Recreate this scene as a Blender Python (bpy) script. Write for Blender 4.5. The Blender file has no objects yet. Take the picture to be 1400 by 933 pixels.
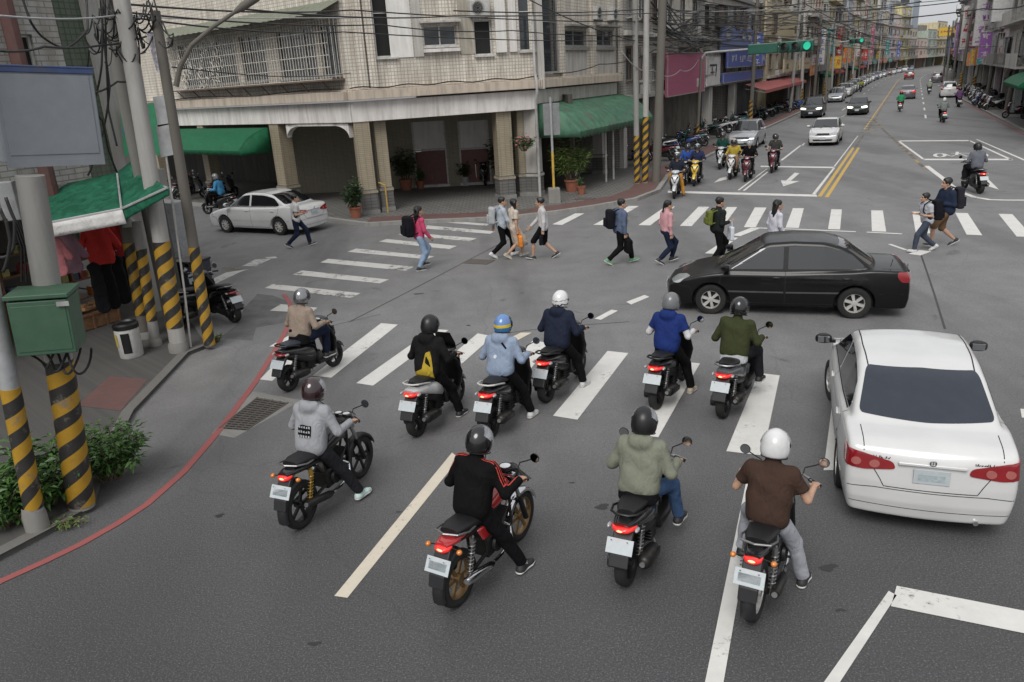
import bpy, bmesh, math, random
import numpy as np
from mathutils import Vector, Matrix
R = math.radians
random.seed(7); np.random.seed(7)
SC = bpy.context.scene
COL = SC.collection
# ---------------------------------------------------------------- camera
FPX, PITCH, ROLL, CAMH = 1055.0, R(18.74), R(-3.48), 4.75     # focal length in photo pixels (1400 wide), tilt down, roll, height
_f = np.array([0, math.cos(PITCH), -math.sin(PITCH)]); _r = np.array([1., 0, 0]); _u = np.cross(_r, _f)
CR = math.cos(ROLL)*_r + math.sin(ROLL)*_u; CU = -math.sin(ROLL)*_r + math.cos(ROLL)*_u; CF = _f
cd = bpy.data.cameras.new('camera'); cam = bpy.data.objects.new('camera', cd); COL.objects.link(cam)
cd.sensor_width = 36; cd.lens = FPX/1400*36; cd.clip_start = .1; cd.clip_end = 3000
cam.matrix_world = Matrix(((CR[0], CU[0], -CF[0], 0), (CR[1], CU[1], -CF[1], 0), (CR[2], CU[2], -CF[2], CAMH), (0, 0, 0, 1)))
SC.camera = cam
def at(px, py, z=0.0):
    "world point at height z seen at photo pixel (px, py): how the place was measured"
    d = CF*FPX + CR*(px-700) - CU*(py-466.5)
    t = (z-CAMH)/d[2]
    return np.array([d[0]*t, d[1]*t, z])
# street frame: u along the far street, v to its right
TH = R(27.3)
DU = np.array([math.sin(TH), math.cos(TH)]); DV = np.array([math.cos(TH), -math.sin(TH)])
def bend(u): return max(0.0, u-165)**2/1980.0
def S(u, v, z=0.0):
    p = DU*u + DV*(v+bend(u)); return np.array([p[0], p[1], z])
def head_u(u): return math.atan2(DU[1], DU[0]) - max(0, u-165)/1200.0      # heading angle (from +X) along the street at u
# ---------------------------------------------------------------- world, sun, exposure
SUN_EL, SUN_AZ = R(50), R(-160)
w = bpy.data.worlds.new('World'); SC.world = w; w.use_nodes = True
nt = w.node_tree; nt.nodes.clear()
sky = nt.nodes.new('ShaderNodeTexSky'); sky.sky_type = 'NISHITA'; sky.sun_disc = False
sky.sun_elevation = SUN_EL; sky.sun_rotation = SUN_AZ; sky.air_density = 1.0; sky.dust_density = 4.0; sky.ozone_density = 1.0
hs = nt.nodes.new('ShaderNodeHueSaturation'); hs.inputs['Saturation'].default_value = .13; hs.inputs['Value'].default_value = 1.0
mixg = nt.nodes.new('ShaderNodeMixRGB'); mixg.inputs[0].default_value = .62; mixg.inputs[2].default_value = (8.2, 8.4, 8.7, 1)   # closed cloud cover
bg = nt.nodes.new('ShaderNodeBackground'); bg.inputs['Strength'].default_value = .085
wo = nt.nodes.new('ShaderNodeOutputWorld')
nt.links.new(sky.outputs[0], hs.inputs['Color']); nt.links.new(hs.outputs[0], mixg.inputs[1])
# overcast: the zenith is about three times as bright as the horizon
tc = nt.nodes.new('ShaderNodeTexCoord'); sx = nt.nodes.new('ShaderNodeSeparateXYZ'); nt.links.new(tc.outputs['Generated'], sx.inputs[0])
mr = nt.nodes.new('ShaderNodeMapRange'); mr.inputs[1].default_value = 0; mr.inputs[2].default_value = 1; mr.inputs[3].default_value = 1.05; mr.inputs[4].default_value = 1.35; nt.links.new(sx.outputs[2], mr.inputs[0])
vm = nt.nodes.new('ShaderNodeVectorMath'); vm.operation = 'SCALE'; nt.links.new(mixg.outputs[0], vm.inputs[0]); nt.links.new(mr.outputs[0], vm.inputs['Scale'])
nt.links.new(vm.outputs[0], bg.inputs[0]); nt.links.new(bg.outputs[0], wo.inputs[0])
sl = bpy.data.lights.new('sun', 'SUN'); sun = bpy.data.objects.new('sun', sl); COL.objects.link(sun)
sl.energy = 1.9; sl.angle = R(34); sl.color = (1, .97, .93)
_sd = Vector((math.sin(SUN_AZ)*math.cos(SUN_EL), math.cos(SUN_AZ)*math.cos(SUN_EL), math.sin(SUN_EL)))
sun.rotation_euler = _sd.to_track_quat('Z', 'Y').to_euler()
SC.view_settings.view_transform = 'Standard'; SC.view_settings.look = 'None'; SC.view_settings.gamma = 1
SC.view_settings.use_curve_mapping = False; SC.view_settings.exposure = 0.16
SC.cycles.max_bounces = 6; SC.cycles.diffuse_bounces = 3; SC.cycles.glossy_bounces = 3; SC.cycles.transmission_bounces = 4; SC.cycles.transparent_max_bounces = 8
SC.cycles.use_denoising = True
# ---------------------------------------------------------------- mesh helpers
def V(*a): return np.array(a, float)
class MB:
    "collects shapes; build() links them as ONE mesh object"
    def __init__(s): s.v = []; s.f = []; s.m = []
    def add(s, vs, fs, m=0):
        o = len(s.v); s.v += [tuple(map(float, p)) for p in vs]
        s.f += [tuple(i+o for i in f) for f in fs]; s.m += [m]*len(fs); return s
    def box(s, c, d, m=0, rz=0, ry=0, rx=0, taper=1.0):
        x, y, z = d[0]/2, d[1]/2, d[2]/2
        P = [Vector((a*x*(taper if k > 0 else 1), b*y*(taper if k > 0 else 1), k*z)) for k in (-1, 1) for a, b in ((-1, -1), (1, -1), (1, 1), (-1, 1))]
        M = Matrix.Rotation(rz, 3, 'Z') @ Matrix.Rotation(ry, 3, 'Y') @ Matrix.Rotation(rx, 3, 'X')
        P = [M @ p + Vector(c) for p in P]
        return s.add(P, [(3, 2, 1, 0), (4, 5, 6, 7), (0, 1, 5, 4), (1, 2, 6, 5), (2, 3, 7, 6), (3, 0, 4, 7)], m)
    def prism(s, poly, z0, z1, m=0):
        n = len(poly)
        P = [(p[0], p[1], z0) for p in poly]+[(p[0], p[1], z1) for p in poly]
        F = [tuple(range(n-1, -1, -1)), tuple(range(n, 2*n))]+[(i, (i+1) % n, n+(i+1) % n, n+i) for i in range(n)]
        return s.add(P, F, m)
    def extr(s, poly, y0, y1, m=0):
        "polygon in (x, z), extruded along y"
        n = len(poly)
        P = [(p[0], y0, p[1]) for p in poly]+[(p[0], y1, p[1]) for p in poly]
        F = [tuple(range(n)), tuple(range(2*n-1, n-1, -1))]+[(i, n+i, n+(i+1) % n, (i+1) % n) for i in range(n)]
        return s.add(P, F, m)
    def tube(s, pts, r, n=8, m=0, cap=True):
        pts = [np.array(p, float) for p in pts]; k = len(pts)
        rs = r if isinstance(r, (list, tuple, np.ndarray)) else [r]*k
        ref = None; rings = []
        for i in range(k):
            t = pts[min(i+1, k-1)]-pts[max(i-1, 0)]; L = np.linalg.norm(t); t = t/(L if L > 0 else 1)
            if ref is None:
                ref = np.array([0, 0, 1.]) if abs(t[2]) < .9 else np.array([1., 0, 0])
            a = ref-t*(ref@t); na = np.linalg.norm(a)
            if na < 1e-6: a = np.array([1., 0, 0])-t*t[0]; na = np.linalg.norm(a)
            a = a/na; b = np.cross(t, a); ref = a
            rings.append([pts[i]+rs[i]*(math.cos(2*math.pi*j/n)*a+math.sin(2*math.pi*j/n)*b) for j in range(n)])
        return s.rings(rings, m, cap)
    def rings(s, rings, m=0, cap=True, closed=True):
        n = len(rings[0]); P = [p for r in rings for p in r]; F = []
        for i in range(len(rings)-1):
            for j in range(n if closed else n-1):
                a, b = i*n+j, i*n+(j+1) % n
                F.append((a, b, b+n, a+n))
        if cap and closed: F += [tuple(range(n-1, -1, -1)), tuple(range((len(rings)-1)*n, len(rings)*n))]
        return s.add(P, F, m)
    def lathe(s, prof, o=(0, 0, 0), ax='z', n=24, m=0, a0=0, a1=2*math.pi, cap=False):
        "prof: (radius, height along axis)"
        full = abs(a1-a0-2*math.pi) < 1e-6; k = n if full else n+1
        rings = []
        for r, h in prof:
            ring = []
            for j in range(k):
                t = a0+(a1-a0)*j/n; c, q = r*math.cos(t), r*math.sin(t)
                p = {'z': (c, q, h), 'x': (h, c, q), 'y': (q, h, c)}[ax]
                ring.append((p[0]+o[0], p[1]+o[1], p[2]+o[2]))
            rings.append(ring)
        return s.rings(rings, m, cap and full, full)
    def loft(s, secs, n=20, m=0, e=2.6):
        "secs: (x, z, half width, half height[, exponent[, tilt]]) rings in the y-z plane along x"
        rings = []
        for q in secs:
            x, z, hw, hh = q[:4]; ex = q[4] if len(q) > 4 else e; ti = q[5] if len(q) > 5 else 0
            ring = []
            for j in range(n):
                t = 2*math.pi*j/n; c, si = math.cos(t), math.sin(t)
                y = hw*math.copysign(abs(c)**(2/ex), c); h = hh*math.copysign(abs(si)**(2/ex), si)
                ring.append((x-h*math.sin(ti), y, z+h*math.cos(ti)))
            rings.append(ring)
        if secs[0][0] < secs[-1][0] or True: return s.rings(rings, m)
    def blob(s, c, r, n=12, m=0, q=None):
        rings = []
        for i in range(1, n):
            p = math.pi*i/n
            rings.append([(c[0]+r[0]*math.sin(p)*math.cos(2*math.pi*j/(n*2)), c[1]+r[1]*math.sin(p)*math.sin(2*math.pi*j/(n*2)), c[2]-r[2]*math.cos(p)) for j in range(n*2)])
        return s.rings(rings, m)
    def sheet(s, pts, m=0): return s.add(pts, [tuple(range(len(pts)))], m)
    def build(s, name, mats, parent=None, smooth=False, bevel=0, seg=2, ang=35, loc=None):
        me = bpy.data.meshes.new(name); me.from_pydata(s.v, [], s.f)
        if not isinstance(mats, (list, tuple)): mats = [mats]
        for q in mats: me.materials.append(q)
        if max(s.m, default=0) > 0: me.polygons.foreach_set('material_index', s.m)
        return link(name, me, parent, smooth, bevel, seg, ang, loc)
def link(name, me, parent=None, smooth=False, bevel=0, seg=2, ang=35, loc=None):
    bm = bmesh.new(); bm.from_mesh(me); bmesh.ops.recalc_face_normals(bm, faces=bm.faces); bm.to_mesh(me); bm.free()
    o = bpy.data.objects.new(name, me); COL.objects.link(o)
    if parent is not None: o.parent = parent
    if loc is not None: o.location = loc
    if smooth:
        me.polygons.foreach_set('use_smooth', [True]*len(me.polygons))
        if smooth != 'all': me.set_sharp_from_angle(angle=R(ang))
    if bevel:
        b = o.modifiers.new('bevel', 'BEVEL'); b.width = bevel; b.segments = seg; b.limit_method = 'ANGLE'; b.angle_limit = R(40)
    return o
def tag(o, label=None, cat=None, group=None, kind=None):
    if label: o['label'] = label
    if cat: o['category'] = cat
    if group: o['group'] = group
    if kind: o['kind'] = kind
    return o
def thing(name, label, cat, loc=(0, 0, 0), rz=0, group=None, sc=1):
    o = bpy.data.objects.new(name, None); COL.objects.link(o); o.empty_display_size = .2
    o.location = loc; o.rotation_euler = (0, 0, rz); o.scale = (sc, sc, sc)
    return tag(o, label, cat, group)
def dup(o, loc=None, rz=None, label=None, group=None, parent=None, swap=None, skip=()):
    "copy of a thing with copies of its parts and sub-parts; swap = {material: other material}"
    c = o.copy(); COL.objects.link(c)
    if parent is not None: c.parent = parent
    if loc is not None: c.location = loc
    if rz is not None: c.rotation_euler = (0, 0, rz)
    if label: c['label'] = label
    if group: c['group'] = group
    if swap and c.type == 'MESH' and any(sl.material in swap for sl in c.material_slots):
        for sl in c.material_slots:
            if sl.material in swap:
                mt = swap[sl.material]; sl.link = 'OBJECT'; sl.material = mt
    for ch in list(o.children):
        if ch.name.split('.')[0] not in skip: dup(ch, parent=c, swap=swap, skip=skip)
    return c
# ---------------------------------------------------------------- implicit surfaces
def smin(a, b, k):
    h = np.clip(.5+.5*(b-a)/k, 0, 1); return b+(a-b)*h-k*h*(1-h)
def smax(a, b, k): return -smin(-a, -b, k)
def rc(x, y, z, a, b, ra, rb):
    ba = [b[i]-a[i] for i in range(3)]; L = sum(q*q for q in ba)+1e-9
    px, py, pz = x-a[0], y-a[1], z-a[2]
    t = np.clip((px*ba[0]+py*ba[1]+pz*ba[2])/L, 0, 1)
    return np.sqrt((px-t*ba[0])**2+(py-t*ba[1])**2+(pz-t*ba[2])**2+1e-12)-(ra+(rb-ra)*t)
def ell(x, y, z, c, r):
    px, py, pz = (x-c[0])/r[0], (y-c[1])/r[1], (z-c[2])/r[2]
    k = np.sqrt(px*px+py*py+pz*pz+1e-9); return (k-1)*min(r)
def grad(f, p, e=.003):
    x, y, z = p[:, 0], p[:, 1], p[:, 2]
    return np.stack([f(x+e, y, z)-f(x-e, y, z), f(x, y+e, z)-f(x, y-e, z), f(x, y, z+e)-f(x, y, z-e)], 1)/(2*e)
def snet(f, lo, hi, h, proj=2):
    lo = np.array(lo, float); hi = np.array(hi, float); n = np.ceil((hi-lo)/h).astype(int)+1
    ax = [(lo[i]+h*np.arange(n[i])).astype(np.float32) for i in range(3)]
    v = f(ax[0][:, None, None], ax[1][None, :, None], ax[2][None, None, :])
    v = np.broadcast_to(v, tuple(n)).astype(np.float32)
    s = v < 0
    cnt = np.zeros(tuple(n-1), np.int8)
    for i in (0, 1):
        for j in (0, 1):
            for k in (0, 1): cnt += s[i:n[0]-1+i, j:n[1]-1+j, k:n[2]-1+k]
    act = (cnt > 0) & (cnt < 8); idx = np.argwhere(act)
    acc = np.zeros((len(idx), 3)); c = np.zeros(len(idx))
    cor = [(i, j, k) for i in (0, 1) for j in (0, 1) for k in (0, 1)]
    for a in cor:
        for b in cor:
            if a < b and sum(abs(a[q]-b[q]) for q in range(3)) == 1:
                va = v[idx[:, 0]+a[0], idx[:, 1]+a[1], idx[:, 2]+a[2]]; vb = v[idx[:, 0]+b[0], idx[:, 1]+b[1], idx[:, 2]+b[2]]
                m = (va < 0) != (vb < 0); t = np.where(m, va/np.where(m, va-vb, 1), 0)
                acc += (np.array(a)+t[:, None]*(np.array(b)-np.array(a)))*m[:, None]; c += m
    pos = lo+h*(idx+acc/c[:, None])
    ID = np.full(tuple(n-1), -1, np.int64); ID[act] = np.arange(len(idx))
    Q = []
    for axis in range(3):
        sl1 = [slice(None)]*3; sl2 = [slice(None)]*3; sl1[axis] = slice(0, -1); sl2[axis] = slice(1, None)
        cr = s[tuple(sl1)] != s[tuple(sl2)]
        inn = [slice(1, -1)]*3; inn[axis] = slice(None)
        e = np.argwhere(cr[tuple(inn)]); off = np.array([1, 1, 1]); off[axis] = 0; e = e+off
        u, w_ = [(1, 2), (2, 0), (0, 1)][axis]
        def cell(du, dw):
            q = e.copy(); q[:, u] += du; q[:, w_] += dw; return ID[q[:, 0], q[:, 1], q[:, 2]]
        q = np.stack([cell(-1, -1), cell(0, -1), cell(0, 0), cell(-1, 0)], 1)
        ins = s[e[:, 0], e[:, 1], e[:, 2]]
        q[~ins] = q[~ins][:, ::-1]; Q.append(q)
    Q = np.concatenate(Q); Q = Q[(Q >= 0).all(1)]
    E_ = np.concatenate([Q[:, [0, 1]], Q[:, [1, 2]], Q[:, [2, 3]], Q[:, [3, 0]]]); E_ = np.concatenate([E_, E_[:, ::-1]])
    deg = np.maximum(np.bincount(E_[:, 0], minlength=len(pos)), 1)[:, None]
    for it in range(proj+1):
        if it: pos = .4*pos+.6*np.stack([np.bincount(E_[:, 0], pos[E_[:, 1], c], len(pos)) for c in range(3)], 1)/deg
        g = grad(f, pos); d = f(pos[:, 0], pos[:, 1], pos[:, 2])
        step = g*(d/np.maximum((g*g).sum(1), .05))[:, None]
        L = np.linalg.norm(step, axis=1, keepdims=True); pos = pos-step*np.minimum(1, .6*h/np.maximum(L, 1e-9))
    return pos, Q
def arr_mesh(name, pos, Q, mats, parent=None, midx=None, smooth=True):
    me = bpy.data.meshes.new(name); me.from_pydata(pos.tolist(), [], Q.tolist())
    for q in (mats if isinstance(mats, (list, tuple)) else [mats]): me.materials.append(q)
    if midx is not None: me.polygons.foreach_set('material_index', np.asarray(midx, np.int32))
    if smooth: me.polygons.foreach_set('use_smooth', [True]*len(me.polygons))
    o = bpy.data.objects.new(name, me); COL.objects.link(o)
    if parent is not None: o.parent = parent
    return o
def cast(f, P, d, far=4.0, n=90):
    "first hit of rays from P along unit d with f=0 (vectorised march + bisection)"
    d = np.array(d, float); d /= np.linalg.norm(d); D = np.broadcast_to(d, P.shape)
    t0 = np.zeros(len(P)); hit = np.zeros(len(P), bool); lo = np.zeros(len(P)); hi = np.full(len(P), far)
    for i in range(1, n+1):
        t = far*i/n; q = P+D*t; v = f(q[:, 0], q[:, 1], q[:, 2]); new = (~hit) & (v < 0)
        hi[new] = t; lo[new] = far*(i-1)/n; hit |= new
    for _ in range(18):
        m = (lo+hi)/2; q = P+D*m[:, None]; v = f(q[:, 0], q[:, 1], q[:, 2]); ins = v < 0
        hi = np.where(ins, m, hi); lo = np.where(ins, lo, m)
    return P+D*hi[:, None], hit
def smooth_poly(poly, n=8, rad=.12):
    "closed polygon with rounded corners, densely sampled"
    P = [np.array(p, float) for p in poly]; out = []
    k = len(P)
    for i in range(k):
        a, b, c = P[i-1], P[i], P[(i+1) % k]
        la, lc = np.linalg.norm(a-b), np.linalg.norm(c-b); r = min(rad, .45*la, .45*lc)
        p0 = b+(a-b)/la*r; p1 = b+(c-b)/lc*r
        for j in range(n+1):
            t = j/n; out.append((1-t)**2*p0+2*t*(1-t)*b+t*t*p1)
    res = []
    for i in range(len(out)):
        a, b = out[i], out[(i+1) % len(out)]; L = np.linalg.norm(b-a); q = max(1, int(L/.05))
        for j in range(q): res.append(a+(b-a)*j/q)
    return np.array(res)
def panel(mb, f, poly, frame, d, off=.004, rings=7, m=0, skirt=.012, far=4.0):
    "a thin panel: polygon in the plane frame(o, e1, e2), laid on the surface f=0 by rays along d"
    o, e1, e2 = [np.array(q, float) for q in frame]; c = poly.mean(0); n = len(poly)
    pts2 = np.concatenate([c+(poly-c)*(k/rings) for k in range(rings, 0, -1)]+[c[None]])
    P = o+pts2[:, :1]*e1+pts2[:, 1:]*e2
    H, hit = cast(f, P, d, far)
    g = grad(f, H); g /= np.maximum(np.linalg.norm(g, axis=1, keepdims=True), 1e-9)
    dn = np.array(d, float); dn /= np.linalg.norm(dn)
    g = np.where((g@dn)[:, None] > -.1, -dn, g)
    T = H+g*off; B = H[:n]-g[:n]*skirt
    F = []
    for k in range(rings-1):
        for j in range(n):
            a, b = k*n+j, k*n+(j+1) % n; F.append((a, b, b+n, a+n))
    last = (rings-1)*n
    for j in range(n): F.append((last+j, last+(j+1) % n, rings*n))
    H2 = np.concatenate([hit, hit[:n]]); bo = len(T)
    for j in range(n): F.append((bo+j, bo+(j+1) % n, (j+1) % n, j))
    F = [q for q in F if all(H2[i] for i in q)]
    mb.add(np.concatenate([T, B]), F, m); return mb
def strip(mb, f, line, wd, frame, d, off=.002, m=0, far=4.0):
    "a thin line laid on the surface"
    o, e1, e2 = [np.array(q, float) for q in frame]; L = [np.array(p, float) for p in line]; pts = []
    for a, b in zip(L[:-1], L[1:]):
        q = max(1, int(np.linalg.norm(b-a)/.03))
        for j in range(q): pts.append(a+(b-a)*j/q)
    pts.append(L[-1]); pts = np.array(pts); t = np.gradient(pts, axis=0); t /= np.maximum(np.linalg.norm(t, axis=1, keepdims=True), 1e-9)
    nn = np.stack([-t[:, 1], t[:, 0]], 1); A = np.concatenate([pts+nn*wd/2, pts-nn*wd/2])
    H, hit = cast(f, o+A[:, :1]*e1+A[:, 1:]*e2, d, far)
    g = grad(f, H); g /= np.maximum(np.linalg.norm(g, axis=1, keepdims=True), 1e-9); T = H+g*off; n = len(pts)
    mb.add(T, [(i, i+1, n+i+1, n+i) for i in range(n-1) if hit[i] and hit[i+1] and hit[n+i] and hit[n+i+1]], m); return mb
# ---------------------------------------------------------------- materials
MC = {}
def _nt(name):
    m = bpy.data.materials.new(name); m.use_nodes = True; t = m.node_tree; b = t.nodes['Principled BSDF']; return m, t, b
def nd(t, typ, **kw):
    n = t.nodes.new('ShaderNode'+typ)
    for k, v in kw.items():
        if hasattr(n, k): setattr(n, k, v)
    return n
def noise(t, vec, scale, detail=4, rough=.55, dist=0):
    n = nd(t, 'TexNoise'); n.inputs['Scale'].default_value = scale; n.inputs['Detail'].default_value = detail
    n.inputs['Roughness'].default_value = rough; n.inputs['Distortion'].default_value = dist
    if vec is not None: t.links.new(vec, n.inputs['Vector'])
    return n.outputs['Fac']
def ramp(t, fac, stops):
    r = nd(t, 'ValToRGB'); el = r.color_ramp.elements
    while len(el) < len(stops): el.new(.5)
    for e, (p, c) in zip(el, stops):
        e.position = p; e.color = (c, c, c, 1) if isinstance(c, (int, float)) else (*c, 1)
    t.links.new(fac, r.inputs[0]); return r.outputs[0]
def mixc(t, fac, a, b, mode='MIX'):
    m = nd(t, 'MixRGB', blend_type=mode)
    for i, q in ((0, fac), (1, a), (2, b)):
        if isinstance(q, (int, float)): m.inputs[i].default_value = q if i == 0 else (q, q, q, 1)
        elif isinstance(q, tuple): m.inputs[i].default_value = (*q, 1)
        else: t.links.new(q, m.inputs[i])
    return m.outputs[0]
def mapv(t, src='Object', scale=(1, 1, 1)):
    tc = nd(t, 'TexCoord'); mp = nd(t, 'Mapping'); mp.inputs['Scale'].default_value = scale
    t.links.new(tc.outputs[src], mp.inputs[0]); return mp.outputs[0]
def bumpn(t, b, h, strength=.3, dist=.01):
    n = nd(t, 'Bump'); n.inputs['Strength'].default_value = strength; n.inputs['Distance'].default_value = dist
    t.links.new(h, n.inputs['Height']); t.links.new(n.outputs[0], b.inputs['Normal'])
def pm(name, col, rough=.5, metal=0, var=.12, scale=6, bump=0, bscale=60, coat=0, emit=None, es=1, rvar=.1, dirt=0, alpha=1, trans=0, spec=.5):
    key = (name, tuple(col))
    if key in MC: return MC[key]
    m, t, b = _nt(name); vec = mapv(t)
    n = noise(t, vec, scale, 5)
    c = mixc(t, ramp(t, n, [(.3, 0), (.7, 1)]), tuple(q*(1-var) for q in col), tuple(min(1, q*(1+var)) for q in col))
    if dirt:
        n2 = noise(t, vec, scale*.6, 6, .65, .4)
        c = mixc(t, ramp(t, n2, [(.48, 0), (.72, dirt)]), c, (.09, .075, .06))
    t.links.new(c, b.inputs['Base Color'])
    r = nd(t, 'MapRange'); r.inputs[3].default_value = max(.02, rough-rvar); r.inputs[4].default_value = min(1, rough+rvar)
    t.links.new(noise(t, vec, scale*2.3, 3), r.inputs[0]); t.links.new(r.outputs[0], b.inputs['Roughness'])
    b.inputs['Metallic'].default_value = metal; b.inputs['Specular IOR Level'].default_value = spec
    b.inputs['Coat Weight'].default_value = coat; b.inputs['Coat Roughness'].default_value = .08
    b.inputs['Transmission Weight'].default_value = trans; b.inputs['Alpha'].default_value = alpha
    if emit: b.inputs['Emission Color'].default_value = (*emit, 1); b.inputs['Emission Strength'].default_value = es
    if bump: bumpn(t, b, noise(t, vec, bscale, 4), bump, .01)
    MC[key] = m; return m
def cloth(name, col, var=.1, wr=.5, rough=.85):
    "woven cloth: soft folds and fine weave"
    key = ('cloth', name, tuple(col))
    if key in MC: return MC[key]
    m, t, b = _nt(name); vec = mapv(t)
    n = noise(t, vec, 3.5, 5, .6, 1.2)
    c = mixc(t, ramp(t, n, [(.3, 0), (.7, 1)]), tuple(q*(1-var) for q in col), tuple(q*(1+var) for q in col))
    c = mixc(t, .12, c, mixc(t, noise(t, vec, 90, 2), (0, 0, 0), (1, 1, 1)), 'SOFT_LIGHT')
    t.links.new(c, b.inputs['Base Color']); b.inputs['Roughness'].default_value = rough; b.inputs['Specular IOR Level'].default_value = .12
    h = noise(t, mapv(t, scale=(1, 1, .6)), 9.5, 4, .45, 1.3); bumpn(t, b, h, wr*1.1, .045)
    MC[key] = m; return m
def paint_wear(name, col, wear=.35, scale=9):
    "thermoplastic road paint worn through to the asphalt"
    m, t, b = _nt(name); vec = mapv(t)
    n1 = noise(t, vec, scale, 10, .8); n2 = noise(t, vec, .9, 4, .7)
    a = nd(t, 'Math', operation='ADD'); t.links.new(n1, a.inputs[0]); t.links.new(n2, a.inputs[1])
    k = ramp(t, a.outputs[0], [(1.02-wear*.55, 1), (1.12-wear*.55, 0)]) if False else ramp(t, a.outputs[0], [(min(.98, .62-wear*.25), 0), (min(1, .70-wear*.25+.08), 1)])
    k2 = nd(t, 'Math', operation='MULTIPLY'); k2.inputs[1].default_value = .5; t.links.new(a.outputs[0], k2.inputs[0])
    k = ramp(t, k2.outputs[0], [(.30+wear*.22, 0), (.36+wear*.22, 1)])
    dirt = mixc(t, noise(t, vec, 3.5, 6, .7), tuple(q*.72 for q in col), tuple(q*1.05 for q in col))
    c = mixc(t, k, (.085, .082, .08), dirt)
    t.links.new(c, b.inputs['Base Color']); b.inputs['Roughness'].default_value = .7
    return m
def asphalt():
    m, t, b = _nt('asphalt'); vec = mapv(t)
    big = noise(t, vec, .13, 4, .6, .6); mid = noise(t, vec, 1.3, 6, .65); fine = noise(t, vec, 58, 3, .75)
    c = mixc(t, ramp(t, big, [(.35, 0), (.65, 1)]), (.046, .045, .0475), (.066, .065, .0675))
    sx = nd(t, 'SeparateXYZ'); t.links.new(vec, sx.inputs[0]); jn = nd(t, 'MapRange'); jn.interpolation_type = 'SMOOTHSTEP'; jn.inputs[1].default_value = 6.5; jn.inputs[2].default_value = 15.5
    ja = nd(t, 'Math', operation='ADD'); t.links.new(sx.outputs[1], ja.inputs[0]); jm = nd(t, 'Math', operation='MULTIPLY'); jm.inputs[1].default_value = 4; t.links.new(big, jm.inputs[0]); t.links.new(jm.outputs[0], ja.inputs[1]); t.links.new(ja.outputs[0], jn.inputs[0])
    c = mixc(t, jn.outputs[0], c, mixc(t, big, (.19, .188, .188), (.25, .247, .246)))     # paler with distance: grazing sheen and vignette painted into the colour, besides polished wear
    c = mixc(t, ramp(t, mid, [(.35, 0), (.7, .35)]), c, (.075, .073, .072))
    streak = noise(t, mapv(t, scale=(.35, .06, 1)), 1.2, 5, .6, .3)
    c = mixc(t, ramp(t, streak, [(.48, 0), (.70, .6)]), c, (.058, .0575, .058))
    sp = noise(t, vec, 22, 5, .75)
    c = mixc(t, ramp(t, sp, [(.35, .38), (.66, 0)]), c, (.03, .03, .031))
    c = mixc(t, ramp(t, fine, [(.53, 0), (.68, .6)]), c, (.21, .207, .21))
    c = mixc(t, ramp(t, fine, [(.34, .6), (.47, 0)]), c, (.022, .021, .023))
    oil = noise(t, vec, .9, 3, .5, 1.5)
    c = mixc(t, ramp(t, oil, [(.66, 0), (.74, .55)]), c, (.04, .039, .038))
    vo = nd(t, 'TexVoronoi', feature='DISTANCE_TO_EDGE'); vo.inputs['Scale'].default_value = .16
    wp = nd(t, 'VectorMath', operation='ADD'); dn = nd(t, 'TexNoise'); dn.inputs['Scale'].default_value = .8; dn.inputs['Detail'].default_value = 6
    t.links.new(vec, dn.inputs['Vector']); t.links.new(vec, wp.inputs[0]); t.links.new(dn.outputs['Color'], wp.inputs[1]); t.links.new(wp.outputs[0], vo.inputs['Vector'])
    cr = ramp(t, vo.outputs['Distance'], [(.0, .2), (.0010, 0)])
    c = mixc(t, cr, c, (.03, .03, .03))
    t.links.new(c, b.inputs['Base Color']); b.inputs['Roughness'].default_value = .62; b.inputs['Specular IOR Level'].default_value = .45
    bumpn(t, b, fine, .35, .006); return m
def tiled(name, col, grout, sz=(.12, .12), stain=.55, off=0.0, stcol=(.16, .13, .10)):
    "small facade tiles with rain streaks; local x along the wall, z up"
    m, t, b = _nt(name); tc = nd(t, 'TexCoord'); sp = nd(t, 'SeparateXYZ'); t.links.new(tc.outputs['Object'], sp.inputs[0])
    ad = nd(t, 'Math', operation='ADD'); t.links.new(sp.outputs[0], ad.inputs[0]); t.links.new(sp.outputs[1], ad.inputs[1])
    cb = nd(t, 'CombineXYZ'); t.links.new(ad.outputs[0], cb.inputs[0]); t.links.new(sp.outputs[2], cb.inputs[1])
    br = nd(t, 'TexBrick', offset=off); br.inputs['Scale'].default_value = 1; br.inputs['Brick Width'].default_value = sz[0]; br.inputs['Row Height'].default_value = sz[1]
    br.inputs['Mortar Size'].default_value = min(sz)*.11; br.inputs['Color1'].default_value = (*col, 1); br.inputs['Color2'].default_value = (*[q*.86 for q in col], 1); br.inputs['Mortar'].default_value = (*grout, 1)
    t.links.new(cb.outputs[0], br.inputs['Vector'])
    mp = nd(t, 'Mapping'); mp.inputs['Scale'].default_value = (2.6, .22, 1); t.links.new(cb.outputs[0], mp.inputs[0])
    st = noise(t, mp.outputs[0], 1.6, 6, .65, .5); pt = noise(t, cb.outputs[0], .55, 5, .6)
    c = mixc(t, ramp(t, st, [(.42, 0), (.72, stain)]), br.outputs['Color'], stcol)
    c = mixc(t, ramp(t, pt, [(.45, 0), (.75, stain*.7)]), c, tuple(q*.6 for q in col))
    t.links.new(c, b.inputs['Base Color']); b.inputs['Roughness'].default_value = .6
    bumpn(t, b, br.outputs['Fac'], -.3, .01); return m
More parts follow.
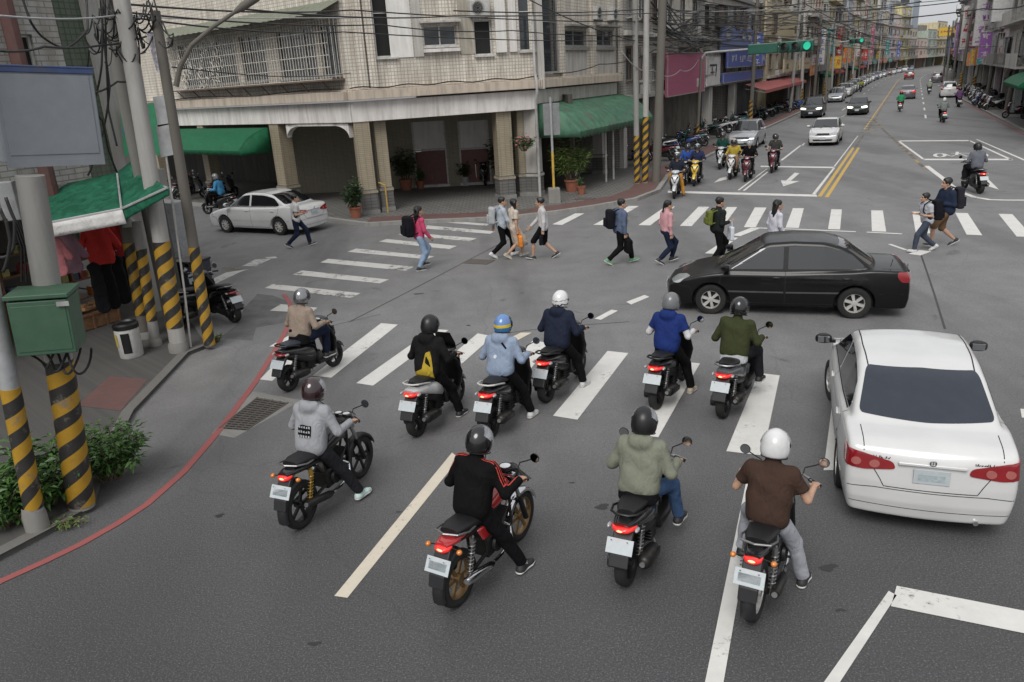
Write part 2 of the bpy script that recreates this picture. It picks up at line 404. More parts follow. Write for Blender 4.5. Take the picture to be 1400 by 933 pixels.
def plaster(name, col, stain=.5, stcol=(.12, .105, .09)):
    key = ('pl', name, tuple(col))
    if key in MC: return MC[key]
    m, t, b = _nt(name); tc = nd(t, 'TexCoord'); sp = nd(t, 'SeparateXYZ'); t.links.new(tc.outputs['Object'], sp.inputs[0])
    ad = nd(t, 'Math', operation='ADD'); t.links.new(sp.outputs[0], ad.inputs[0]); t.links.new(sp.outputs[1], ad.inputs[1])
    cb = nd(t, 'CombineXYZ'); t.links.new(ad.outputs[0], cb.inputs[0]); t.links.new(sp.outputs[2], cb.inputs[1])
    mp = nd(t, 'Mapping'); mp.inputs['Scale'].default_value = (2.2, .25, 1); t.links.new(cb.outputs[0], mp.inputs[0])
    st = noise(t, mp.outputs[0], 1.8, 6, .65, .5); pt = noise(t, cb.outputs[0], .8, 6, .65)
    c = mixc(t, pt, tuple(q*.8 for q in col), tuple(min(1, q*1.12) for q in col))
    c = mixc(t, ramp(t, st, [(.43, 0), (.74, stain)]), c, stcol)
    t.links.new(c, b.inputs['Base Color']); b.inputs['Roughness'].default_value = .85
    bumpn(t, b, noise(t, cb.outputs[0], 14, 5, .7), .25, .02); MC[key] = m; return m
def hazard(name):
    "black and yellow diagonal bands wrapped round a pole, scuffed"
    m, t, b = _nt(name); tc = nd(t, 'TexCoord'); sp = nd(t, 'SeparateXYZ'); t.links.new(tc.outputs['Object'], sp.inputs[0])
    an = nd(t, 'Math', operation='ARCTAN2'); t.links.new(sp.outputs[1], an.inputs[0]); t.links.new(sp.outputs[0], an.inputs[1])
    k = nd(t, 'Math', operation='MULTIPLY'); k.inputs[1].default_value = -2/(2*math.pi); t.links.new(an.outputs[0], k.inputs[0])
    z = nd(t, 'Math', operation='MULTIPLY'); z.inputs[1].default_value = 1/.34; t.links.new(sp.outputs[2], z.inputs[0])
    a = nd(t, 'Math', operation='ADD'); t.links.new(k.outputs[0], a.inputs[0]); t.links.new(z.outputs[0], a.inputs[1])
    fr = nd(t, 'Math', operation='FRACT'); t.links.new(a.outputs[0], fr.inputs[0])
    vec = tc.outputs['Object']; n = noise(t, vec, 7, 6, .7)
    st = ramp(t, fr.outputs[0], [(.0, 0), (.012, 1), (.5, 1), (.512, 0)])
    y = mixc(t, n, (.25, .14, .012), (.46, .26, .018)); bl = mixc(t, n, (.012, .012, .012), (.035, .033, .03))
    c = mixc(t, st, bl, y); sc = noise(t, vec, 4, 8, .75)
    c = mixc(t, ramp(t, sc, [(.55, 0), (.64, .75)]), c, (.16, .14, .115))
    t.links.new(c, b.inputs['Base Color']); b.inputs['Roughness'].default_value = .55; return m
# ---------------------------------------------------------------- cars
GLASS = pm('tinted_glass', (.006, .007, .009), rough=.04, rvar=.03, spec=.8, coat=.5)
GLASS_B = pm('rear_glass', (.020, .025, .037), rough=.07, rvar=.03, spec=.6)
RUBBER = pm('rubber', (.008, .008, .008), rough=.8, var=.25, dirt=.12)
ALLOY = pm('alloy', (.50, .49, .47), rough=.4, metal=.35, dirt=.4, scale=9)
BLACKP = pm('black_plastic', (.0045, .0045, .005), rough=.45, dirt=.08)
SEAM = pm('panel_gap', (.012, .012, .012), rough=.8)
CHROME = pm('chrome', (.62, .62, .63), rough=.14, metal=1, rvar=.05, dirt=.1)
REDLENS = pm('red_lens', (.22, .008, .012), rough=.12, coat=1)
REDLIT = pm('red_lens_lit', (.45, .01, .01), rough=.15, coat=1, emit=(1, .03, .02), es=.55)
BULB = pm('lit_bulb', (.9, .2, .12), rough=.3, emit=(1, .16, .08), es=5)
AMBER = pm('amber_lens', (.55, .17, .02), rough=.15, coat=1)
CLEAR = pm('clear_lens', (.36, .37, .38), rough=.12, coat=1, metal=.25)
HEADLIT = pm('lit_headlamp', (.8, .78, .7), rough=.15, emit=(1, .93, .75), es=3)
PLATE = pm('plate', (.42, .46, .475), rough=.45, var=.06, scale=14)
PLATEMARK = pm('plate_smudge', (.33, .385, .405), rough=.5, var=.2, scale=22)
MIRR = pm('mirror_glass', (.5, .52, .54), rough=.03, metal=1, rvar=.02)
def carpaint(name, col, **k): return pm(name, col, rough=.32, rvar=.06, coat=.9 if max(col) > .1 else .25, spec=.5 if max(col) > .1 else .25, var=.05, scale=2, **k)
WHITEP = carpaint('white_paint', (.54, .54, .535)); BLACKPAINT = carpaint('black_paint', (.0035, .0035, .004)); SILVERP = carpaint('silver_paint', (.36, .37, .39), metal=.5)
GREYP = carpaint('grey_paint', (.12, .115, .125), metal=.4); DKGREEN = carpaint('dark_paint', (.025, .028, .03)); REDP = carpaint('maroon_paint', (.13, .03, .025)); BLUEP = carpaint('blue_paint', (.05, .08, .16))
STRIPD = pm('grey_trim', (.06, .06, .062), rough=.35)
def table(pts, lo, hi, sig=.05):
    xs = np.arange(lo-.5, hi+.5, .01); p = np.array(sorted(pts)); z = np.interp(xs, p[:, 0], p[:, 1])
    if sig: k = np.exp(-.5*(np.arange(-40, 41)*.01/sig)**2); k /= k.sum(); z = np.convolve(np.pad(z, 40, mode='edge'), k, 'valid')
    return lambda x: np.interp(x, xs, z)
CARS = {
 'sedan': dict(L=4.53, W=1.70, H=1.47, wb=2.60, rw=.305, low=[(-2.27, .80), (-2.2, .95), (-2.05, 1.02), (-1.6, 1.045), (-1.2, 1.0), (0, .955), (.9, .955), (1.2, .95), (1.55, .89), (1.95, .77), (2.2, .62), (2.27, .5)],
   roof=[(-2.05, .80), (-1.74, 1.035), (-1.08, 1.37), (-.66, 1.455), (.0, 1.47), (.42, 1.43), (1.30, .93), (1.5, .8)], belt=.955, xb=.0, xc=-1.22, xa=1.02),
 'big_sedan': dict(L=4.62, W=1.72, H=1.46, wb=2.67, rw=.305, low=[(-2.31, .74), (-2.24, .90), (-2.1, .965), (-1.55, .985), (-1.2, .95), (0, .90), (.9, .90), (1.25, .895), (1.6, .84), (2.0, .73), (2.24, .60), (2.31, .48)],
   roof=[(-2.0, .72), (-1.68, .97), (-1.16, 1.345), (-.78, 1.445), (-.1, 1.465), (.42, 1.43), (1.36, .88), (1.6, .74)], belt=.90, xb=-.02, xc=-1.32, xa=1.12),
 'wagon': dict(L=4.35, W=1.70, H=1.60, wb=2.6, rw=.31, low=[(-2.17, .8), (-2.12, 1.0), (-1.9, 1.06), (0, 1.0), (.9, 1.0), (1.2, .99), (1.6, .92), (1.9, .82), (2.1, .66), (2.17, .5)],
   roof=[(-2.2, .8), (-2.05, 1.05), (-1.85, 1.48), (-1.3, 1.57), (-.1, 1.60), (.35, 1.55), (1.28, .98), (1.5, .8)], belt=1.0, xb=.0, xc=-1.65, xa=1.0),
 'suv': dict(L=4.6, W=1.82, H=1.70, wb=2.65, rw=.35, low=[(-2.3, .8), (-2.25, 1.05), (-2.0, 1.12), (0, 1.08), (.9, 1.08), (1.2, 1.08), (1.65, 1.02), (2.0, .92), (2.23, .75), (2.3, .55)],
   roof=[(-2.3, .8), (-2.1, 1.15), (-1.85, 1.55), (-1.3, 1.67), (-.1, 1.70), (.35, 1.65), (1.25, 1.08), (1.5, .9)], belt=1.08, xb=.0, xc=-1.6, xa=.98)}
def car_fn(c):
    L, W, H = c['L'], c['W'], c['H']; hw = W/2
    zt = table(c['low'], -L/2, L/2, .05); zr = table(c['roof'], -L/2, L/2, .06)
    plan = table([(-L/2, .90), (-L/2+.25, .955), (-L/2+.8, .99), (0, 1.0), (L/2-.9, .99), (L/2-.35, .945), (L/2, .86)], -L/2, L/2, .1)
    side = table([(.15, .90), (.28, .955), (.5, .995), (.66, 1.0), (c['belt']-.02, .97), (c['belt']+.15, .93), (c['belt']+.4, .86), (c['belt']+.7, .78)], 0, 2, .05)
    zb = .20; ax = c['wb']/2; ra = c['rw']+.055; xo = c.get('xo', 0.04)
    def f(x, y, z):
        ya = np.abs(y)/hw; wz = hw*plan(x)
        lower = smax(np.abs(y)-wz*side(z), z-zt(x)+.045*ya**2, .05)
        endf = L/2-.13*ya**2-.25*np.maximum(0, .42-z)-.10*np.maximum(0, z-.55)
        endr = L/2-.10*ya**2-.20*np.maximum(0, .40-z)-.12*np.maximum(0, z-.60)
        lower = smax(lower, x-endf, .06); lower = smax(lower, -x-endr, .06); lower = smax(lower, zb+.0*x-z, .04)
        xx = x+np.where(x > -.2, .17, -.13)*ya**2
        wc = (wz*.975-.045)-(z-c['belt'])*.34-.04*np.clip((-x-.7), 0, 2)
        cab = smax(np.abs(y)-wc, z-zr(xx)+.035*ya**2, .07); cab = smax(cab, c['belt']-.12-z, .03)
        b = smin(lower, cab, .035)
        for s in (1, -1):
            d = np.sqrt((x-(s*ax+xo))**2+(z-c['rw'])**2)
            b = smin(b, np.maximum(np.maximum(d-ra-.055, np.abs(y)-wz*.998-.006), .2-z)+.03, .03) if False else b
            well = np.maximum(d-ra, (hw-.27)-np.abs(y)); b = smax(b, -well, .014)
        return b
    return f, zt, zr, zb
def wheel(parent, loc, r, wd, style, rim_mat, out):
    "out = +1 when the outer face looks to +y"
    w_ = MB(); w_.lathe([(r*.62, -wd/2+.01), (r*.8, -wd/2), (r*.95, -wd/2+.01), (r, -wd/2+.04), (r, wd/2-.04), (r*.95, wd/2-.01), (r*.8, wd/2), (r*.62, wd/2-.01), (r*.62, -wd/2+.01)], ax='y', n=32)
    o = w_.build('wheel', RUBBER, parent, smooth=True, loc=loc); o['label'] = 'black rubber tyre on its rim'
    q = MB(); y1 = out*(wd/2-.015); rr = r*.645
    q.lathe([(rr, -wd/2+.02), (rr, y1-out*.0), (rr*.92, y1), (rr*.88, y1-out*.03), (rr*.86, y1-out*.06)], ax='y', n=32)
    q.lathe([(.001, y1-out*.075), (rr*.9, y1-out*.075)], ax='y', n=28, m=1)
    q.lathe([(.001, y1-out*.005), (rr*.22, y1-out*.005), (rr*.26, y1-out*.05)], ax='y', n=16)
    for k in range(style):
        a = 2*math.pi*k/style+.3; ca, sa = math.cos(a), math.sin(a); t = np.array([-sa, 0, ca]); e = np.array([ca, 0, sa])
        w0, w1 = (.26, .20) if style < 7 else (.15, .12); w0 *= rr*.9; w1 *= rr*.9
        ring = []
        for rad, hw_, yy in ((.16*rr, w0/2, y1-out*.012), (.9*rr, w1/2+.012, y1-out*.008)):
            ring.append([e*rad-t*hw_+np.array([0, yy, 0]), e*rad+t*hw_+np.array([0, yy, 0]), e*rad+t*hw_+np.array([0, yy-out*.05, 0]), e*rad-t*hw_+np.array([0, yy-out*.05, 0])])
        q.rings(ring)
    q.build('rim', [rim_mat, SEAM], o, smooth=True, ang=30)
    return o
def make_car(kind, name, label, cat, paint, h=.03, loc=(0, 0, 0), rz=0, group=None, lights='off', head='off', detail=True, spokes=5, glass=GLASS, rear=None, steer=0):
    c = CARS[kind]; f, zt, zr, zb = car_fn(c); L, W, H = c['L'], c['W'], c['H']; hw = W/2; bl = c['belt']; xo = .04
    t = thing(name, label, cat, loc, rz, group)
    pos, Q = snet(f, (-L/2-.08, -hw-.08, .1), (L/2+.08, hw+.08, H+.08), h)
    o = arr_mesh('body', pos, Q, [paint, BLACKP], t)
    cz = pos[Q].mean(1); bad = (cz[:, 2] < zb+.012)
    for s in (1, -1): bad |= (np.sqrt((cz[:, 0]-s*c['wb']/2-xo)**2+(cz[:, 2]-c['rw'])**2) < c['rw']+.045)
    o.data.polygons.foreach_set('material_index', bad.astype(np.int32))
    under = MB(); under.box((0, 0, .26), (L*.8, W*.7, .12)); under.build('underbody', BLACKP, t)
    side = lambda s: ((0, s*(hw+.3), 0), (1, 0, 0), (0, 0, 1)); dn = lambda s: (0, -s, 0)
    top = lambda x: zr(x)-.095
    xs1 = np.linspace(c['xa']-.02, c['xb']+.045, 10); xs2 = np.linspace(c['xb']-.045, c['xc']+.12, 8)
    P1 = [(c['xa']+.12, bl+.035)]+[(x, max(bl+.05, top(x))) for x in xs1]+[(c['xb']+.045, bl+.045)]
    P2 = [(c['xb']-.045, bl+.045)]+[(x, top(x)) for x in xs2]+[(c['xc']-.10, bl+.12), (c['xc']-.10, bl+.06)]
    for s in (1, -1):
        for P in (P1, P2): panel(MB(), f, smooth_poly(P, 5, .03), side(s), dn(s), .005).build('side_window', glass, t, smooth=True)
    w1, w0 = hw*.70, hw*.83
    # windscreen and rear window: laid on from the front and from behind
    za, zb2 = zr(1.0)*0+bl+.02, H-.075
    wsc = smooth_poly([(-w0, za), (w0, za), (w1, zb2), (0, zb2+.012), (-w1, zb2)], 5, .05)
    panel(MB(), f, wsc, ((L/2+.3, 0, 0), (0, 1, 0), (0, 0, 1)), (-1, 0, 0), .005).build('windscreen', glass, t, smooth=True)
    rz0 = zt(c['roof'][1][0])+.035 if 'sedan' in kind else bl+.08; rz1 = H-.085
    rw_ = smooth_poly([(-w0*.93, rz0), (0, rz0-.012), (w0*.93, rz0), (w1*.95, rz1), (0, rz1+.015), (-w1*.95, rz1)], 5, .05)
    panel(MB(), f, rw_, ((-L/2-.3, 0, 0), (0, 1, 0), (0, 0, 1)), (1, 0, 0), .005).build('rear_window', rear or glass, t, smooth=True)
    # lamps
    zl = zt(L/2-.2)-.05 if kind != 'suv' else .82; ztl = .82 if 'sedan' in kind else .98
    hm = HEADLIT if head == 'on' else CLEAR; tm = REDLIT if lights == 'on' else REDLENS
    for s in (1, -1):
        a = R(38); d = (-math.cos(a), -s*math.sin(a), 0); e1 = (-math.sin(a)*s*-1*-1, math.cos(a), 0)
        e1 = (-s*math.sin(a), math.cos(a), 0) if False else (math.sin(a)*-s, math.cos(a), 0)
        oo = (L/2-.18+.8*math.cos(a), s*(hw-.22)+.8*s*math.sin(a), .66 if 'sedan' in kind else .78)
        panel(MB(), f, smooth_poly([(-.25*s-.0, -.05), (.22*s, -.02), (.26*s, .10), (.0, .09), (-.25*s, .03)], 5, .05), (oo, e1, (0, 0, 1)), d, .008).build('headlight', hm, t, smooth=True)
        a = R(40); d = (math.cos(a), -s*math.sin(a), 0); e1 = (math.sin(a)*s, math.cos(a), 0)
        oo = (-L/2+.16-.8*math.cos(a), s*(hw-.24)+.8*s*math.sin(a), ztl)
        tp = smooth_poly([(-.30*s, -.06), (-.05*s, -.105), (.19*s, -.09), (.24*s, .02), (.22*s, .10), (0, .075), (-.27*s, .015)], 5, .04) if 'sedan' in kind else smooth_poly([(-.12*s, -.12), (.14*s, -.12), (.16*s, .15), (-.02*s, .2)], 5, .04)
        ob = panel(MB(), f, tp, (oo, e1, (0, 0, 1)), d, .010).build('taillight', tm, t, smooth=True)
        if detail and 'sedan' in kind:
            q = MB()
            for cx in (-.13*s, .02*s): panel(q, f, np.array([(cx+.042*math.cos(k*.4488), -.03+.042*math.sin(k*.4488)) for k in range(14)]), (oo, e1, (0, 0, 1)), d, .016, rings=2)
            q.build('lens', pm('pink_lens', (.33, .10, .09), rough=.1, coat=1), ob, smooth=True)
    # plates
    px = -L/2-.0; q = MB(); P, hit = cast(f, np.array([[-L/2-.4, 0, .72 if 'sedan' in kind else .78]]), (1, 0, 0)); zz = P[0][2]
    q.box((P[0][0]-.012, 0, zz), (.012, .33, .16)); pl = q.build('license_plate', PLATE, t, bevel=.004)
    q = MB(); q.box((P[0][0]-.0195, 0, zz-.01), (.002, .24, .07)); q.build('plate_smudge', PLATEMARK, pl)
    P, hit = cast(f, np.array([[L/2+.4, 0, .47]]), (-1, 0, 0)); q = MB(); q.box((P[0][0]+.012, 0, .45), (.012, .33, .15)); q.build('license_plate', PLATE, t, bevel=.004)
    g = MB(); panel(g, f, smooth_poly([(-.42, .60), (.42, .60), (.48, .68), (.3, .705), (-.3, .705), (-.48, .68)], 4, .03), ((L/2+.3, 0, 0), (0, 1, 0), (0, 0, 1)), (-1, 0, 0), .006); g.build('grille', BLACKP, t, smooth=True)
    g = MB(); panel(g, f, smooth_poly([(-.5, .30), (.5, .30), (.55, .39), (-.55, .39)], 4, .03), ((L/2+.3, 0, 0), (0, 1, 0), (0, 0, 1)), (-1, 0, 0), .006); g.build('air_intake', BLACKP, t, smooth=True)
    # mirrors
    for s in (1, -1):
        q = MB(); y0 = s*(hw-.03); q.loft([(-.07, 0, .085, .055, 3), (-.03, 0, .11, .07, 3), (.04, .0, .09, .06, 2.4), (.09, 0, .03, .025, 2)], 16)
        q.v = [(p[0]+c['xa']-.02, p[1]+s*(hw+.10), p[2]+bl+.10) for p in q.v]; q.box((c['xa']-.01, s*(hw-.0), bl+.06), (.07, .12, .04), 1)
        mo = q.build('side_mirror', [BLACKP if detail == 'blackmirror' else paint, BLACKP], t, smooth=True)
        q = MB(); q.box((c['xa']-.093, s*(hw+.10), bl+.10), (.004, .15, .09)); q.build('mirror_glass', MIRR, mo, bevel=.002)
    # door handles, seams, trim
    fx = c['wb']/2+xo; gap = MB(); rub = MB()
    for s in (1, -1):
        for hx in (c['xb']+.16, c['xc']+.18):
            P, hit = cast(f, np.array([[hx, s*(hw+.3), bl-.11]]), (0, -s, 0)); q = MB(); q.box((hx, P[0][1]+s*.012, bl-.11), (.17, .03, .03)); q.build('door_handle', paint, t, bevel=.012, smooth=True)
        if detail:
            fr = (side(s), dn(s)); zs = .27
            for ln in ([(c['xa']+.06, bl+.0), (c['xa']+.10, .62), (c['xa']+.06, .34), (c['xa']-.02, zs), (c['xc']+.42, zs)],
                       [(c['xb'], bl+.02), (c['xb']-.01, zs)], [(c['xc']-.13, bl+.04), (c['xc']-.06, .72), (c['xc']+.14, .58), (c['xc']+.30, .42), (c['xc']+.42, zs)],
                       [(fx+.36, .40), (fx+.42, .56), (L/2-.28, .60)]):
                strip(gap, f, ln, .009, fr[0], fr[1])
            strip(rub, f, [(c['xa']-.02, .50), (c['xb']+.02, .50)], .035, fr[0], fr[1], .006); strip(rub, f, [(c['xb']-.02, .50), (c['xc']+.25, .51)], .035, fr[0], fr[1], .006)
            strip(gap, f, [(c['xa']+.12, bl+.012), (c['xb']+.04, bl+.022), (c['xc']-.05, bl+.035)], .02, fr[0], fr[1], .004)
    if detail:
        if 'sedan' in kind:
            bk = ((-L/2-.3, 0, 0), (0, 1, 0), (0, 0, 1)); bd = (1, 0, 0); dz = zt(c['roof'][1][0])
            strip(gap, f, [(-hw*.73, dz-.16), (-hw*.55, .64), (-hw*.5, .56), (hw*.5, .56), (hw*.55, .64), (hw*.73, dz-.16)], .009, bk, bd)
            strip(gap, f, [(-hw*.97, .50), (-hw*.6, .535), (hw*.6, .535), (hw*.97, .50)], .008, bk, bd)
            strip(gap, f, [(-hw*.9, .33), (hw*.9, .33)], .007, bk, bd)
            q = MB(); P, hit = cast(f, np.array([[-L/2-.4, 0, .84]]), (1, 0, 0)); q.box((P[0][0]-.01, 0, .835), (.03, .62, .035)); q.build('trunk_trim', paint, t, bevel=.01, smooth=True)
            q = MB(); q.lathe([(.025, -.004), (.034, 0), (.025, .004), (.018, 0), (.025, -.004)], (P[0][0]-.03, 0, .875), 'x', 18); q.box((P[0][0]-.03, 0, .875), (.006, .012, .05)); q.build('emblem', CHROME, t, smooth=True)
        hd = ((L/2+.3, 0, 0), (0, 1, 0), (0, 0, 1)); strip(gap, f, [(-hw*.8, zt(L/2-.5)), (-hw*.62, .715), (hw*.62, .715), (hw*.8, zt(L/2-.5))], .009, hd, (-1, 0, 0))
        up = lambda: ((0, 0, 2.2), (1, 0, 0), (0, 1, 0))
        for s in (1, -1):
            if 'sedan' in kind: strip(gap, f, [(-L/2+.10, s*hw*.74), (-1.75, s*hw*.76)], .009, up(), (0, 0, -1))
            strip(gap, f, [(L/2-.45, s*hw*.78), (1.25, s*hw*.84), (1.1, s*hw*.86)], .009, up(), (0, 0, -1))
            rx = np.linspace(-.9, .42, 8); strip(gap, f, [(x, s*(hw*.965-.06-(H-bl)*.36-.055*max(0, -x-.4))*.985) for x in rx], .014, up(), (0, 0, -1))
        q = MB()
        for y0, y1 in ((.42, -.12), (-.14, -.62)):
            pts = [(c['roof'][-2][0]-.02-.05*k, y0+(y1-y0)*k/5*.98) for k in range(6)]; strip(q, f, pts, .022, up(), (0, 0, -1), .02)
        q.build('wiper', BLACKP, t)
    gap.build('panel_gap', SEAM, t) if gap.v else None
    if rub.v: rub.build('door_strip', STRIPD if paint is BLACKPAINT else paint, t)
    for s in (1, -1):
        wheel(t, (fx, s*(hw-.115), c['rw']), c['rw'], .19, spokes, ALLOY, s).rotation_euler[2] = steer
        wheel(t, (-fx+2*xo, s*(hw-.115), c['rw']), c['rw'], .19, spokes, ALLOY, s)
    q = MB(); q.tube([(-L/2+.35, -.45, .24), (-L/2+.03, -.45, .235)], .025, 10); q.build('exhaust', CHROME, t, smooth=True)
    return t
# ---------------------------------------------------------------- ground, pavements, road paint
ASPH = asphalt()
CONC = plaster('concrete', (.22, .215, .20), .45); CONCD = plaster('dark_concrete', (.062, .061, .058), .4); KERB = plaster('kerb_stone', (.26, .255, .24), .6)
PAVE = tiled('paving', (.17, .165, .155), (.09, .088, .083), (.3, .3), .35, .5, (.07, .065, .06))
REDPAVE = tiled('red_paving', (.15, .075, .068), (.10, .07, .065), (.2, .1), .5, .5, (.08, .06, .055))
def flat_mat(m):      # pavement tiles are laid in x-y, not on a wall
    t = m.node_tree; s = [n for n in t.nodes if n.bl_idname == 'ShaderNodeSeparateXYZ'][0]; cb = [n for n in t.nodes if n.bl_idname == 'ShaderNodeCombineXYZ'][0]
    t.links.new(s.outputs[0], cb.inputs[0]); t.links.new(s.outputs[1], cb.inputs[1]); mp = [n for n in t.nodes if n.bl_idname == 'ShaderNodeMapping'][0]; mp.inputs['Scale'].default_value = (1, 1, 1)
flat_mat(PAVE); flat_mat(REDPAVE)
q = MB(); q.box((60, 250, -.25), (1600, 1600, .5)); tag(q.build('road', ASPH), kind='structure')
def clean(poly): return [tuple(p[:2]) for p in poly]
def slab(name, poly, z0, z1, mat):
    q = MB(); q.prism(clean(poly), z0, z1); return tag(q.build(name, mat), kind='structure')
# left block: pavement runs round the corner building and up the street
_p0, _da = at(497, 294, .12), V(-.757, .653, 0)
edge = [_p0+_da*45+V(-.653, -.757, 0)*.9, _p0+_da*3+V(-.653, -.757, 0)*.9, at(462, 300.5, .12)]+[at(*p, .12) for p in ((500, 305.5), (560, 302), (640, 299), (700, 296), (760, 289), (815, 281), (871, 271), (902, 259))]
cl = edge+[S(u, -9.75+min(max(u-60, 0)/40, 1)*.5) for u in range(36, 420, 8)]+[S(420, -60), np.array([-120, 200, 0])]
slab('pavement', cl, -.2, .12, PAVE)
def band(name, pts, w0, w1, z0, z1, mat):
    "strip along a polyline between offsets w0..w1 to its left"
    P = [np.array(p[:2]) for p in pts]; A, B = [], []
    for i in range(len(P)):
        t = P[min(i+1, len(P)-1)]-P[max(i-1, 0)]; t /= np.linalg.norm(t); n = np.array([-t[1], t[0]]); A.append(P[i]+n*w0); B.append(P[i]+n*w1)
    q = MB(); n = len(P)
    V_ = [(*a, z1) for a in A]+[(*b, z1) for b in B]
    F = [(i, i+1, n+i+1, n+i) for i in range(n-1)]
    if z0 is not None:
        V_ += [(*a, z0) for a in A]; F += [(i, i+1, 2*n+i+1, 2*n+i) for i in range(n-1)]
    q.add(V_, F); return tag(q.build(name, mat), kind='structure')
kl = edge+[S(u, -9.75+min(max(u-60, 0)/40, 1)*.5) for u in range(36, 300, 8)]
band('kerb', kl, -.02, .18, -.1, .128, KERB)
band('red_paving', edge[3:]+[S(u, -9.75+min(max(u-60, 0)/40, 1)*.5) for u in range(36, 130, 8)], .2, 1.25, None, .126, REDPAVE)
# right pavement
rk = [S(u, max(4.5, 6.3-max(0, u-52)*.038)) for u in range(30, 420, 8)]
slab('pavement', rk+[S(416, 60), S(30, 60)], -.2, .13, PAVE)
band('kerb', rk[::-1], -.02, .16, -.1, .138, KERB)
# near left pavement before the clothes shop
nl = [(292, 468), (256, 482), (225, 515), (181, 561), (150, 622), (127, 690), (77, 718), (20, 748), (-80, 800)]
ne = [at(*p, .07) for p in nl]
slab('pavement', [at(150, 340, .07), at(262, 425, .07)]+ne+[V(-9, 3.5, 0), V(-30, 3, 0), V(-30, 40, 0)], -.2, .07, CONCD)
band('kerb', [at(262, 425, .07)]+ne, -.16, .02, -.1, .078, plaster('dirty_kerb', (.13, .127, .12), .6))
rp = [at(*p, .07) for p in ((105, 555), (150, 515), (203, 519), (165, 562))]; q = MB(); q.sheet([(*p[:2], .075) for p in rp]); tag(q.build('red_paving', REDPAVE), kind='structure')
# ---- paint
PW = paint_wear('white_road_paint', (.63, .62, .59), .31, 14); PWW = paint_wear('worn_white_paint', (.52, .51, .485), .50, 6); PY = paint_wear('yellow_road_paint', (.52, .34, .08), .25); PYW = paint_wear('worn_yellow_paint', (.42, .30, .12), .95, 5)
PR = paint_wear('red_road_paint', (.30, .088, .083), .37, 9); PCR = paint_wear('cream_road_paint', (.61, .55, .45), .30, 14); TAR = pm('tar_seam', (.045, .045, .045), rough=.7)
def quads(name, L, mat, z=.005):
    q = MB(); [q.sheet([at(*p, z) for p in poly]) for poly in L]; return tag(q.build(name, mat), kind='structure')
def line(name, pts, w, mat, z=.005, world=False):
    P = [np.array((p if world else at(*p, z))[:2]) for p in pts]; A, B = [], []
    for i in range(len(P)):
        t = P[min(i+1, len(P)-1)]-P[max(i-1, 0)]; t /= np.linalg.norm(t); n = np.array([-t[1], t[0]])*w/2; A.append((*(P[i]+n), z)); B.append((*(P[i]-n), z))
    k = len(P); q = MB(); q.add(A+B, [(i, i+1, k+i+1, k+i) for i in range(k-1)]); return tag(q.build(name, mat), kind='structure')
quads('crosswalk', [[(487, 524), (510, 527.5), (613, 451.5), (592, 450)], [(556, 537), (582, 541), (674, 460), (653, 456)], [(656, 553), (686, 558), (752, 469), (728, 466)],
  [(756, 568.6), (789.4, 574), (859, 483), (830.6, 480)], [(868, 594), (900, 598), (957, 497), (927, 494)], [(993, 617), (1043, 623), (1066, 513.5), (1037, 510)],
  [(1126, 643), (1144, 643), (1160, 530), (1141, 527)], [(427, 514), (453, 516.5), (544, 444), (521, 442)], [(355, 519), (372, 521), (430, 470), (400, 474)], [(368, 474), (384, 474), (420, 453), (402, 455)], [(1290, 660), (1340, 664), (1350, 545), (1310, 543)], [(1395, 559), (1440, 562), (1440, 575), (1397, 571)]], PW)
quads('crosswalk', [[(604, 304), (611, 301.8), (669, 306.5), (665, 309)], [(570, 312), (580, 308), (677, 316.5), (670, 320)], [(543, 321), (553, 317.5), (652, 326), (642, 330)], [(518, 330.5), (529, 327), (625, 336.5), (614, 341)],
  [(475, 344.5), (487, 340), (594, 350.8), (583, 354.5)], [(438, 359), (449, 354), (566, 365), (555, 370.4)], [(400, 375.5), (413, 370), (532, 382.4), (519, 387.6)], [(362, 394), (373, 388.5), (493, 401), (480, 407.5)], [(369, 425), (384, 416), (434, 421), (425, 428)]], PWW)
quads('crosswalk', [[(755, 307), (768.5, 307.8), (799, 292), (786.5, 292)], [(803, 284.5), (806, 282.8), (818, 283), (815, 285)], [(811, 307.7), (827.5, 308), (873.5, 282), (860, 281.7)], [(872.8, 308), (889, 308.4), (923, 282.6), (910, 282.4)],
  [(929.5, 309), (945.5, 309.4), (970, 283), (955, 282.8)], [(972, 310), (988, 310.4), (1008, 283.4), (994, 283.2)], [(1017, 310.7), (1033, 311.2), (1048, 284), (1032, 283.8)], [(1074, 311.4), (1092, 312), (1099, 285), (1084, 284.8)], [(1132, 313.4), (1148.5, 314), (1151, 286.6), (1136.6, 286.4)],
  [(1192, 316.4), (1211.6, 317), (1207, 288), (1191, 287.8)], [(1252, 318.6), (1272, 319.4), (1264, 290), (1247, 289.6)], [(1321.6, 321), (1343, 322), (1323, 291.6), (1306, 291.2)], [(1390, 323.6), (1412, 324), (1384, 293), (1365, 292.6)]], PW)
quads('lane_marking', [[(457, 815), (475, 817.5), (628, 627), (618, 619)]], PCR)
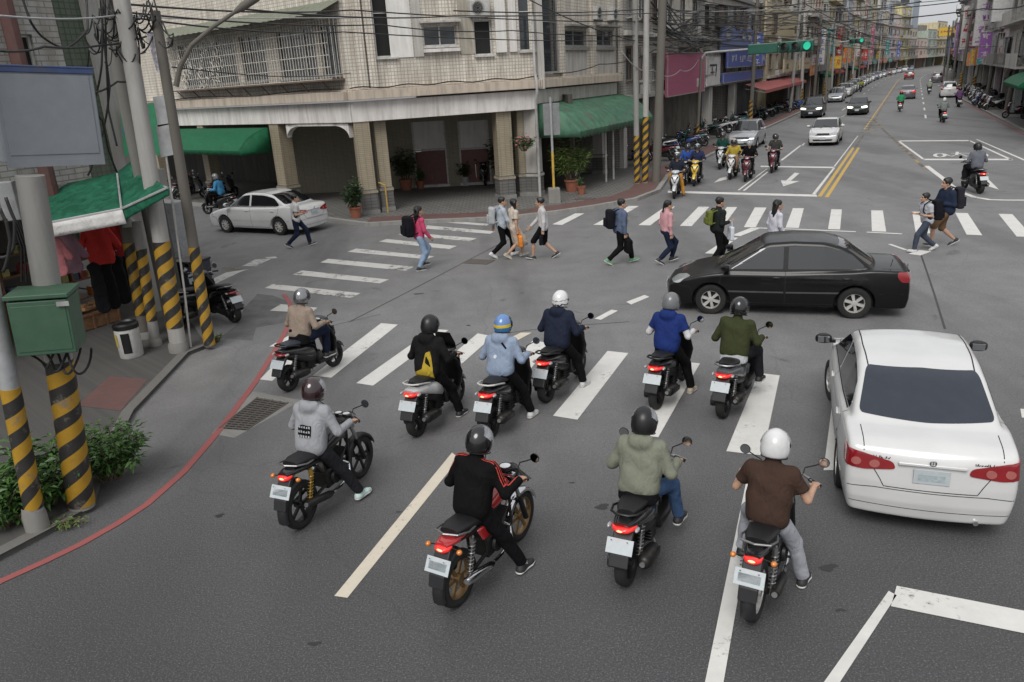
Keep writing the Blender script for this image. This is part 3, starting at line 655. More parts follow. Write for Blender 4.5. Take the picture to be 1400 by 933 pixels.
quads('lane_marking', [[(948, 1010), (976, 1010), (1037, 655), (1022, 650)], [(1100, 970), (1124, 970), (1226, 814), (1215, 808)], [(1226, 801), (1218, 829), (1440, 874), (1440, 843)], [(812.6, 436), (821.6, 437.5), (845, 425), (836, 423.5)], [(856, 413), (863, 416.5), (888, 406), (881, 403.5)],
  [(913, 261), (1116, 266.3), (1117.5, 269.2), (913, 263.8)], [(1040, 226.9), (1140, 228.3), (1140, 230.2), (1040, 228.6)], [(1110, 265.8), (1114.8, 266), (1142, 229.5), (1139.3, 229.5)], [(1139.5, 228), (1141.6, 228), (1173.5, 186), (1172.3, 186)],
  [(1227.5, 193.6), (1231, 193.6), (1265, 218), (1260.5, 218)], [(1229, 192.3), (1325, 191.8), (1326.5, 193.2), (1231, 193.6)], [(1323.5, 192.4), (1327, 192.4), (1385, 218.6), (1380, 218.6)], [(1262, 217.3), (1384, 217.3), (1385, 219.3), (1263, 219.3)], [(1334, 190.8), (1336.5, 190.8), (1404, 219.5), (1399, 219.5)],
  [(1008, 260.4), (1011, 260.4), (1049.5, 231), (1048, 230.8)], [(1015, 261), (1018.4, 261), (1051, 235), (1049, 234.8)], [(1095.5, 199), (1098, 199.2), (1101, 196), (1099, 196)], [(1066.5, 219.5), (1070, 219.6), (1096, 199.2), (1093.5, 199)], [(1117, 184.5), (1119, 184.6), (1127, 178), (1125.6, 178)], [(1139, 168.5), (1140.4, 168.6), (1147, 163.5), (1145.6, 163.5)], [(1150, 160.5), (1151, 160.5), (1157, 156.5), (1156, 156.5)]], PW, .006)
quads('lane_arrow', [[(1086.5, 236.3), (1093, 237.2), (1081, 247.6), (1093, 248), (1071, 255), (1067.5, 247), (1074.5, 247.2)], [(976, 250), (984, 244), (993, 241.4), (994.5, 245.2)], [(1349, 246), (1352, 246), (1366, 259.6), (1345, 253), (1349, 251)]], PW, .006)
for cx in (1285, 1342): line('bike_symbol', [(cx+7*math.cos(t), 212.5+2.4*math.sin(t)) for t in np.linspace(0, 6.28, 13)], .16, PW, .006)
line('bike_symbol', [(1290, 210.5), (1301, 214), (1312, 210), (1322, 214), (1335, 210.5)], .16, PW, .0065); line('bike_symbol', [(1300, 209.8), (1316, 209.6), (1330, 209.9)], .14, PW, .007); line('bike_symbol', [(1308, 212), (1309, 207.8)], .14, PW, .0075)
line('lane_marking', [(1267, 227), (1277, 235), (1288.6, 243.6), (1300, 253.5), (1314, 263), (1332, 269.5), (1353, 273.2), (1375, 273.8), (1420, 274)], .20, PW, .006)
line('lane_marking', [(1033, 311.8), (1100, 314), (1150, 316.2), (1170, 317)], .12, PW, .007); line('lane_marking', [(1185, 317.6), (1233, 320)], .12, PW, .007)
line('lane_marking', [(1033, 312), (1006, 322.6)], .28, PW, .008); line('lane_marking', [(1003, 325), (985, 337), (970, 347)], .26, PW, .006); line('lane_marking', [(1216, 334), (1239, 342)], .10, PW, .006); line('lane_marking', [(1250, 348.4), (1265, 343)], .3, PW, .006)
for a, b in (((1120.5, 269), (1166.8, 202)), ((1130, 270), (1174.2, 202))): line('lane_marking', [a, b], .14, PY, .006)
line('lane_marking', [S(u, -2.55) for u in range(48, 60, 4)], .12, PYW, .006, True)
for dv in (-.13, .13): line('lane_marking', [S(u, -2.6+dv) for u in range(60, 330, 6)], .10, PYW if dv > 0 else PY, .006, True)
line('lane_marking', [(1195, 164.5), (1207, 177), (1222, 191), (1240, 207), (1265, 231)], .16, PYW, .006)
for k in range(7): line('lane_marking', [S(57+2.2*k, -1.9-.07*k), S(58.3+2.2*k, -2.9+.02*k)], .25, PYW, .0065, True)
for u in list(range(70, 300, 10)): line('lane_marking', [S(u, 1.15), S(u+4, 1.15)], .14, PW, .006, True)
for u in list(range(84, 300, 12)): line('lane_marking', [S(u, -5.9), S(u+4, -5.9)], .12, PW, .006, True)
line('red_line', [(-60, 835), (-40, 822), (0, 795), (60, 768), (110, 744), (160, 716), (200, 690), (250, 646), (290, 600), (320, 562), (350, 521), (375, 481), (392, 450), (399, 430), (396, 414), (388, 402)], .105, PR, .009)
line('red_line', [(285, 396), (304, 398.5), (330, 403)], .11, PR, .006)
line('red_line', [(464, 303), (500, 307.5), (560, 304), (640, 301), (720, 296.5), (760, 291.5), (815, 283.5), (871, 273.5), (903, 261.5)], .10, PR, .006)
line('red_line', [S(u, max(4.5, 6.3-max(0, u-52)*.038)-.2) for u in range(34, 200, 6)], .12, PR, .006, True)
quads('worn_dash', [[(281, 386), (309, 372.8), (341, 368), (330, 371.5), (282, 394)], [(331.4, 364), (349, 354.8), (371, 354), (350, 364)], [(362, 352), (377, 351), (379, 353), (366, 354)]], PWW)
quads('worn_dash', [[(690, 466), (702, 468.5), (727, 455), (712, 455)]], PCR); quads('worn_dash', [[(303, 366), (330, 366.5), (331, 368.5), (304, 368)]], PYW)
line('road_seam', [(478, 440), (560, 398), (640, 356), (694, 328), (730, 312)], .035, TAR, .003); line('road_seam', [(1259, 348), (1268, 374), (1277, 401), (1292, 450)], .04, TAR, .003)
line('road_seam', [(696, 455), (760, 447), (860, 440)], .025, TAR, .003); line('road_seam', [(400, 440), (455, 445), (520, 430)], .02, TAR, .003)
PATCH = pm('asphalt_patch', (.105, .104, .104), rough=.85, var=.25, scale=3, bump=.3, bscale=60)
quads('asphalt_patch', [[(300, 462), (322, 446), (335, 420), (352, 402), (372, 404), (394, 412), (396, 430), (392, 441), (350, 448), (345, 466)]], PATCH, .002)
# gully grate in its concrete frame
quads('drain_frame', [[(289, 593), (346, 535.5), (413, 547.5), (320, 599)]], CONC, .003)
q = MB(); A, B, C_, D = [at(*p, .011) for p in ((300, 585.5), (352, 543.5), (394, 550.5), (337, 588))]
q.sheet([A-V(0, 0, .004), B-V(0, 0, .004), C_-V(0, 0, .004), D-V(0, 0, .004)], 1)
for k in range(15):
    t = (k+.5)/15; a, b = A+(B-A)*t, D+(C_-D)*t; q.tube([a, b], .012, 4)
for k in range(5):
    t = k/4; q.tube([A+(D-A)*t, B+(C_-B)*t], .012, 4)
tag(q.build('drain_grate', [pm('cast_iron', (.085, .075, .065), rough=.7, dirt=.5), SEAM]), kind='structure')
for px, py in ((655, 358), (712, 288), (800, 272)):
    c = at(px, py, .008 if py > 300 else .13); q = MB(); q.box((c[0], c[1], c[2]), (.75, .5, .012), rz=R(-27)); tag(q.build('manhole_cover', pm('cast_iron', (.085, .075, .065), rough=.7, dirt=.5)), kind='structure')
def mat_alpha(m, k):
    return m
STAIN = pm('oil_stain', (.026, .025, .025), rough=.5)
def stain(px, py, r, seed):
    rnd = random.Random(seed); c = at(px, py, .0035); ph = [rnd.uniform(0, 6.3) for _ in range(3)]
    pts = [(c[0]+r*(1+.25*math.sin(2*t+ph[0])+.2*math.sin(3*t+ph[1])+.12*math.sin(7*t+ph[2]))*math.cos(t), c[1]+.55*r*(1+.25*math.sin(2*t+ph[0])+.2*math.sin(3*t+ph[1]))*math.sin(t), .0035) for t in np.linspace(0, 6.2, 24)]
    q = MB(); q.sheet(pts); return tag(q.build('oil_stain', STAIN), kind='structure')
for k, (px, py, r) in enumerate(((823, 693, .09), (782, 660, .03), (1132, 776, .09), (1149, 834, .04), (572, 402, .10), (640, 445, .05), (300, 705, .06), (545, 700, .03), (430, 880, .05))): stain(px, py, r, k)
# ---------------------------------------------------------------- buildings
def face(P, Q, z=0.):
    "frame of a vertical wall: origin, unit along, unit outward (right of P->Q seen from above), yaw"
    P, Q = np.array(P[:2]), np.array(Q[:2]); d = Q-P; L = np.linalg.norm(d); d /= L
    return dict(P=P, d=d, n=np.array([d[1], -d[0]]), L=L, yaw=math.atan2(d[1], d[0]))
def onface(F, px, py, off=0.):
    d = CF*FPX+CR*(px-700)-CU*(py-466.5); o = F['P']+F['n']*off
    k = (o@F['n'])/(d[:2]@F['n']); p = d*k; return float((p[:2]-o)@F['d']), float(p[2]+CAMH)
def put(o, F, z=0., root=None, s=0., off=0.):
    "place an object built in wall coordinates (x along, -y outward, z up) on the wall"
    p = F['P']+F['d']*s+F['n']*off; o.location = (p[0], p[1], z) if root is None else (p[0]-root.location[0], p[1]-root.location[1], z-root.location[2]); o.rotation_euler = (0, 0, F['yaw'])
    if root is not None: o.parent = root
    return o
def wall(F, root, z0, z1, holes, mat, th=.22, s0=0., s1=None, name='wall', off=0.):
    s1 = F['L'] if s1 is None else s1
    xs = sorted({s0, s1, *[min(max(h[i], s0), s1) for h in holes for i in (0, 2)]}); zs = sorted({z0, z1, *[min(max(h[i], z0), z1) for h in holes for i in (1, 3)]})
    nx, nz = len(xs)-1, len(zs)-1; fill = [[not any(h[0]-1e-6 <= (xs[i]+xs[i+1])/2 <= h[2] and h[1] <= (zs[k]+zs[k+1])/2 <= h[3] for h in holes) for k in range(nz)] for i in range(nx)]
    q = MB()
    for i in range(nx):
        for k in range(nz):
            if not fill[i][k]: continue
            a, b, c, d = xs[i], xs[i+1], zs[k], zs[k+1]
            q.sheet([(a, 0, c), (b, 0, c), (b, 0, d), (a, 0, d)]); q.sheet([(a, th, c), (a, th, d), (b, th, d), (b, th, c)])
            if i == 0 or not fill[i-1][k]: q.sheet([(a, 0, c), (a, 0, d), (a, th, d), (a, th, c)])
            if i == nx-1 or not fill[i+1][k]: q.sheet([(b, 0, c), (b, th, c), (b, th, d), (b, 0, d)])
            if k == 0 or not fill[i][k-1]: q.sheet([(a, 0, c), (a, th, c), (b, th, c), (b, 0, c)])
            if k == nz-1 or not fill[i][k+1]: q.sheet([(a, 0, d), (b, 0, d), (b, th, d), (a, th, d)])
    return put(q.build(name, mat), F, 0, root, 0, off)
PANE = pm('window_pane', (.03, .035, .04), rough=.12, rvar=.06, coat=.6, var=.4, scale=1.5); PANE2 = pm('curtained_pane', (.16, .155, .145), rough=.3, coat=.3, var=.3, scale=3); DARK = pm('dark_room', (.012, .012, .012), rough=.9)
FRAME = pm('aluminium_frame', (.34, .34, .33), rough=.45, metal=.3, dirt=.4); FRAMEW = pm('white_frame', (.48, .47, .45), rough=.5, dirt=.4); RUST = pm('rusty_steel', (.14, .10, .08), rough=.75, dirt=.5, bump=.2); GRILLE = pm('painted_grille', (.56, .53, .47), rough=.6, dirt=.5)
ACM = pm('ac_casing', (.42, .41, .39), rough=.55, dirt=.5)
def window(root, F, s0, z0, s1, z1, mull=1, fm=None, pane=None, deep=.12, sill=True, name='window', subs=True, bars=0):
    fm = fm or FRAME; q = MB(); w_, h = s1-s0, z1-z0; f = .05
    for x in (f/2, w_-f/2): q.box((x, deep, h/2), (f, .07, h))
    for z in (f/2, h-f/2): q.box((w_/2, deep, z), (w_-2*f, .07, f))
    for k in range(1, mull+1): q.box((w_*k/(mull+1), deep, h/2), (.045, .06, h-2*f))
    if sill: q.box((w_/2, -.03, -.04), (w_+.1, .16, .06))
    for k in range(bars): q.box((w_/2, deep-.05, h*(k+1)/(bars+1)), (w_-.1, .02, .025))
    o = put(q.build(name, fm), F, z0, root, s0)
    q = MB(); q.box((w_/2, deep+.02, h/2), (w_-.06, .012, h-.06)); q.build('pane', pane or PANE, o); return o
def ac_unit(label, F, s, z, off=0., w_=.78, h=.55, group='window air conditioners'):
    t = thing('air_conditioner', label, 'air conditioner', (0, 0, 0), 0, group); put(t, F, z, None, s, off)
    q = MB(); q.box((0, -.17, h/2), (w_, .32, h)); q.build('casing', ACM, t, bevel=.02)
    q = MB(); q.lathe([(.22, 0), (.235, .012), (.235, -.01)], (-.1, 0, 0), 'y', 20)
    for k in range(6): q.tube([(-.1-.22+.044*(k+.5)*2, -.0, -.001), (-.1-.22+.044*(k+.5)*2, 0, .001)], .004, 4)
    for r in (.06, .11, .16, .2): q.lathe([(r, -.006), (r+.008, -.012), (r, -.012)], (-.1, 0, 0), 'y', 18)
    q.build('fan_guard', FRAME, t, loc=(0, -.335, h/2))
    q = MB(); q.lathe([(.001, -.334), (.2, -.334)], (-.1, 0, h/2), 'y', 18); q.build('fan', DARK, t)
    q = MB(); q.box((-.28, -.14, -.03), (.04, .4, .04)); q.box((.28, -.14, -.03), (.04, .4, .04)); q.build('bracket', RUST, t)
    return t
# ---- corner building -------------------------------------------------------
TILE = tiled('cream_facade_tile', (.69, .645, .57), (.36, .32, .265), (.125, .125), .72, 0, (.15, .115, .08)); TILE2 = tiled('tan_pillar_tile', (.34, .29, .20), (.16, .14, .11), (.22, .07), .6); TILE3 = tiled('dark_plinth_tile', (.13, .13, .125), (.06, .06, .06), (.25, .12), .4)
WPL = plaster('white_fascia', (.68, .65, .62), .45); TANB = plaster('tan_ledge', (.50, .43, .35), .6); GPL = plaster('grey_render', (.46, .44, .41), .6); LPL = plaster('pale_panel', (.70, .685, .65), .3)
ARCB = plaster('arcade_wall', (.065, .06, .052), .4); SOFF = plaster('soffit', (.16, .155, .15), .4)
P0, P1 = at(497, 294, .12), at(739, 268, .12); P2 = S(37.8, -12.95); PA = P0+V(-.757, .653, 0)*36
FA, FB, FC = face(PA, P0), face(P0, P1), face(P1, P2)
CB = thing('corner_building', 'old cream tiled corner building with open porches at the crossing', 'building', (P0[0], P0[1], 0))
ZB, ZF, ZT, ZTOP = 3.55, 4.28, 4.72, 11.2
def rect(F, x0, y0, x1, y1):
    (a, b), (c, d) = onface(F, x0, y1), onface(F, x1, y0); return [min(a, c), min(b, d), max(a, c), max(b, d)]
# upper storeys
wb = [rect(FB, 515, -45, 530, 79), rect(FB, 580, 34, 623, 64), rect(FB, 650, 27, 671, 76), rect(FB, 711, -40, 731, 70)]
wall(FB, CB, ZT, ZTOP, wb, TILE)
wc = [rect(FC, 744, -40, 762, 100), rect(FC, 771, 42, 801, 63), rect(FC, 816, 42, 838, 63)]
wall(FC, CB, ZT, ZTOP, wc, TILE)
sA = lambda px: onface(FA, px, 60)[0]
wa = [[sA(242), 5.25, sA(318), 7.0], [sA(326), 5.25, sA(360), 7.0], [sA(378), 5.25, sA(430), 7.0], [sA(436), 5.25, sA(462), 7.0]]
wall(FA, CB, ZT, ZTOP, wa, TILE)
for F, hs_ in ((FB, wb), (FC, wc)):
    for i, h in enumerate(hs_):
        tall = h[3]-h[1] > 2
        window(CB, F, *h, mull=0 if (tall or (F is FB and i == 2)) else 1, fm=FRAME if F is FC else FRAMEW, pane=DARK if F is FB and i in (0, 2) else PANE, bars=1 if tall else 0)
for h in wa: window(CB, FA, *h, mull=2, pane=PANE)
# pale render panels and pilasters on the chamfered face
def bar(F, s, z0, z1, w_, d, mat, name='pilaster', off=0.):
    q = MB(); q.box((0, -d/2+.002, (z0+z1)/2), (w_, d, z1-z0)); return put(q.build(name, mat, bevel=.01), F, 0, CB, s, off)
s_ = lambda px, py=40: onface(FB, px, py)[0]
bar(FB, (s_(530)+s_(563))/2, 5.72, ZTOP, s_(563)-s_(531), .04, LPL, 'pale_panel'); bar(FB, (s_(563)+s_(577))/2, 5.72, ZTOP, s_(576)-s_(563.5), .07, GPL, 'pale_panel')
bar(FB, (s_(626)+s_(648))/2, 5.72, ZTOP, s_(648)-s_(628), .03, plaster('stained_panel', (.38, .35, .29), .8), 'pale_panel')
for px in (489, 503): bar(FB, s_(px), ZT, ZTOP, .30, .20, TILE)
bar(FB, s_(683), 5.72, ZTOP, .42, .16, LPL); bar(FB, s_(700), 5.72, ZTOP, .3, .10, WPL); bar(FB, s_(735), 4.3, ZTOP, .26, .24, GPL)
q = MB(); h = wb[1]; w_ = h[2]-h[0]
q.box((w_/2, -.14, 0), (w_+.25, .42, .09)); put(q.build('window_canopy', GPL, bevel=.01), FB, h[3]+.12, CB, h[0]); q = MB(); q.box((w_/2, -.08, 0), (w_+.12, .26, .12)); put(q.build('window_ledge', WPL, bevel=.01), FB, h[1]-.16, CB, h[0])
for h in wc[1:]:
    w_ = h[2]-h[0]; q = MB(); q.box((w_/2, -.18, 0), (w_+.3, .5, .08)); put(q.build('window_canopy', CONC, bevel=.01), FC, h[3]+.14, CB, h[0])
    q = MB(); q.box((w_/2, -.05, 0), (w_+.14, .2, .10)); put(q.build('window_ledge', CONC, bevel=.01), FC, h[1]-.13, CB, h[0]); q = MB(); q.box((w_/2, -.012, -.75), (w_, .03, 1.1)); put(q.build('pale_panel', GPL), FC, h[1]-.05, CB, h[0])
sc_ = lambda px: onface(FC, px, 40)[0]
for px in (766, 808, 846): bar(FC, sc_(px), ZT, ZTOP, .28, .14, TILE)
# ledge, fascia, soffit, arcade
for F, zf in ((FA, ZB), (FB, ZB), (FC, 3.75)):
    L = F['L']; q = MB(); q.box((L/2, -.10, (ZF+ZT)/2), (L+.16, .46, ZT-ZF-.12)); q.box((L/2, -.05, ZT-.045), (L+.1, .36, .09)); put(q.build('ledge', TANB, bevel=.015), F, 0, CB)
    q = MB(); q.box((L/2, .06, (zf+ZF)/2), (L-.02, .20, ZF-zf-.004)); put(q.build('fascia', WPL if F is not FC else GPL, bevel=.012), F, 0, CB)
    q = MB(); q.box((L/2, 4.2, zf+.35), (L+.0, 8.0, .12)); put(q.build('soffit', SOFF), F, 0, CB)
def pillar(F, s, w_, z1, d=None, off=0., plinth=1.05, mat=None):
    d = d or w_; q = MB(); q.box((0, d/2, (z1+plinth)/2), (w_, d, z1-plinth)); q.box((0, d/2, plinth/2+.13), (w_+.05, d+.05, plinth-.26), 1); q.box((0, d/2, plinth-.10), (w_+.10, d+.10, .10), 0); q.box((0, d/2, .14), (w_+.10, d+.10, .26), 2)
    return put(q.build('pillar', [mat or TILE2, TILE3, CONC], bevel=.008), F, 0.0, CB, s, off)
pillar(FB, .32, .58, ZB+.05); pillar(FB, 1.05, .46, ZB+.05, off=-.35)
LB = FB['L']; pillar(FB, LB-1.35, .62, ZB+.05, off=-.15); pillar(FB, LB-.45, .5, ZB+.05, off=-.45); 
for px in (382,): pillar(FA, onface(FA, px, 230)[0], .62, ZB+.05)
pillar(FA, onface(FA, 283, 230)[0], .5, ZB+.05); pillar(FA, onface(FA, 215, 230)[0], .5, ZB+.05)
# rounded haunches under the beam of the car porch
sa, sb = onface(FA, 394, 200)[0], FA['L']-.3
q = MB()
for s0, s1, sg in ((sa, sa+.9, 1), (sb-.9, sb, -1)):
    c = s1 if sg > 0 else s0; pts = [(s0 if sg > 0 else s1, ZB+.02), (c, ZB+.02)]+[(c-sg*.9*math.sin(t), ZB-.55+.45*math.cos(t)) for t in np.linspace(0, math.pi/2, 9)]
    q.extr(pts, .02, .26)
q.box(((sa+sb)/2, .14, ZB-.05), (sb-sa, .24, .12)); put(q.build('beam', WPL), FA, 0, CB)
# porch back wall with two half-shuttered doors
Q0, Q1 = at(538, 259, .12), at(735, 249, .12); FP = face(Q0, Q1)
TILE4 = tiled('porch_wall_tile', (.30, .27, .20), (.17, .15, .12), (.2, .06), .35)
dr = [rect(FP, 569, 165, 607, 248), rect(FP, 631, 164, 667, 247)]
wall(FP, CB, 0, 4.0, [[h[0], .1, h[2], h[3]] for h in dr], TILE4, s0=-5, s1=FP['L']+.1)
MAR = pm('maroon_shutter', (.15, .06, .055), rough=.55, dirt=.3)
for h in dr:
    w_, zt_ = h[2]-h[0], h[3]; q = MB(); f = .07
    for x in (f/2, w_-f/2): q.box((x, .06, zt_/2), (f, .1, zt_))
    q.box((w_/2, .06, zt_-f/2), (w_-2*f, .1, f)); q.box((w_/2, .06, zt_*.55), (w_-2*f, .1, f)); q.box((w_/2, .02, .08), (w_+.1, .3, .12)); o = put(q.build('door', FRAMEW), FP, .12, CB, h[0])
    q = MB(); q.box((w_/2, .09, zt_*.775), (w_-.1, .03, zt_*.42)); q.build('door_panel', LPL, o)
    q = MB(); q.box((w_/2, .10, zt_*.27), (w_-.12, .02, zt_*.52))
    for k in range(16): q.box((w_/2, .085, .12+zt_*.5*k/16), (w_-.14, .02, .02))
    q.build('shutter', MAR, o); q = MB(); q.tube([(w_*.5, .02, .35), (w_*.5, .02, .95)], .012, 6); q.build('handle', CHROME, o)
q = MB(); q.prism([tuple((p-P0)[:2]) for p in (P0+V(.1, .1, 0), P1+V(-.1, .1, 0), V(*Q1[:2], 0), V(*Q0[:2], 0)-V(1.5, 0, 0))], .0, .018); q.build('porch_floor', plaster('porch_concrete', (.27, .255, .23), .5), CB)
# side walls of the porch and arcade backs
wall(face(Q1, P1+V(1.4, 1.6, 0)), CB, 0, 4, [], ARCB)
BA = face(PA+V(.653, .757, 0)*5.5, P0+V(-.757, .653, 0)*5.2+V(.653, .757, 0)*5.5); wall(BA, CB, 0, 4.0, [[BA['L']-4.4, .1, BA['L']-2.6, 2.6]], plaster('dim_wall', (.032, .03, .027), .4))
window(CB, BA, BA['L']-4.4, .15, BA['L']-2.6, 2.6, mull=1, name='door', sill=False)
BC = face(P1+V(DU[0], DU[1], 0)*4.0-V(DV[0], DV[1], 0)*1.9, P2+V(-DV[0], -DV[1], 0)*1.9); wall(BC, CB, 0, 4, [[.4, .1, 3.6, 2.8]], ARCB); window(CB, BC, .4, .12, 3.6, 2.8, mull=3, sill=False, name='shopfront')
for s in (.25, 3.5, 7.2): pillar(FC, s, .5, 3.8, off=-.1, mat=GPL)
q = MB(); q.prism([tuple((p-P0)[:2]) for p in (PA+V(.653, .757, 0)*.25, P0+V(.1, .35, 0), P1+V(-.25, .1, 0), P2+V(-.25, .1, 0), P2+V(-14, 7, 0), PA+V(6, 14, 0))], ZTOP-.6, ZTOP-.1); q.build('roof', CONC, CB)
wall(face(P2, P2+V(-DV[0], -DV[1], 0)*12), CB, ZT, ZTOP, [], GPL)
# window cage, screen and corrugated canopy on the side-street face
s0, s1 = sA(234), sA(465); zc0, zc1 = 5.12, 7.15; q = MB(); n = int((s1-s0)/.17)
for k in range(n+1): q.tube([(s0+(s1-s0)*k/n, -.55, zc0), (s0+(s1-s0)*k/n, -.55, zc1)], .014, 4)
for z in np.linspace(zc0, zc1, 6): q.tube([(s0, -.55, z), (s1, -.55, z)], .014, 4)
for s in (s0, s1):
    for k in range(4): q.tube([(s, -.55*k/3, zc0), (s, -.55*k/3, zc1)], .014, 4)
put(q.build('window_cage', GRILLE), FA, 0, CB); q = MB(); q.box(((s0+s1)/2, -.28, zc0-.03), (s1-s0+.1, .62, .06)); 
for k in range(9):
    s = s0+(s1-s0)*(k+.5)/9; q.tube([(s, -.5, zc0-.05), (s, -.01, zc0-.55)], .022, 5)
put(q.build('cage_shelf', RUST), FA, 0, CB)
q = MB(); e0, e1 = sA(236), sA(322); rnd = random.Random(3)
for k in range(70):      # swirling wrought screen
    cx, cz, r = rnd.uniform(e0+.15, e1-.15), rnd.uniform(zc0+.12, zc1-.12), rnd.uniform(.06, .2); a = rnd.uniform(0, 6.3); pts = [(cx+r*math.cos(a+t)*(.5+.5*t/4), -.58, min(zc1, max(zc0, cz+r*1.3*math.sin(a+t)*(.5+.5*t/4)))) for t in np.linspace(0, 4.2, 9)]; q.tube(pts, .016, 4)
put(q.build('iron_screen', GRILLE), FA, 0, CB)
CORR = pm('corrugated_canopy', (.15, .165, .12), rough=.6, dirt=.6); q = MB(); n = 60; L = s1-s0+.6; A_, B_ = [], []
for k in range(n+1): x = s0-.3+L*k/n; dz = .025*(k % 2); A_.append((x, .0, 7.75+dz)); B_.append((x, -1.15, 7.25+dz))
q.add(A_+B_, [(i, i+1, n+2+i, n+1+i) for i in range(n)]); put(q.build('canopy', CORR), FA, 0, CB)
ac_unit('white air conditioner above the dark open window of the corner building', FB, s_(655), onface(FB, 655, 23)[1], group=None); ac_unit('left one of two air conditioners under the eaves beside the corner pipe', FC, sc_(812), onface(FC, 812, 28)[1], group=None); ac_unit('right one of two air conditioners above the small green awning side', FC, sc_(834), onface(FC, 834, 29)[1], group=None)
# rain pipe on the corner and cables clipped along the ledge
PIPE = pm('grey_pipe', (.40, .40, .39), rough=.5, dirt=.4); q = MB(); q.tube([(0, -.32, 7), (0, -.32, 4.9), (.02, -.42, 4.6), (.02, -.42, 4.2), (.02, -.22, 3.9), (.03, -.2, .1)], .055, 10); put(q.build('rain_pipe', PIPE, smooth=True), FB, 0, CB, LB-.12)
q = MB(); q.tube([(LB*k/30, -.335-.02*math.sin(k*2.1), ZT+.03+.04*math.sin(k*.9)) for k in range(31)], .022, 5); put(q.build('ledge_cable', RUBBER, smooth=True), FB, 0, CB)
q = MB(); L = FA['L']; q.tube([(L*k/40, -.335-.02*math.sin(k*2.1), ZT+.02+.05*math.sin(k*.7)) for k in range(41)], .02, 5); put(q.build('ledge_cable', RUBBER, smooth=True), FA, 0, CB)
# awnings
GRN = cloth('green_canvas', (.016, .105, .05), .16, .3, .6); GRN2 = pm('green_sheet', (.043, .13, .075), rough=.55, var=.3, dirt=.65, scale=3)
def barrel(F, s0, s1, zt, zb, proj, mat, root, name='awning', ribs=0, scal=False, ends=True):
    q = MB(); n = 12; prof = [(-proj*t, zt-(zt-zb)*(.75*t**1.5+.25*t**6)) for t in np.linspace(0, 1, n)]; m = max(8, int((s1-s0)/.12)); rings = []
    for i in range(m+1):
        s = s0+(s1-s0)*i/m; k = .03*abs(math.sin(i*math.pi/4)) if ribs else 0; ring = [(s, y-k*.5, z+k) for y, z in prof]; dz = .09*abs(math.sin(i*math.pi/3)) if scal else .02*math.sin(i*1.3); ring.append((s, -proj-.005, zb-.18-dz)); rings.append(ring)
    q.rings(rings, 0, False, False)
    if ends:
        for s in (s0, s1): q.sheet([(s, y, z) for y, z in prof]+[(s, -proj, zb-.2), (s, 0, zb-.2)])
    o = put(q.build(name, mat, smooth=True, ang=30), F, 0, root); so = o.modifiers.new('thick', 'SOLIDIFY'); so.thickness = .015; return o
barrel(FA, onface(FA, 238, 190)[0]-.0, onface(FA, 369, 190)[0], 3.42, 2.62, 1.5, GRN, CB)
aw = barrel(FC, .15, FC['L']+.3, 3.72, 2.62, 1.75, GRN2, CB, ribs=1, scal=True); aw['label'] = 'weathered ribbed green awning with a scalloped hem'
q = MB()
for s in (4.2, 5.1): q.tube([(s, -1.2, .1), (s, -1.2, 3.0)], .05, 8)
put(q.build('awning_post', PIPE, smooth=True), FC, 0, CB)
ORD = 'first second third fourth fifth sixth seventh eighth ninth tenth eleventh twelfth thirteenth fourteenth fifteenth sixteenth seventeenth eighteenth nineteenth twentieth twenty-first twenty-second twenty-third twenty-fourth twenty-fifth twenty-sixth twenty-seventh twenty-eighth twenty-ninth thirtieth thirty-first thirty-second thirty-third thirty-fourth thirty-fifth thirty-sixth thirty-seventh thirty-eighth thirty-ninth'.split()
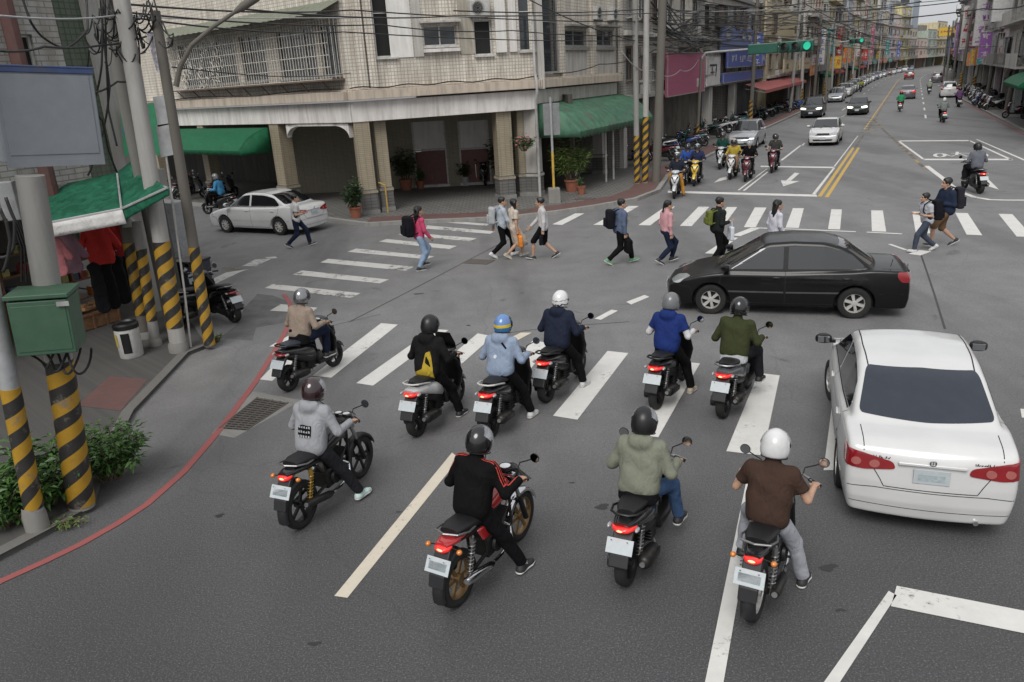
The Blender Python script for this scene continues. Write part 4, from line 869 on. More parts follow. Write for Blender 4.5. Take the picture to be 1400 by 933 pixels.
# ---- shophouse rows --------------------------------------------------------
PAL = [(.38, .37, .34), (.48, .44, .37), (.26, .25, .24), (.44, .42, .38), (.36, .31, .24), (.33, .34, .33), (.42, .36, .25), (.24, .23, .21), (.38, .33, .31)]
def shophouse(u0, u1, side, floors, label, col=None, seed=0, tile=False, zg=3.4, fh=3.1, v=None, far=False, awn=None, arch=False, depth=12, win=None, blank=0, bal=True):
    rnd = random.Random(seed); vf = v if v is not None else (-12.7 if side < 0 else 7.0)
    A, B = (S(u0, vf), S(u1, vf)) if side < 0 else (S(u1, vf), S(u0, vf)); F = face(A, B)
    if (F['n']@(DV*(-side))) < 0: F = face(B, A)
    t = thing('shophouse', label, 'building', (F['P'][0], F['P'][1], 0)); L = F['L']; H = zg+fh*floors
    col = col or PAL[rnd.randrange(len(PAL))]
    m = tiled('shophouse_tile', tuple(min(.8, c*1.25) for c in col), tuple(c*.55 for c in col), (.2, .12) if not far else (.35, .3), .7) if tile else plaster('shophouse_plaster', tuple(round(min(.8, c*1.25), 3) for c in col), .7)
    n = win or rnd.choice((2, 2, 3, 3)); holes = []
    for f in range(floors):
        for k in range(n):
            if rnd.random() < blank: continue
            cx = L*(k+.5)/n; ww = L/n*rnd.choice((.5, .62, .7)); z = zg+fh*f+rnd.choice((.85, .95)); holes.append([cx-ww/2, z, cx+ww/2, z+rnd.choice((1.3, 1.5, 1.7))])
    wall(F, t, zg, H, holes, m, .2)
    q = MB(); q.box((L/2, depth/2+.11, (zg+H)/2-.01), (L-.02, depth-.2, H-zg-.04)) if False else None
    for x in (0.01, L-.01): q.box((x, depth/2+.1, H/2), (.18, depth-.21, H-.02))
    q.box((L/2, depth, H/2), (L, .2, H)); put(q.build('side_wall', m), F, 0, t)
    q = MB(); q.box((L/2, depth/2, H-.35), (L-.3, depth-.3, .25)); q.box((L/2, .1, H+.2), (L, .18, .5)); q.box((L/2, depth*.5, zg+.14), (L-.25, depth-.5, .2))
    if rnd.random() < .6: q.box((L*rnd.uniform(.3, .7), depth*.45, H+1.0), (L*.5, depth*.4, 2.2))
    put(q.build('roof', CONC), F, 0, t)
    for i, h in enumerate(holes):
        cage = rnd.random() < .45; mat = rnd.choice((PANE, PANE, PANE2, PANE)); o = window(t, F, *h, mull=rnd.choice((1, 1, 2)), fm=rnd.choice((FRAME, FRAMEW, RUST)), pane=mat, subs=not far)
        if cage and not far:
            q = MB(); w_, hh = h[2]-h[0], h[3]-h[1]
            for k in range(int(w_/.16)+1): q.box((k*.16, -.30, hh/2), (.02, .02, hh))
            for k in range(4): q.box((w_/2, -.30, hh*k/3), (w_, .02, .02))
            q.box((w_/2, -.15, -.02), (w_+.06, .36, .03)); q.box((w_/2, -.2, hh+.1), (w_+.2, .55, .04)); q.build('window_cage', rnd.choice((GRILLE, RUST, FRAME)), o)
        if rnd.random() < (.35 if not far else .25) and h[3]-h[1] > 1: 
            q = MB(); q.box((.35, -.2, -.42), (.75, .38, .5)); q.build('air_conditioner_box', ACM, o, bevel=.02)
    for f in range(floors):
        q = MB(); z = zg+fh*f; q.box((L/2, -.06, z+.12), (L-.03, .30, .22))
        if bal and rnd.random() < .5: q.box((L/2, -.45, z+.05), (L*.94, .9, .12)); q.box((L/2, -.86, z+.55), (L*.94, .06, .9)) if rnd.random() < .6 else [q.tube([(L*.03+L*.94*k/16, -.86, z+.1), (L*.03+L*.94*k/16, -.86, z+1.0)], .02, 4) for k in range(17)] and q.tube([(L*.03, -.86, z+1.0), (L*.97, -.86, z+1.0)], .03, 4)
        put(q.build('balcony' if len(q.v) > 8 else 'string_course', rnd.choice((CONC, m, GPL)), bevel=.01), F, 0, t)
    for x in (.28, L-.28):
        q = MB(); q.box((x, .28, zg/2), (.52, .5, zg+.02)); put(q.build('pillar', rnd.choice((CONC, m, GPL)), bevel=.015), F, 0, t)
    if arch:
        q = MB(); pts = [(.54, zg+.01), (L-.54, zg+.01)]+[(L/2+(L/2-.54)*math.cos(a), zg-1.0+.85*math.sin(a)) for a in np.linspace(0, math.pi, 11)]; q.extr(pts, .05, .35); put(q.build('arch', m), F, 0, t)
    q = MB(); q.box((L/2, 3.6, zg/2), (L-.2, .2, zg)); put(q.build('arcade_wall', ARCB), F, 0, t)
    q = MB(); w_ = L-1.6; q.box((L/2, 3.46, 1.35), (w_, .06, 2.5)); [q.box((L/2, 3.43, .3+.17*k), (w_, .03, .03)) for k in range(14)]; put(q.build('shopfront', rnd.choice((PANE, DARK, PANE, MAR, DARK))), F, 0, t)
    if awn: 
        o = barrel(F, .2, L-.2, 3.3, 2.65, 1.5, awn, t); 
    return t, F
SIGNG = dict(white=pm('sign_white', (.52, .51, .50), rough=.5, dirt=.3), cream=pm('sign_cream', (.50, .42, .26), rough=.5, dirt=.25), magenta=pm('sign_magenta', (.34, .085, .15), rough=.5, dirt=.2), blue=pm('sign_blue', (.075, .105, .34), rough=.5, dirt=.2), sky=pm('sign_light_blue', (.20, .25, .47), rough=.5, dirt=.2), yellow=pm('sign_yellow', (.55, .36, .04), rough=.5, dirt=.2), red=pm('sign_red', (.36, .035, .03), rough=.5, dirt=.2), green=pm('sign_green', (.03, .20, .10), rough=.5, dirt=.2), purple=pm('sign_purple', (.26, .10, .33), rough=.5, dirt=.2), orange=pm('sign_orange', (.55, .17, .03), rough=.5, dirt=.2), teal=pm('sign_teal', (.03, .24, .24), rough=.5, dirt=.2), dark=pm('sign_dark', (.05, .05, .055), rough=.5, dirt=.2))
def glyphs(q, x0, z0, w_, h, rnd, y, vertical=False, dens=6):
    "blurred, unreadable strokes filling one character cell"
    for _ in range(dens):
        if rnd.random() < .5: q.box((x0+w_*rnd.uniform(.3, .7), y, z0+h*rnd.uniform(.12, .88)), (w_*rnd.uniform(.35, .8), .01, h*.09))
        else: q.box((x0+w_*rnd.uniform(.15, .85), y-.002, z0+h*rnd.uniform(.35, .65)), (w_*.10, .01, h*rnd.uniform(.35, .75)), ry=rnd.uniform(-.3, .3))
def sign(F, s0, z0, s1, z1, bg, ink, label, cells=4, off=.12, seed=0, vert=False, blade=False, th=.14, group=None, cellz=(.2, .8)):
    rnd = random.Random(seed); t = thing('shop_sign', label, 'sign', (0, 0, 0), 0, group); w_, h = s1-s0, z1-z0
    put(t, F, z0, None, s0, off)
    if blade: t.rotation_euler[2] += R(90) if blade > 0 else R(-90)
    q = MB(); q.box((w_/2, th/2, h/2), (w_, th, h)); q.build('board', SIGNG[bg], t, bevel=.012)
    q = MB(); f = .05
    for x in (f/2, w_-f/2): q.box((x, -.012, h/2), (f, .03, h))
    for z in (f/2, h-f/2): q.box((w_/2, -.012, z), (w_-2*f, .03, f))
    q.build('sign_frame', FRAME, t)
    if ink:
        q = MB()
        for side in ((-.006,) if not blade else (-.006, th+.008)):
            for k in range(cells):
                if vert: hh = h/cells; glyphs(q, w_*.15, hh*k+hh*.1, w_*.7, hh*.8, rnd, side)
                else: ww = (w_*.9)/cells; glyphs(q, w_*.05+ww*k+ww*.08, h*cellz[0], ww*.84, h*(cellz[1]-cellz[0]), rnd, side)
        q.build('lettering', SIGNG[ink], t)
    return t
DARKROWS = []
rowL = [(38.2, 44.8, 3, (.30, .29, .27), 'grey stained shophouse directly past the green ribbed awning'), (44.9, 57.5, 3, (.36, .34, .30), 'shophouse carrying the big magenta signboard'), (57.6, 66.5, 3, (.33, .31, .28), 'shophouse behind the bent traffic light pole'), (66.6, 76.8, 3, (.31, .32, .34), 'shophouse with tiers of blue signboards and grey pillars'), (76.9, 92.0, 3, (.42, .37, .26), 'cream shophouse with a yellow upper wall and cream sign boxes'), (92.1, 103, 3, (.40, .40, .40), 'pale shophouse with a white sign past the cream boxes')]
lab2 = ['tall grey', 'cream', 'pink washed', 'pale green', 'tan', 'white tiled', 'dull ochre', 'bluish grey']
FL = {}
for i, (u0, u1, fl, col, lb) in enumerate(rowL):
    t, F = shophouse(u0, u1, -1, fl, lb, col, 11+i, tile=i % 2 == 0, v=-12.7 if u1 < 80 else -12.0, win=4 if u1-u0 > 9 else 3, fh=3.0, bal=False); FL[i] = F
u = 103.2; k = 0; colsL = [(.40, .36, .30), (.50, .37, .31), (.34, .40, .33), (.50, .43, .27), (.30, .30, .31), (.50, .49, .47), (.42, .34, .24), (.33, .36, .40), (.46, .38, .36), (.46, .41, .22)]
while u < 520:
    w_ = [7.5, 10, 6.5, 12, 8.5, 9][k % 6]+(9 if u > 260 else 0); fl = [3, 4, 3, 5, 4, 6, 3, 5][k % 8] + (1 if 170 < u < 280 else 0) if u < 300 else [3, 2, 3, 4][k % 4]
    shophouse(u, u+w_, -1, fl, '%s shophouse, %s past the cream sign boxes on the left' % (['grey', 'pinkish', 'greenish', 'ochre', 'dark grey', 'white', 'tan', 'bluish', 'rosy', 'yellow'][k % 10], ORD[k]), colsL[k % 10], 40+k, far=u > 150, v=-11.8, awn=[None, None, GRN, None, cloth('red_canvas', (.22, .06, .05)), None][k % 6] if u < 200 else None); u += w_+.1; k += 1
    if u > 330: u += .0
u = 46; k = 0; FRr = {}
colsR = [(.30, .29, .28), (.36, .33, .28), (.30, .32, .31), (.42, .40, .38), (.44, .38, .40), (.34, .33, .36), (.42, .41, .38), (.5, .47, .42)]
while u < 250:
    w_ = [9, 9.5, 8, 10, 8.5, 7][k % 6]; fl = [3, 3, 4, 3, 4, 5, 4][k % 7]
    t, F = shophouse(u, u+w_, 1, fl, '%s shophouse, %s up the right side of the far street' % (['dull grey', 'brownish', 'greenish grey', 'pale', 'mauve', 'slate', 'cream', 'whitish'][k % 8], ORD[k]), colsR[k % 8], 140+k, far=u > 130, arch=k in (1, 2, 3), awn=GRN if k == 1 else None); FRr[k] = F; u += w_+.1; k += 1
# buildings closing the view where the street bends
def tower(u, v, w_, d, h, col, label, seed=1, floors=6):
    rnd = random.Random(seed); t = thing('apartment_block', label, 'building', tuple(S(u, v)), head_u(u)); m = plaster('block_plaster', col, .4)
    q = MB(); q.box((0, 0, h/2), (d, w_, h)); q.box((0, 0, h+.8), (d*.4, w_*.5, 2)); q.build('wall', m, t)
    for f in range(floors):
        for k in range(4):
            q = MB(); q.box((-d/2-.04, -w_/2+w_*(k+.5)/4, h*(f+.45)/floors), (.12, w_/4*.6, h/floors*.5)); o = q.build('window', FRAMEW, t); q = MB(); q.box((-d/2-.11, -w_/2+w_*(k+.5)/4, h*(f+.45)/floors), (.02, w_/4*.52, h/floors*.42)); q.build('pane', PANE, o)
    return t
tower(352, 6, 16, 14, 12, (.12, .20, .34), 'low blue building closing the view at the bend', 3, 4); tower(300, 9, 9, 12, 21, (.55, .45, .46), 'pinkish narrow block at the far right of the street', 5, 7); tower(330, -26, 22, 14, 27, (.36, .41, .46), 'bluish grey high block behind the left row', 6, 9); tower(430, 12, 22, 16, 16, (.44, .43, .42), 'pale block far behind the bend', 8, 6)
# ---------------------------------------------------------------- scooters and motorcycles (local x = forward)
SEATM = pm('seat_vinyl', (.007, .007, .008), rough=.5, var=.2, bump=.15, bscale=120)
ENGM = pm('engine_metal', (.026, .026, .026), rough=.45, metal=.5, dirt=.3)
STEEL = pm('dull_steel', (.30, .30, .30), rough=.4, metal=.8, dirt=.4)
EXH = pm('exhaust_black', (.016, .0155, .015), rough=.4, metal=.4, dirt=.3)
GOLD = pm('gold_shock', (.35, .22, .05), rough=.35, metal=.6)
BRONZE = pm('bronze_rim', (.23, .15, .07), rough=.4, metal=.6)
DIAL = pm('gauge_face', (.62, .63, .64), rough=.25, coat=1)
MUD = pm('mudflap', (.012, .0125, .014), rough=.5, dirt=.15)
def bike_wheel(root, name, x, r, wd, rimm, spokes=5, rim_in=.66):
    q = MB(); q.lathe([(r*rim_in, -wd*.38), (r*.82, -wd/2), (r*.94, -wd*.42), (r*.99, -wd*.2), (r, 0), (r*.99, wd*.2), (r*.94, wd*.42), (r*.82, wd/2), (r*rim_in, wd*.38), (r*rim_in, -wd*.38)], ax='y', n=32)
    o = q.build(name, RUBBER, root, smooth='all', loc=(x, 0, r)); o['label'] = 'black tyre on its rim'
    q = MB(); ri = r*(rim_in+.03)
    q.lathe([(ri, -wd*.36), (ri, wd*.36), (ri*.93, wd*.34), (ri*.90, 0), (ri*.93, -wd*.34), (ri, -wd*.36)], ax='y', n=32)
    q.lathe([(.001, -wd*.45), (ri*.22, -wd*.45), (ri*.22, wd*.45), (.001, wd*.45)], ax='y', n=14)
    for k in range(spokes):
        a = 2*math.pi*k/spokes; q.box((.56*ri*math.cos(a), 0, .56*ri*math.sin(a)), (ri*.75, wd*.22, ri*.16), ry=-a)
    q.build('rim', rimm, o, smooth=True); return o
def coil(q, a, b, r, m=0, n=9):
    a, b = V(*a), V(*b); pts = []; N = n*10; d = b-a; L = np.linalg.norm(d); d /= L
    e = np.cross(d, (0, 1, 0)); e /= np.linalg.norm(e); f = np.cross(d, e)
    for i in range(N+1):
        t = 2*math.pi*n*i/N; pts.append(a+d*L*i/N+r*(math.cos(t)*e+math.sin(t)*f))
    q.tube(pts, .006, 5, m); q.tube([a-d*.05, b+d*.06], .012, 8, m)
def fender_arc(q, cx, cz, r, w_, a0, a1, m=0, n=12, th=.012):
    rings = []
    for i in range(n+1):
        a = a0+(a1-a0)*i/n; c, s = math.cos(a), math.sin(a); ring = []
        for y, dr in ((-w_/2, -.03), (-w_*.42, -.004), (0, .006), (w_*.42, -.004), (w_/2, -.03), (w_/2, -.03-th), (w_*.40, -.004-th), (0, .006-th), (-w_*.40, -.004-th), (-w_/2, -.03-th)):
            ring.append((cx+(r+dr)*c, y, cz+(r+dr)*s))
        rings.append(ring)
    q.rings(rings, m)
def mirrors(root, gx, gz, gy=.20, up=.13, out=.13, sz=.055, round_=True, ang=0):
    for s in (1, -1):
        q = MB(); p0 = V(gx, s*gy, gz); p1 = V(gx+.06, s*(gy+out), gz+up)
        q.tube([p0, p0+V(.04, s*.01, up*.5), p0+V(.05, s*out*.7, up*.85), p1], .007, 6)
        q.lathe([(.001, .03), (sz*.7, .022), (sz, .004), (sz, -.006), (sz*.9, -.008)], (p1[0], p1[1]+s*.03, p1[2]+.02), 'x', 18)
        o = q.build('mirror', BLACKP, root, smooth=True)
        q = MB(); q.lathe([(.001, -.009), (sz*.92, -.009)], (p1[0], p1[1]+s*.03, p1[2]+.02), 'x', 18); q.build('mirror_glass', MIRR, o)
def plate_at(root, x, z, tilt, w_=.27, h=.15):
    q = MB(); q.box((x, 0, z), (.006, w_, h), ry=tilt); o = q.build('license_plate', PLATE, root, bevel=.003)
    q = MB(); nx, nz = -math.cos(tilt), math.sin(tilt); q.box((x+nx*.0045, 0, z+nz*.0045-.005), (.002, w_*.74, h*.5), ry=tilt); q.build('plate_smudge', PLATEMARK, o)
    q = MB()
    for y in (-w_*.3, w_*.3): q.lathe([(.001, 0), (.008, 0)], (x+nx*.006+.0*y, y, z+nz*.006+h*.40), 'x', 8)
    q.build('plate_bolt', STEEL, o)
def make_scooter(paint, rider_seat=True, lights='on', seat=None, rail=None, front=None, loc=(0, 0, 0), rz=0, name='scooter', label='', cat='scooter', group=None, sc=1, screen=False, box=False, lite=False, wide=1.14):
    seat = seat or SEATM; rail = rail or STEEL; front = front or paint
    t = thing(name, label, cat, loc, rz, group, sc)
    rf, rr, xf, xr = .235, .235, .65, -.60
    bike_wheel(t, 'front_wheel', xf, rf, .10, SEAM if False else ENGM, 5); bike_wheel(t, 'rear_wheel', xr, rr, .135, ENGM, 5)
    q = MB(); q.loft([(.10, .50, .10*wide, .12, 3), (-.05, .55, .145*wide, .15, 2.8), (-.25, .615, .155*wide, .12, 2.6), (-.45, .675, .14*wide, .09, 2.5, .1), (-.62, .715, .11*wide, .06, 2.4, .2), (-.74, .75, .075*wide, .028, 2.2, .3)], 22)
    q.build('tail_body', paint, t, smooth=True, ang=50)
    q = MB(); q.loft([(.12, .44, .12, .13, 3), (-.1, .47, .15, .12, 3), (-.32, .53, .155, .10, 2.8), (-.52, .60, .13, .075, 2.6, .15), (-.66, .655, .09, .04, 2.4, .25)], 20); q.build('lower_panel', BLACKP, t, smooth=True, ang=50)
    q = MB(); q.loft([(.14, .715, .08, .03, 2.4), (.08, .735, .115, .05, 2.6), (-.1, .755, .14, .05, 2.6), (-.26, .775, .145, .05, 2.6), (-.34, .80, .14, .052, 2.6), (-.5, .815, .125, .05, 2.5), (-.61, .815, .085, .035, 2.2)], 20)
    q.build('seat', seat, t, smooth=True, ang=60)
    q = MB(); q.loft([(.05, .42, .13, .14, 4), (.08, .31, .17, .05, 5), (.42, .30, .185, .045, 5), (.55, .34, .15, .05, 4)], 18)
    q.build('floor_board', BLACKP, t, smooth=True, ang=40)
    q = MB(); q.loft([(.50, .30, .10, .03, 4), (.55, .42, .16, .05, 3, .9), (.53, .62, .21, .05, 3, 1.2), (.47, .80, .19, .045, 3, 1.25), (.42, .93, .12, .04, 3, 1.3)], 18)
    q.build('leg_shield', BLACKP, t, smooth=True, ang=60)
    q = MB(); q.loft([(.50, .90, .10, .03, 3, 1.2), (.555, .82, .165, .05, 3, 1.2), (.60, .70, .15, .05, 2.6, 1.3), (.615, .58, .10, .045, 2.2, 1.4), (.60, .48, .05, .03, 2, 1.5)], 18)
    fr = q.build('front_cowl', front, t, smooth=True, ang=60)
    q = MB()
    for s in (1, -1): q.add([(.585, s*.155, .84), (.615, s*.10, .83), (.672, s*.012, .63), (.665, s*.012, .58), (.640, s*.06, .66)], [(0, 1, 2, 3, 4)])
    o_ = q.build('cowl_inlay', BLACKP, fr); so_ = o_.modifiers.new('t', 'SOLIDIFY'); so_.thickness = .03
    for s in (1, -1): q = MB(); q.blob((.585, s*.125, .745), (.03, .022, .05), 6); q.build('turn_signal', CLEAR, t, smooth='all')
    q = MB(); q.loft([(.30, .985, .05, .03, 2.4), (.36, 1.0, .15, .05, 2.6), (.43, 1.005, .16, .06, 2.6), (.50, .98, .12, .05, 2.4), (.545, .95, .05, .03, 2.2)], 18)
    hb = q.build('handlebar_cover', front, t, smooth=True, ang=60)
    q = MB(); q.blob((.525, 0, .965), (.035, .085, .035), 8); q.build('headlight', CLEAR, t, smooth='all')
    q = MB(); q.blob((.335, 0, 1.03), (.04, .07, .02), 8); q.build('gauge', DIAL, hb, smooth='all')
    q = MB(); q.tube([(.38, -.14, 1.0), (.36, -.2, 1.01), (.33, -.25, 1.01)], .014, 8, 1); q.tube([(.38, .14, 1.0), (.36, .2, 1.01), (.33, .25, 1.01)], .014, 8, 1)
    for s in (1, -1): q.tube([(.33, s*.24, 1.01), (.29, s*.36, 1.005)], .019, 10); q.tube([(.40, s*.2, 1.0), (.40, s*.25, .995), (.355, s*.37, .99)], .006, 5, 1)
    q.build('handlebar', [RUBBER, STEEL], t, smooth=True)
    mirrors(t, .36, 1.02, .19)
    q = MB(); fender_arc(q, xf, rf, rf+.045, .14, R(20), R(165)); q.build('front_fender', front, t, smooth=True, ang=60)
    q = MB(); q.tube([(.45, 0, .85), (.60, 0, .48)], .03, 8)
    for s in (1, -1): q.tube([(.59, s*.07, .5), (.66, s*.075, .235)], .018, 8)
    q.build('fork', STEEL, t, smooth=True)
    # rear end
    q = MB(); q.box((-.15, .03, .33), (.34, .2, .2)); q.box((-.42, .13, .26), (.46, .085, .13), ry=R(-6)); q.lathe([(.001, -.05), (.085, -.05), (.09, .03), (.001, .03)], (-.6, .15, .245), 'y', 16); q.lathe([(.001, -.05), (.08, -.05), (.085, .03), (.001, .03)], (-.24, .15, .30), 'y', 16)
    for k in range(5): q.box((-.1, -.09+.0*k, .26+.035*k), (.2, .10, .014))
    q.build('engine', ENGM, t, bevel=.015, smooth=True)
    q = MB(); q.tube([(-.05, -.08, .28), (-.12, -.15, .22), (-.3, -.18, .24), (-.42, -.18, .27)], .018, 8, 1); q.tube([(-.26, -.185, .27), (-.30, -.19, .275), (-.40, -.195, .29), (-.62, -.195, .315), (-.67, -.195, .32), (-.69, -.195, .322)], [.03, .06, .078, .08, .066, .04], 18); q.tube([(-.68, -.195, .32), (-.715, -.195, .325)], [.028, .028], 12, 1); q.box((-.45, -.265, .30), (.26, .012, .07), ry=R(6))
    q.build('exhaust', [EXH, STEEL], t, smooth=True, ang=50)
    for s in (1, -1) if not lite else (-1,):
        q = MB(); coil(q, (-.47, s*.125, .62), (-.58, s*.125, .33), .028); q.build('shock_absorber', GOLD if lite else STEEL, t, smooth=True)
    q = MB(); q.extr([(-.60, .665), (-.66, .68), (-.845, .47), (-.895, .36), (-.875, .35), (-.80, .46), (-.66, .60)], -.10, .10); q.build('rear_fender', MUD, t, bevel=.012)
    fender_x = -.79
    plate_at(t, -.815, .555, R(33))
    q = MB(); q.loft([(-.62, .70, .11*wide, .03, 2.6, .1), (-.70, .695, .10*wide, .036, 2.4, .2), (-.755, .695, .072*wide, .032, 2.2, .3), (-.775, .695, .045*wide, .018, 2.2, .3)], 18)
    tl = q.build('taillight', REDLIT if lights == 'on' else REDLENS, t, smooth=True, ang=60)
    if lights == 'on': q = MB(); q.blob((-.772, .012, .70), (.012, .034, .016), 7); q.build('bulb', BULB, tl, smooth='all')
    for s in (1, -1):
        q = MB(); q.blob((-.69, s*.125*wide, .70), (.05, .022, .022), 7); q.build('turn_signal', CLEAR if not lite else AMBER, t, smooth='all')
    q = MB(); q.tube([(-.36, .15, .76), (-.5, .165, .81), (-.66, .13, .845), (-.715, .06, .85), (-.715, -.06, .85), (-.66, -.13, .845), (-.5, -.165, .81), (-.36, -.15, .76)], .013, 8); q.build('grab_rail', rail, t, smooth=True)
    if screen:
        q = MB(); q.loft([(.50, .99, .15, .006, 6, 1.0), (.44, 1.12, .17, .006, 6, 1.15), (.37, 1.30, .13, .006, 6, 1.25)], 18); q.build('windscreen', BLACKP, t, smooth=True)
    if box:
        q = MB(); q.box((-.55, 0, 1.02), (.42, .44, .36), taper=.92); q.build('delivery_box', BLACKP, t, bevel=.03)
    return t
def make_moto(paint, tank, name='motorcycle', label='', cat='motorcycle', loc=(0, 0, 0), rz=0, lights='on', rim=None, sc=1, retro=False, tailc=None, exh_x=0, gold=False):
    rim = rim or ALLOY; t = thing(name, label, cat, loc, rz, None, sc)
    rf, rr, xf, xr = .295, .295, .66, -.60
    bike_wheel(t, 'front_wheel', xf, rf, .085, rim, 6 if retro else 5, .73); bike_wheel(t, 'rear_wheel', xr, rr, .125, rim, 6 if retro else 5, .70)
    q = MB()
    for s in (1, -1): q.tube([(.40, s*.085, .98), (.66, s*.085, .295)], .024, 10); q.tube([(.53, s*.085, .64), (.66, s*.085, .295)], .031, 10, 1)
    q.box((.405, 0, .955), (.07, .24, .03)); q.box((.45, 0, .84), (.07, .24, .035)); q.build('fork', [CHROME if retro else STEEL, BLACKP], t, smooth=True)
    q = MB(); fender_arc(q, xf, rf, rf+.035, .115, R(15), R(150)); q.build('front_fender', BLACKP if not retro else CHROME, t, smooth=True, ang=60)
    q = MB(); q.loft([(.38, .84, .05, .06, 2.4), (.33, .86, .115, .10, 2.4), (.2, .865, .145, .115, 2.4), (.05, .84, .135, .10, 2.5), (-.08, .79, .095, .06, 2.5), (-.14, .775, .06, .03, 2.4)], 22)
    tk = q.build('fuel_tank', tank, t, smooth=True, ang=60)
    q = MB(); q.lathe([(.001, .02), (.035, .018), (.04, 0)], (.17, 0, .972), 'z', 14); q.build('fuel_cap', CHROME, tk, smooth=True)
    q = MB(); q.loft([(.02, .80, .08, .03, 2.6), (-.06, .80, .115, .05, 2.8), (-.25, .79, .14, .055, 2.8), (-.36, .82, .14, .06, 2.8), (-.55, .845, .13, .055, 2.8), (-.66, .85, .10, .04, 2.4)], 20)
    q.build('seat', SEATM, t, smooth=True, ang=60)
    q = MB(); q.loft([(-.40, .73, .10, .05, 3), (-.58, .765, .115, .045, 2.6), (-.70, .78, .10, .04, 2.5), (-.80, .785, .07, .025, 2.2)], 18); q.build('tail_body', tailc or paint, t, smooth=True, ang=60)
    for s in (1, -1):
        q = MB(); q.extr([(.0, .70), (-.36, .72), (-.26, .55), (-.05, .54)], s*.10, s*.135); q.build('side_cover', tailc or paint, t, bevel=.02, smooth=True)
    fr = MB()
    for s in (1, -1):
        fr.tube([(.40, s*.03, .86), (.15, s*.07, .76), (-.2, s*.11, .72), (-.62, s*.10, .77)], .016, 8); fr.tube([(.42, s*.03, .80), (.33, s*.09, .42), (.05, s*.11, .30), (-.2, s*.11, .36), (-.25, s*.11, .72)], .016, 8)
        fr.tube([(-.2, s*.10, .36), (-.60, s*.10, .295)], .02, 8)
        fr.tube([(.0, s*.12, .33), (.02, s*.25, .33)], .014, 8)
    fr.build('frame', BLACKP, t, smooth=True)
    q = MB(); q.box((-.02, 0, .40), (.34, .24, .20)); q.box((.20, 0, .44), (.16, .13, .13), ry=R(-55))
    for k in range(7): q.box((.13+.02*k*.8, 0, .46+.022*k), (.16, .19, .008), ry=R(-35))
    for s in (1, -1): q.lathe([(.001, s*.0), (.09, 0), (.085, s*.035), (.001, s*.04)], (-.04, s*.125, .40), 'y', 18)
    q.build('engine', ENGM, t, bevel=.012, smooth=True)
    q = MB(); mm = 1 if not retro else 1
    q.tube([(.22, -.04, .47), (.30, -.09, .40), (.24, -.14, .29), (.0, -.16, .25), (-.2, -.17, .26)], .02, 10, 1)
    q.tube([(-.18, -.17, .26), (-.26, -.175, .27), (-.62-exh_x, -.19, .36), (-.70-exh_x, -.19, .375)], [.024, .046, .05, .042], 16, 1 if retro else 0); q.tube([(-.69-exh_x, -.19, .373), (-.715-exh_x, -.19, .379)], .027, 12, 2)
    q.build('exhaust', [EXH, CHROME, STEEL], t, smooth=True, ang=50)
    for s in (1, -1):
        q = MB(); coil(q, (-.47, s*.135, .68), (-.58, s*.135, .34), .030, 0, 10); q.lathe([(.001, 0), (.026, 0), (.026, .1), (.001, .1)], (-.485, s*.135, .62), 'z', 10); q.build('shock_absorber', GOLD if gold else STEEL, t, smooth=True)
    q = MB(); fender_arc(q, xr, rr, rr+.05, .13, R(85), R(195)); q.build('rear_fender', MUD, t, smooth=True, ang=60)
    q = MB(); q.extr([(-.72, .72), (-.78, .73), (-.92, .52), (-.955, .40), (-.925, .41), (-.86, .52)], -.085, .085); q.build('mudflap', MUD, t, bevel=.01)
    plate_at(t, -.885, .61, R(30))
    q = MB(); q.loft([(-.74, .755, .085, .03, 2.8, .1), (-.80, .748, .08, .034, 2.6, .15), (-.83, .745, .055, .026, 2.4, .2)], 16); tl = q.build('taillight', REDLIT if lights == 'on' else REDLENS, t, smooth=True, ang=60)
    if lights == 'on': q = MB(); q.blob((-.828, .0, .752), (.012, .036, .016), 7); q.build('bulb', BULB, tl, smooth='all')
    for s in (1, -1):
        q = MB(); q.tube([(-.74, s*.08, .74), (-.75, s*.16, .735)], .008, 6); q.blob((-.765, s*.18, .735), (.03, .028, .026), 8, 1); q.build('turn_signal', [BLACKP, AMBER], t, smooth=True)
    q = MB(); q.tube([(-.40, .13, .80), (-.55, .16, .83), (-.70, .13, .87), (-.75, 0, .88), (-.70, -.13, .87), (-.55, -.16, .83), (-.40, -.13, .80)], .011, 8); q.build('grab_rail', STEEL, t, smooth=True)
    q = MB(); q.tube([(.36, -.36, 1.03), (.30, -.36, 1.03)], .001, 4)
    q = MB(); q.tube([(.27, -.30, 1.06), (.36, -.20, 1.07), (.40, -.08, 1.02), (.40, .08, 1.02), (.36, .20, 1.07), (.27, .30, 1.06)], .0125, 8, 1)
    for s in (1, -1): q.tube([(.30, s*.27, 1.06), (.235, s*.385, 1.045)], .019, 10); q.tube([(.37, s*.21, 1.06), (.34, s*.28, 1.05), (.29, s*.39, 1.03)], .006, 5, 1)
    q.build('handlebar', [RUBBER, STEEL if not retro else BLACKP], t, smooth=True)
    q = MB(); q.lathe([(.001, .10), (.05, .095), (.085, .06), (.095, 0), (.085, -.0)], (.50, 0, .90), 'x', 20); hl = q.build('headlight', BLACKP if not retro else BLACKP, t, smooth=True)
    q = MB(); q.lathe([(.001, .03), (.06, .02), (.085, .0)], (.60, 0, .90), 'x', 20); q.build('lens', CLEAR, hl, smooth=True)
    for y in ((-.06, .06) if not retro else (-.0,)):
        q = MB(); rg = .05 if not retro else .065; q.lathe([(rg, -.04), (rg*1.08, .0), (rg, .008), (rg*.9, .004)], (.43, y, 1.03), 'z', 18); q.lathe([(.001, .002), (rg*.92, .002)], (.43, y, 1.03), 'z', 18, 1); q.build('gauge', [BLACKP, DIAL], t, smooth=True)
    mirrors(t, .35, 1.07, .20, .12, .15, .052)
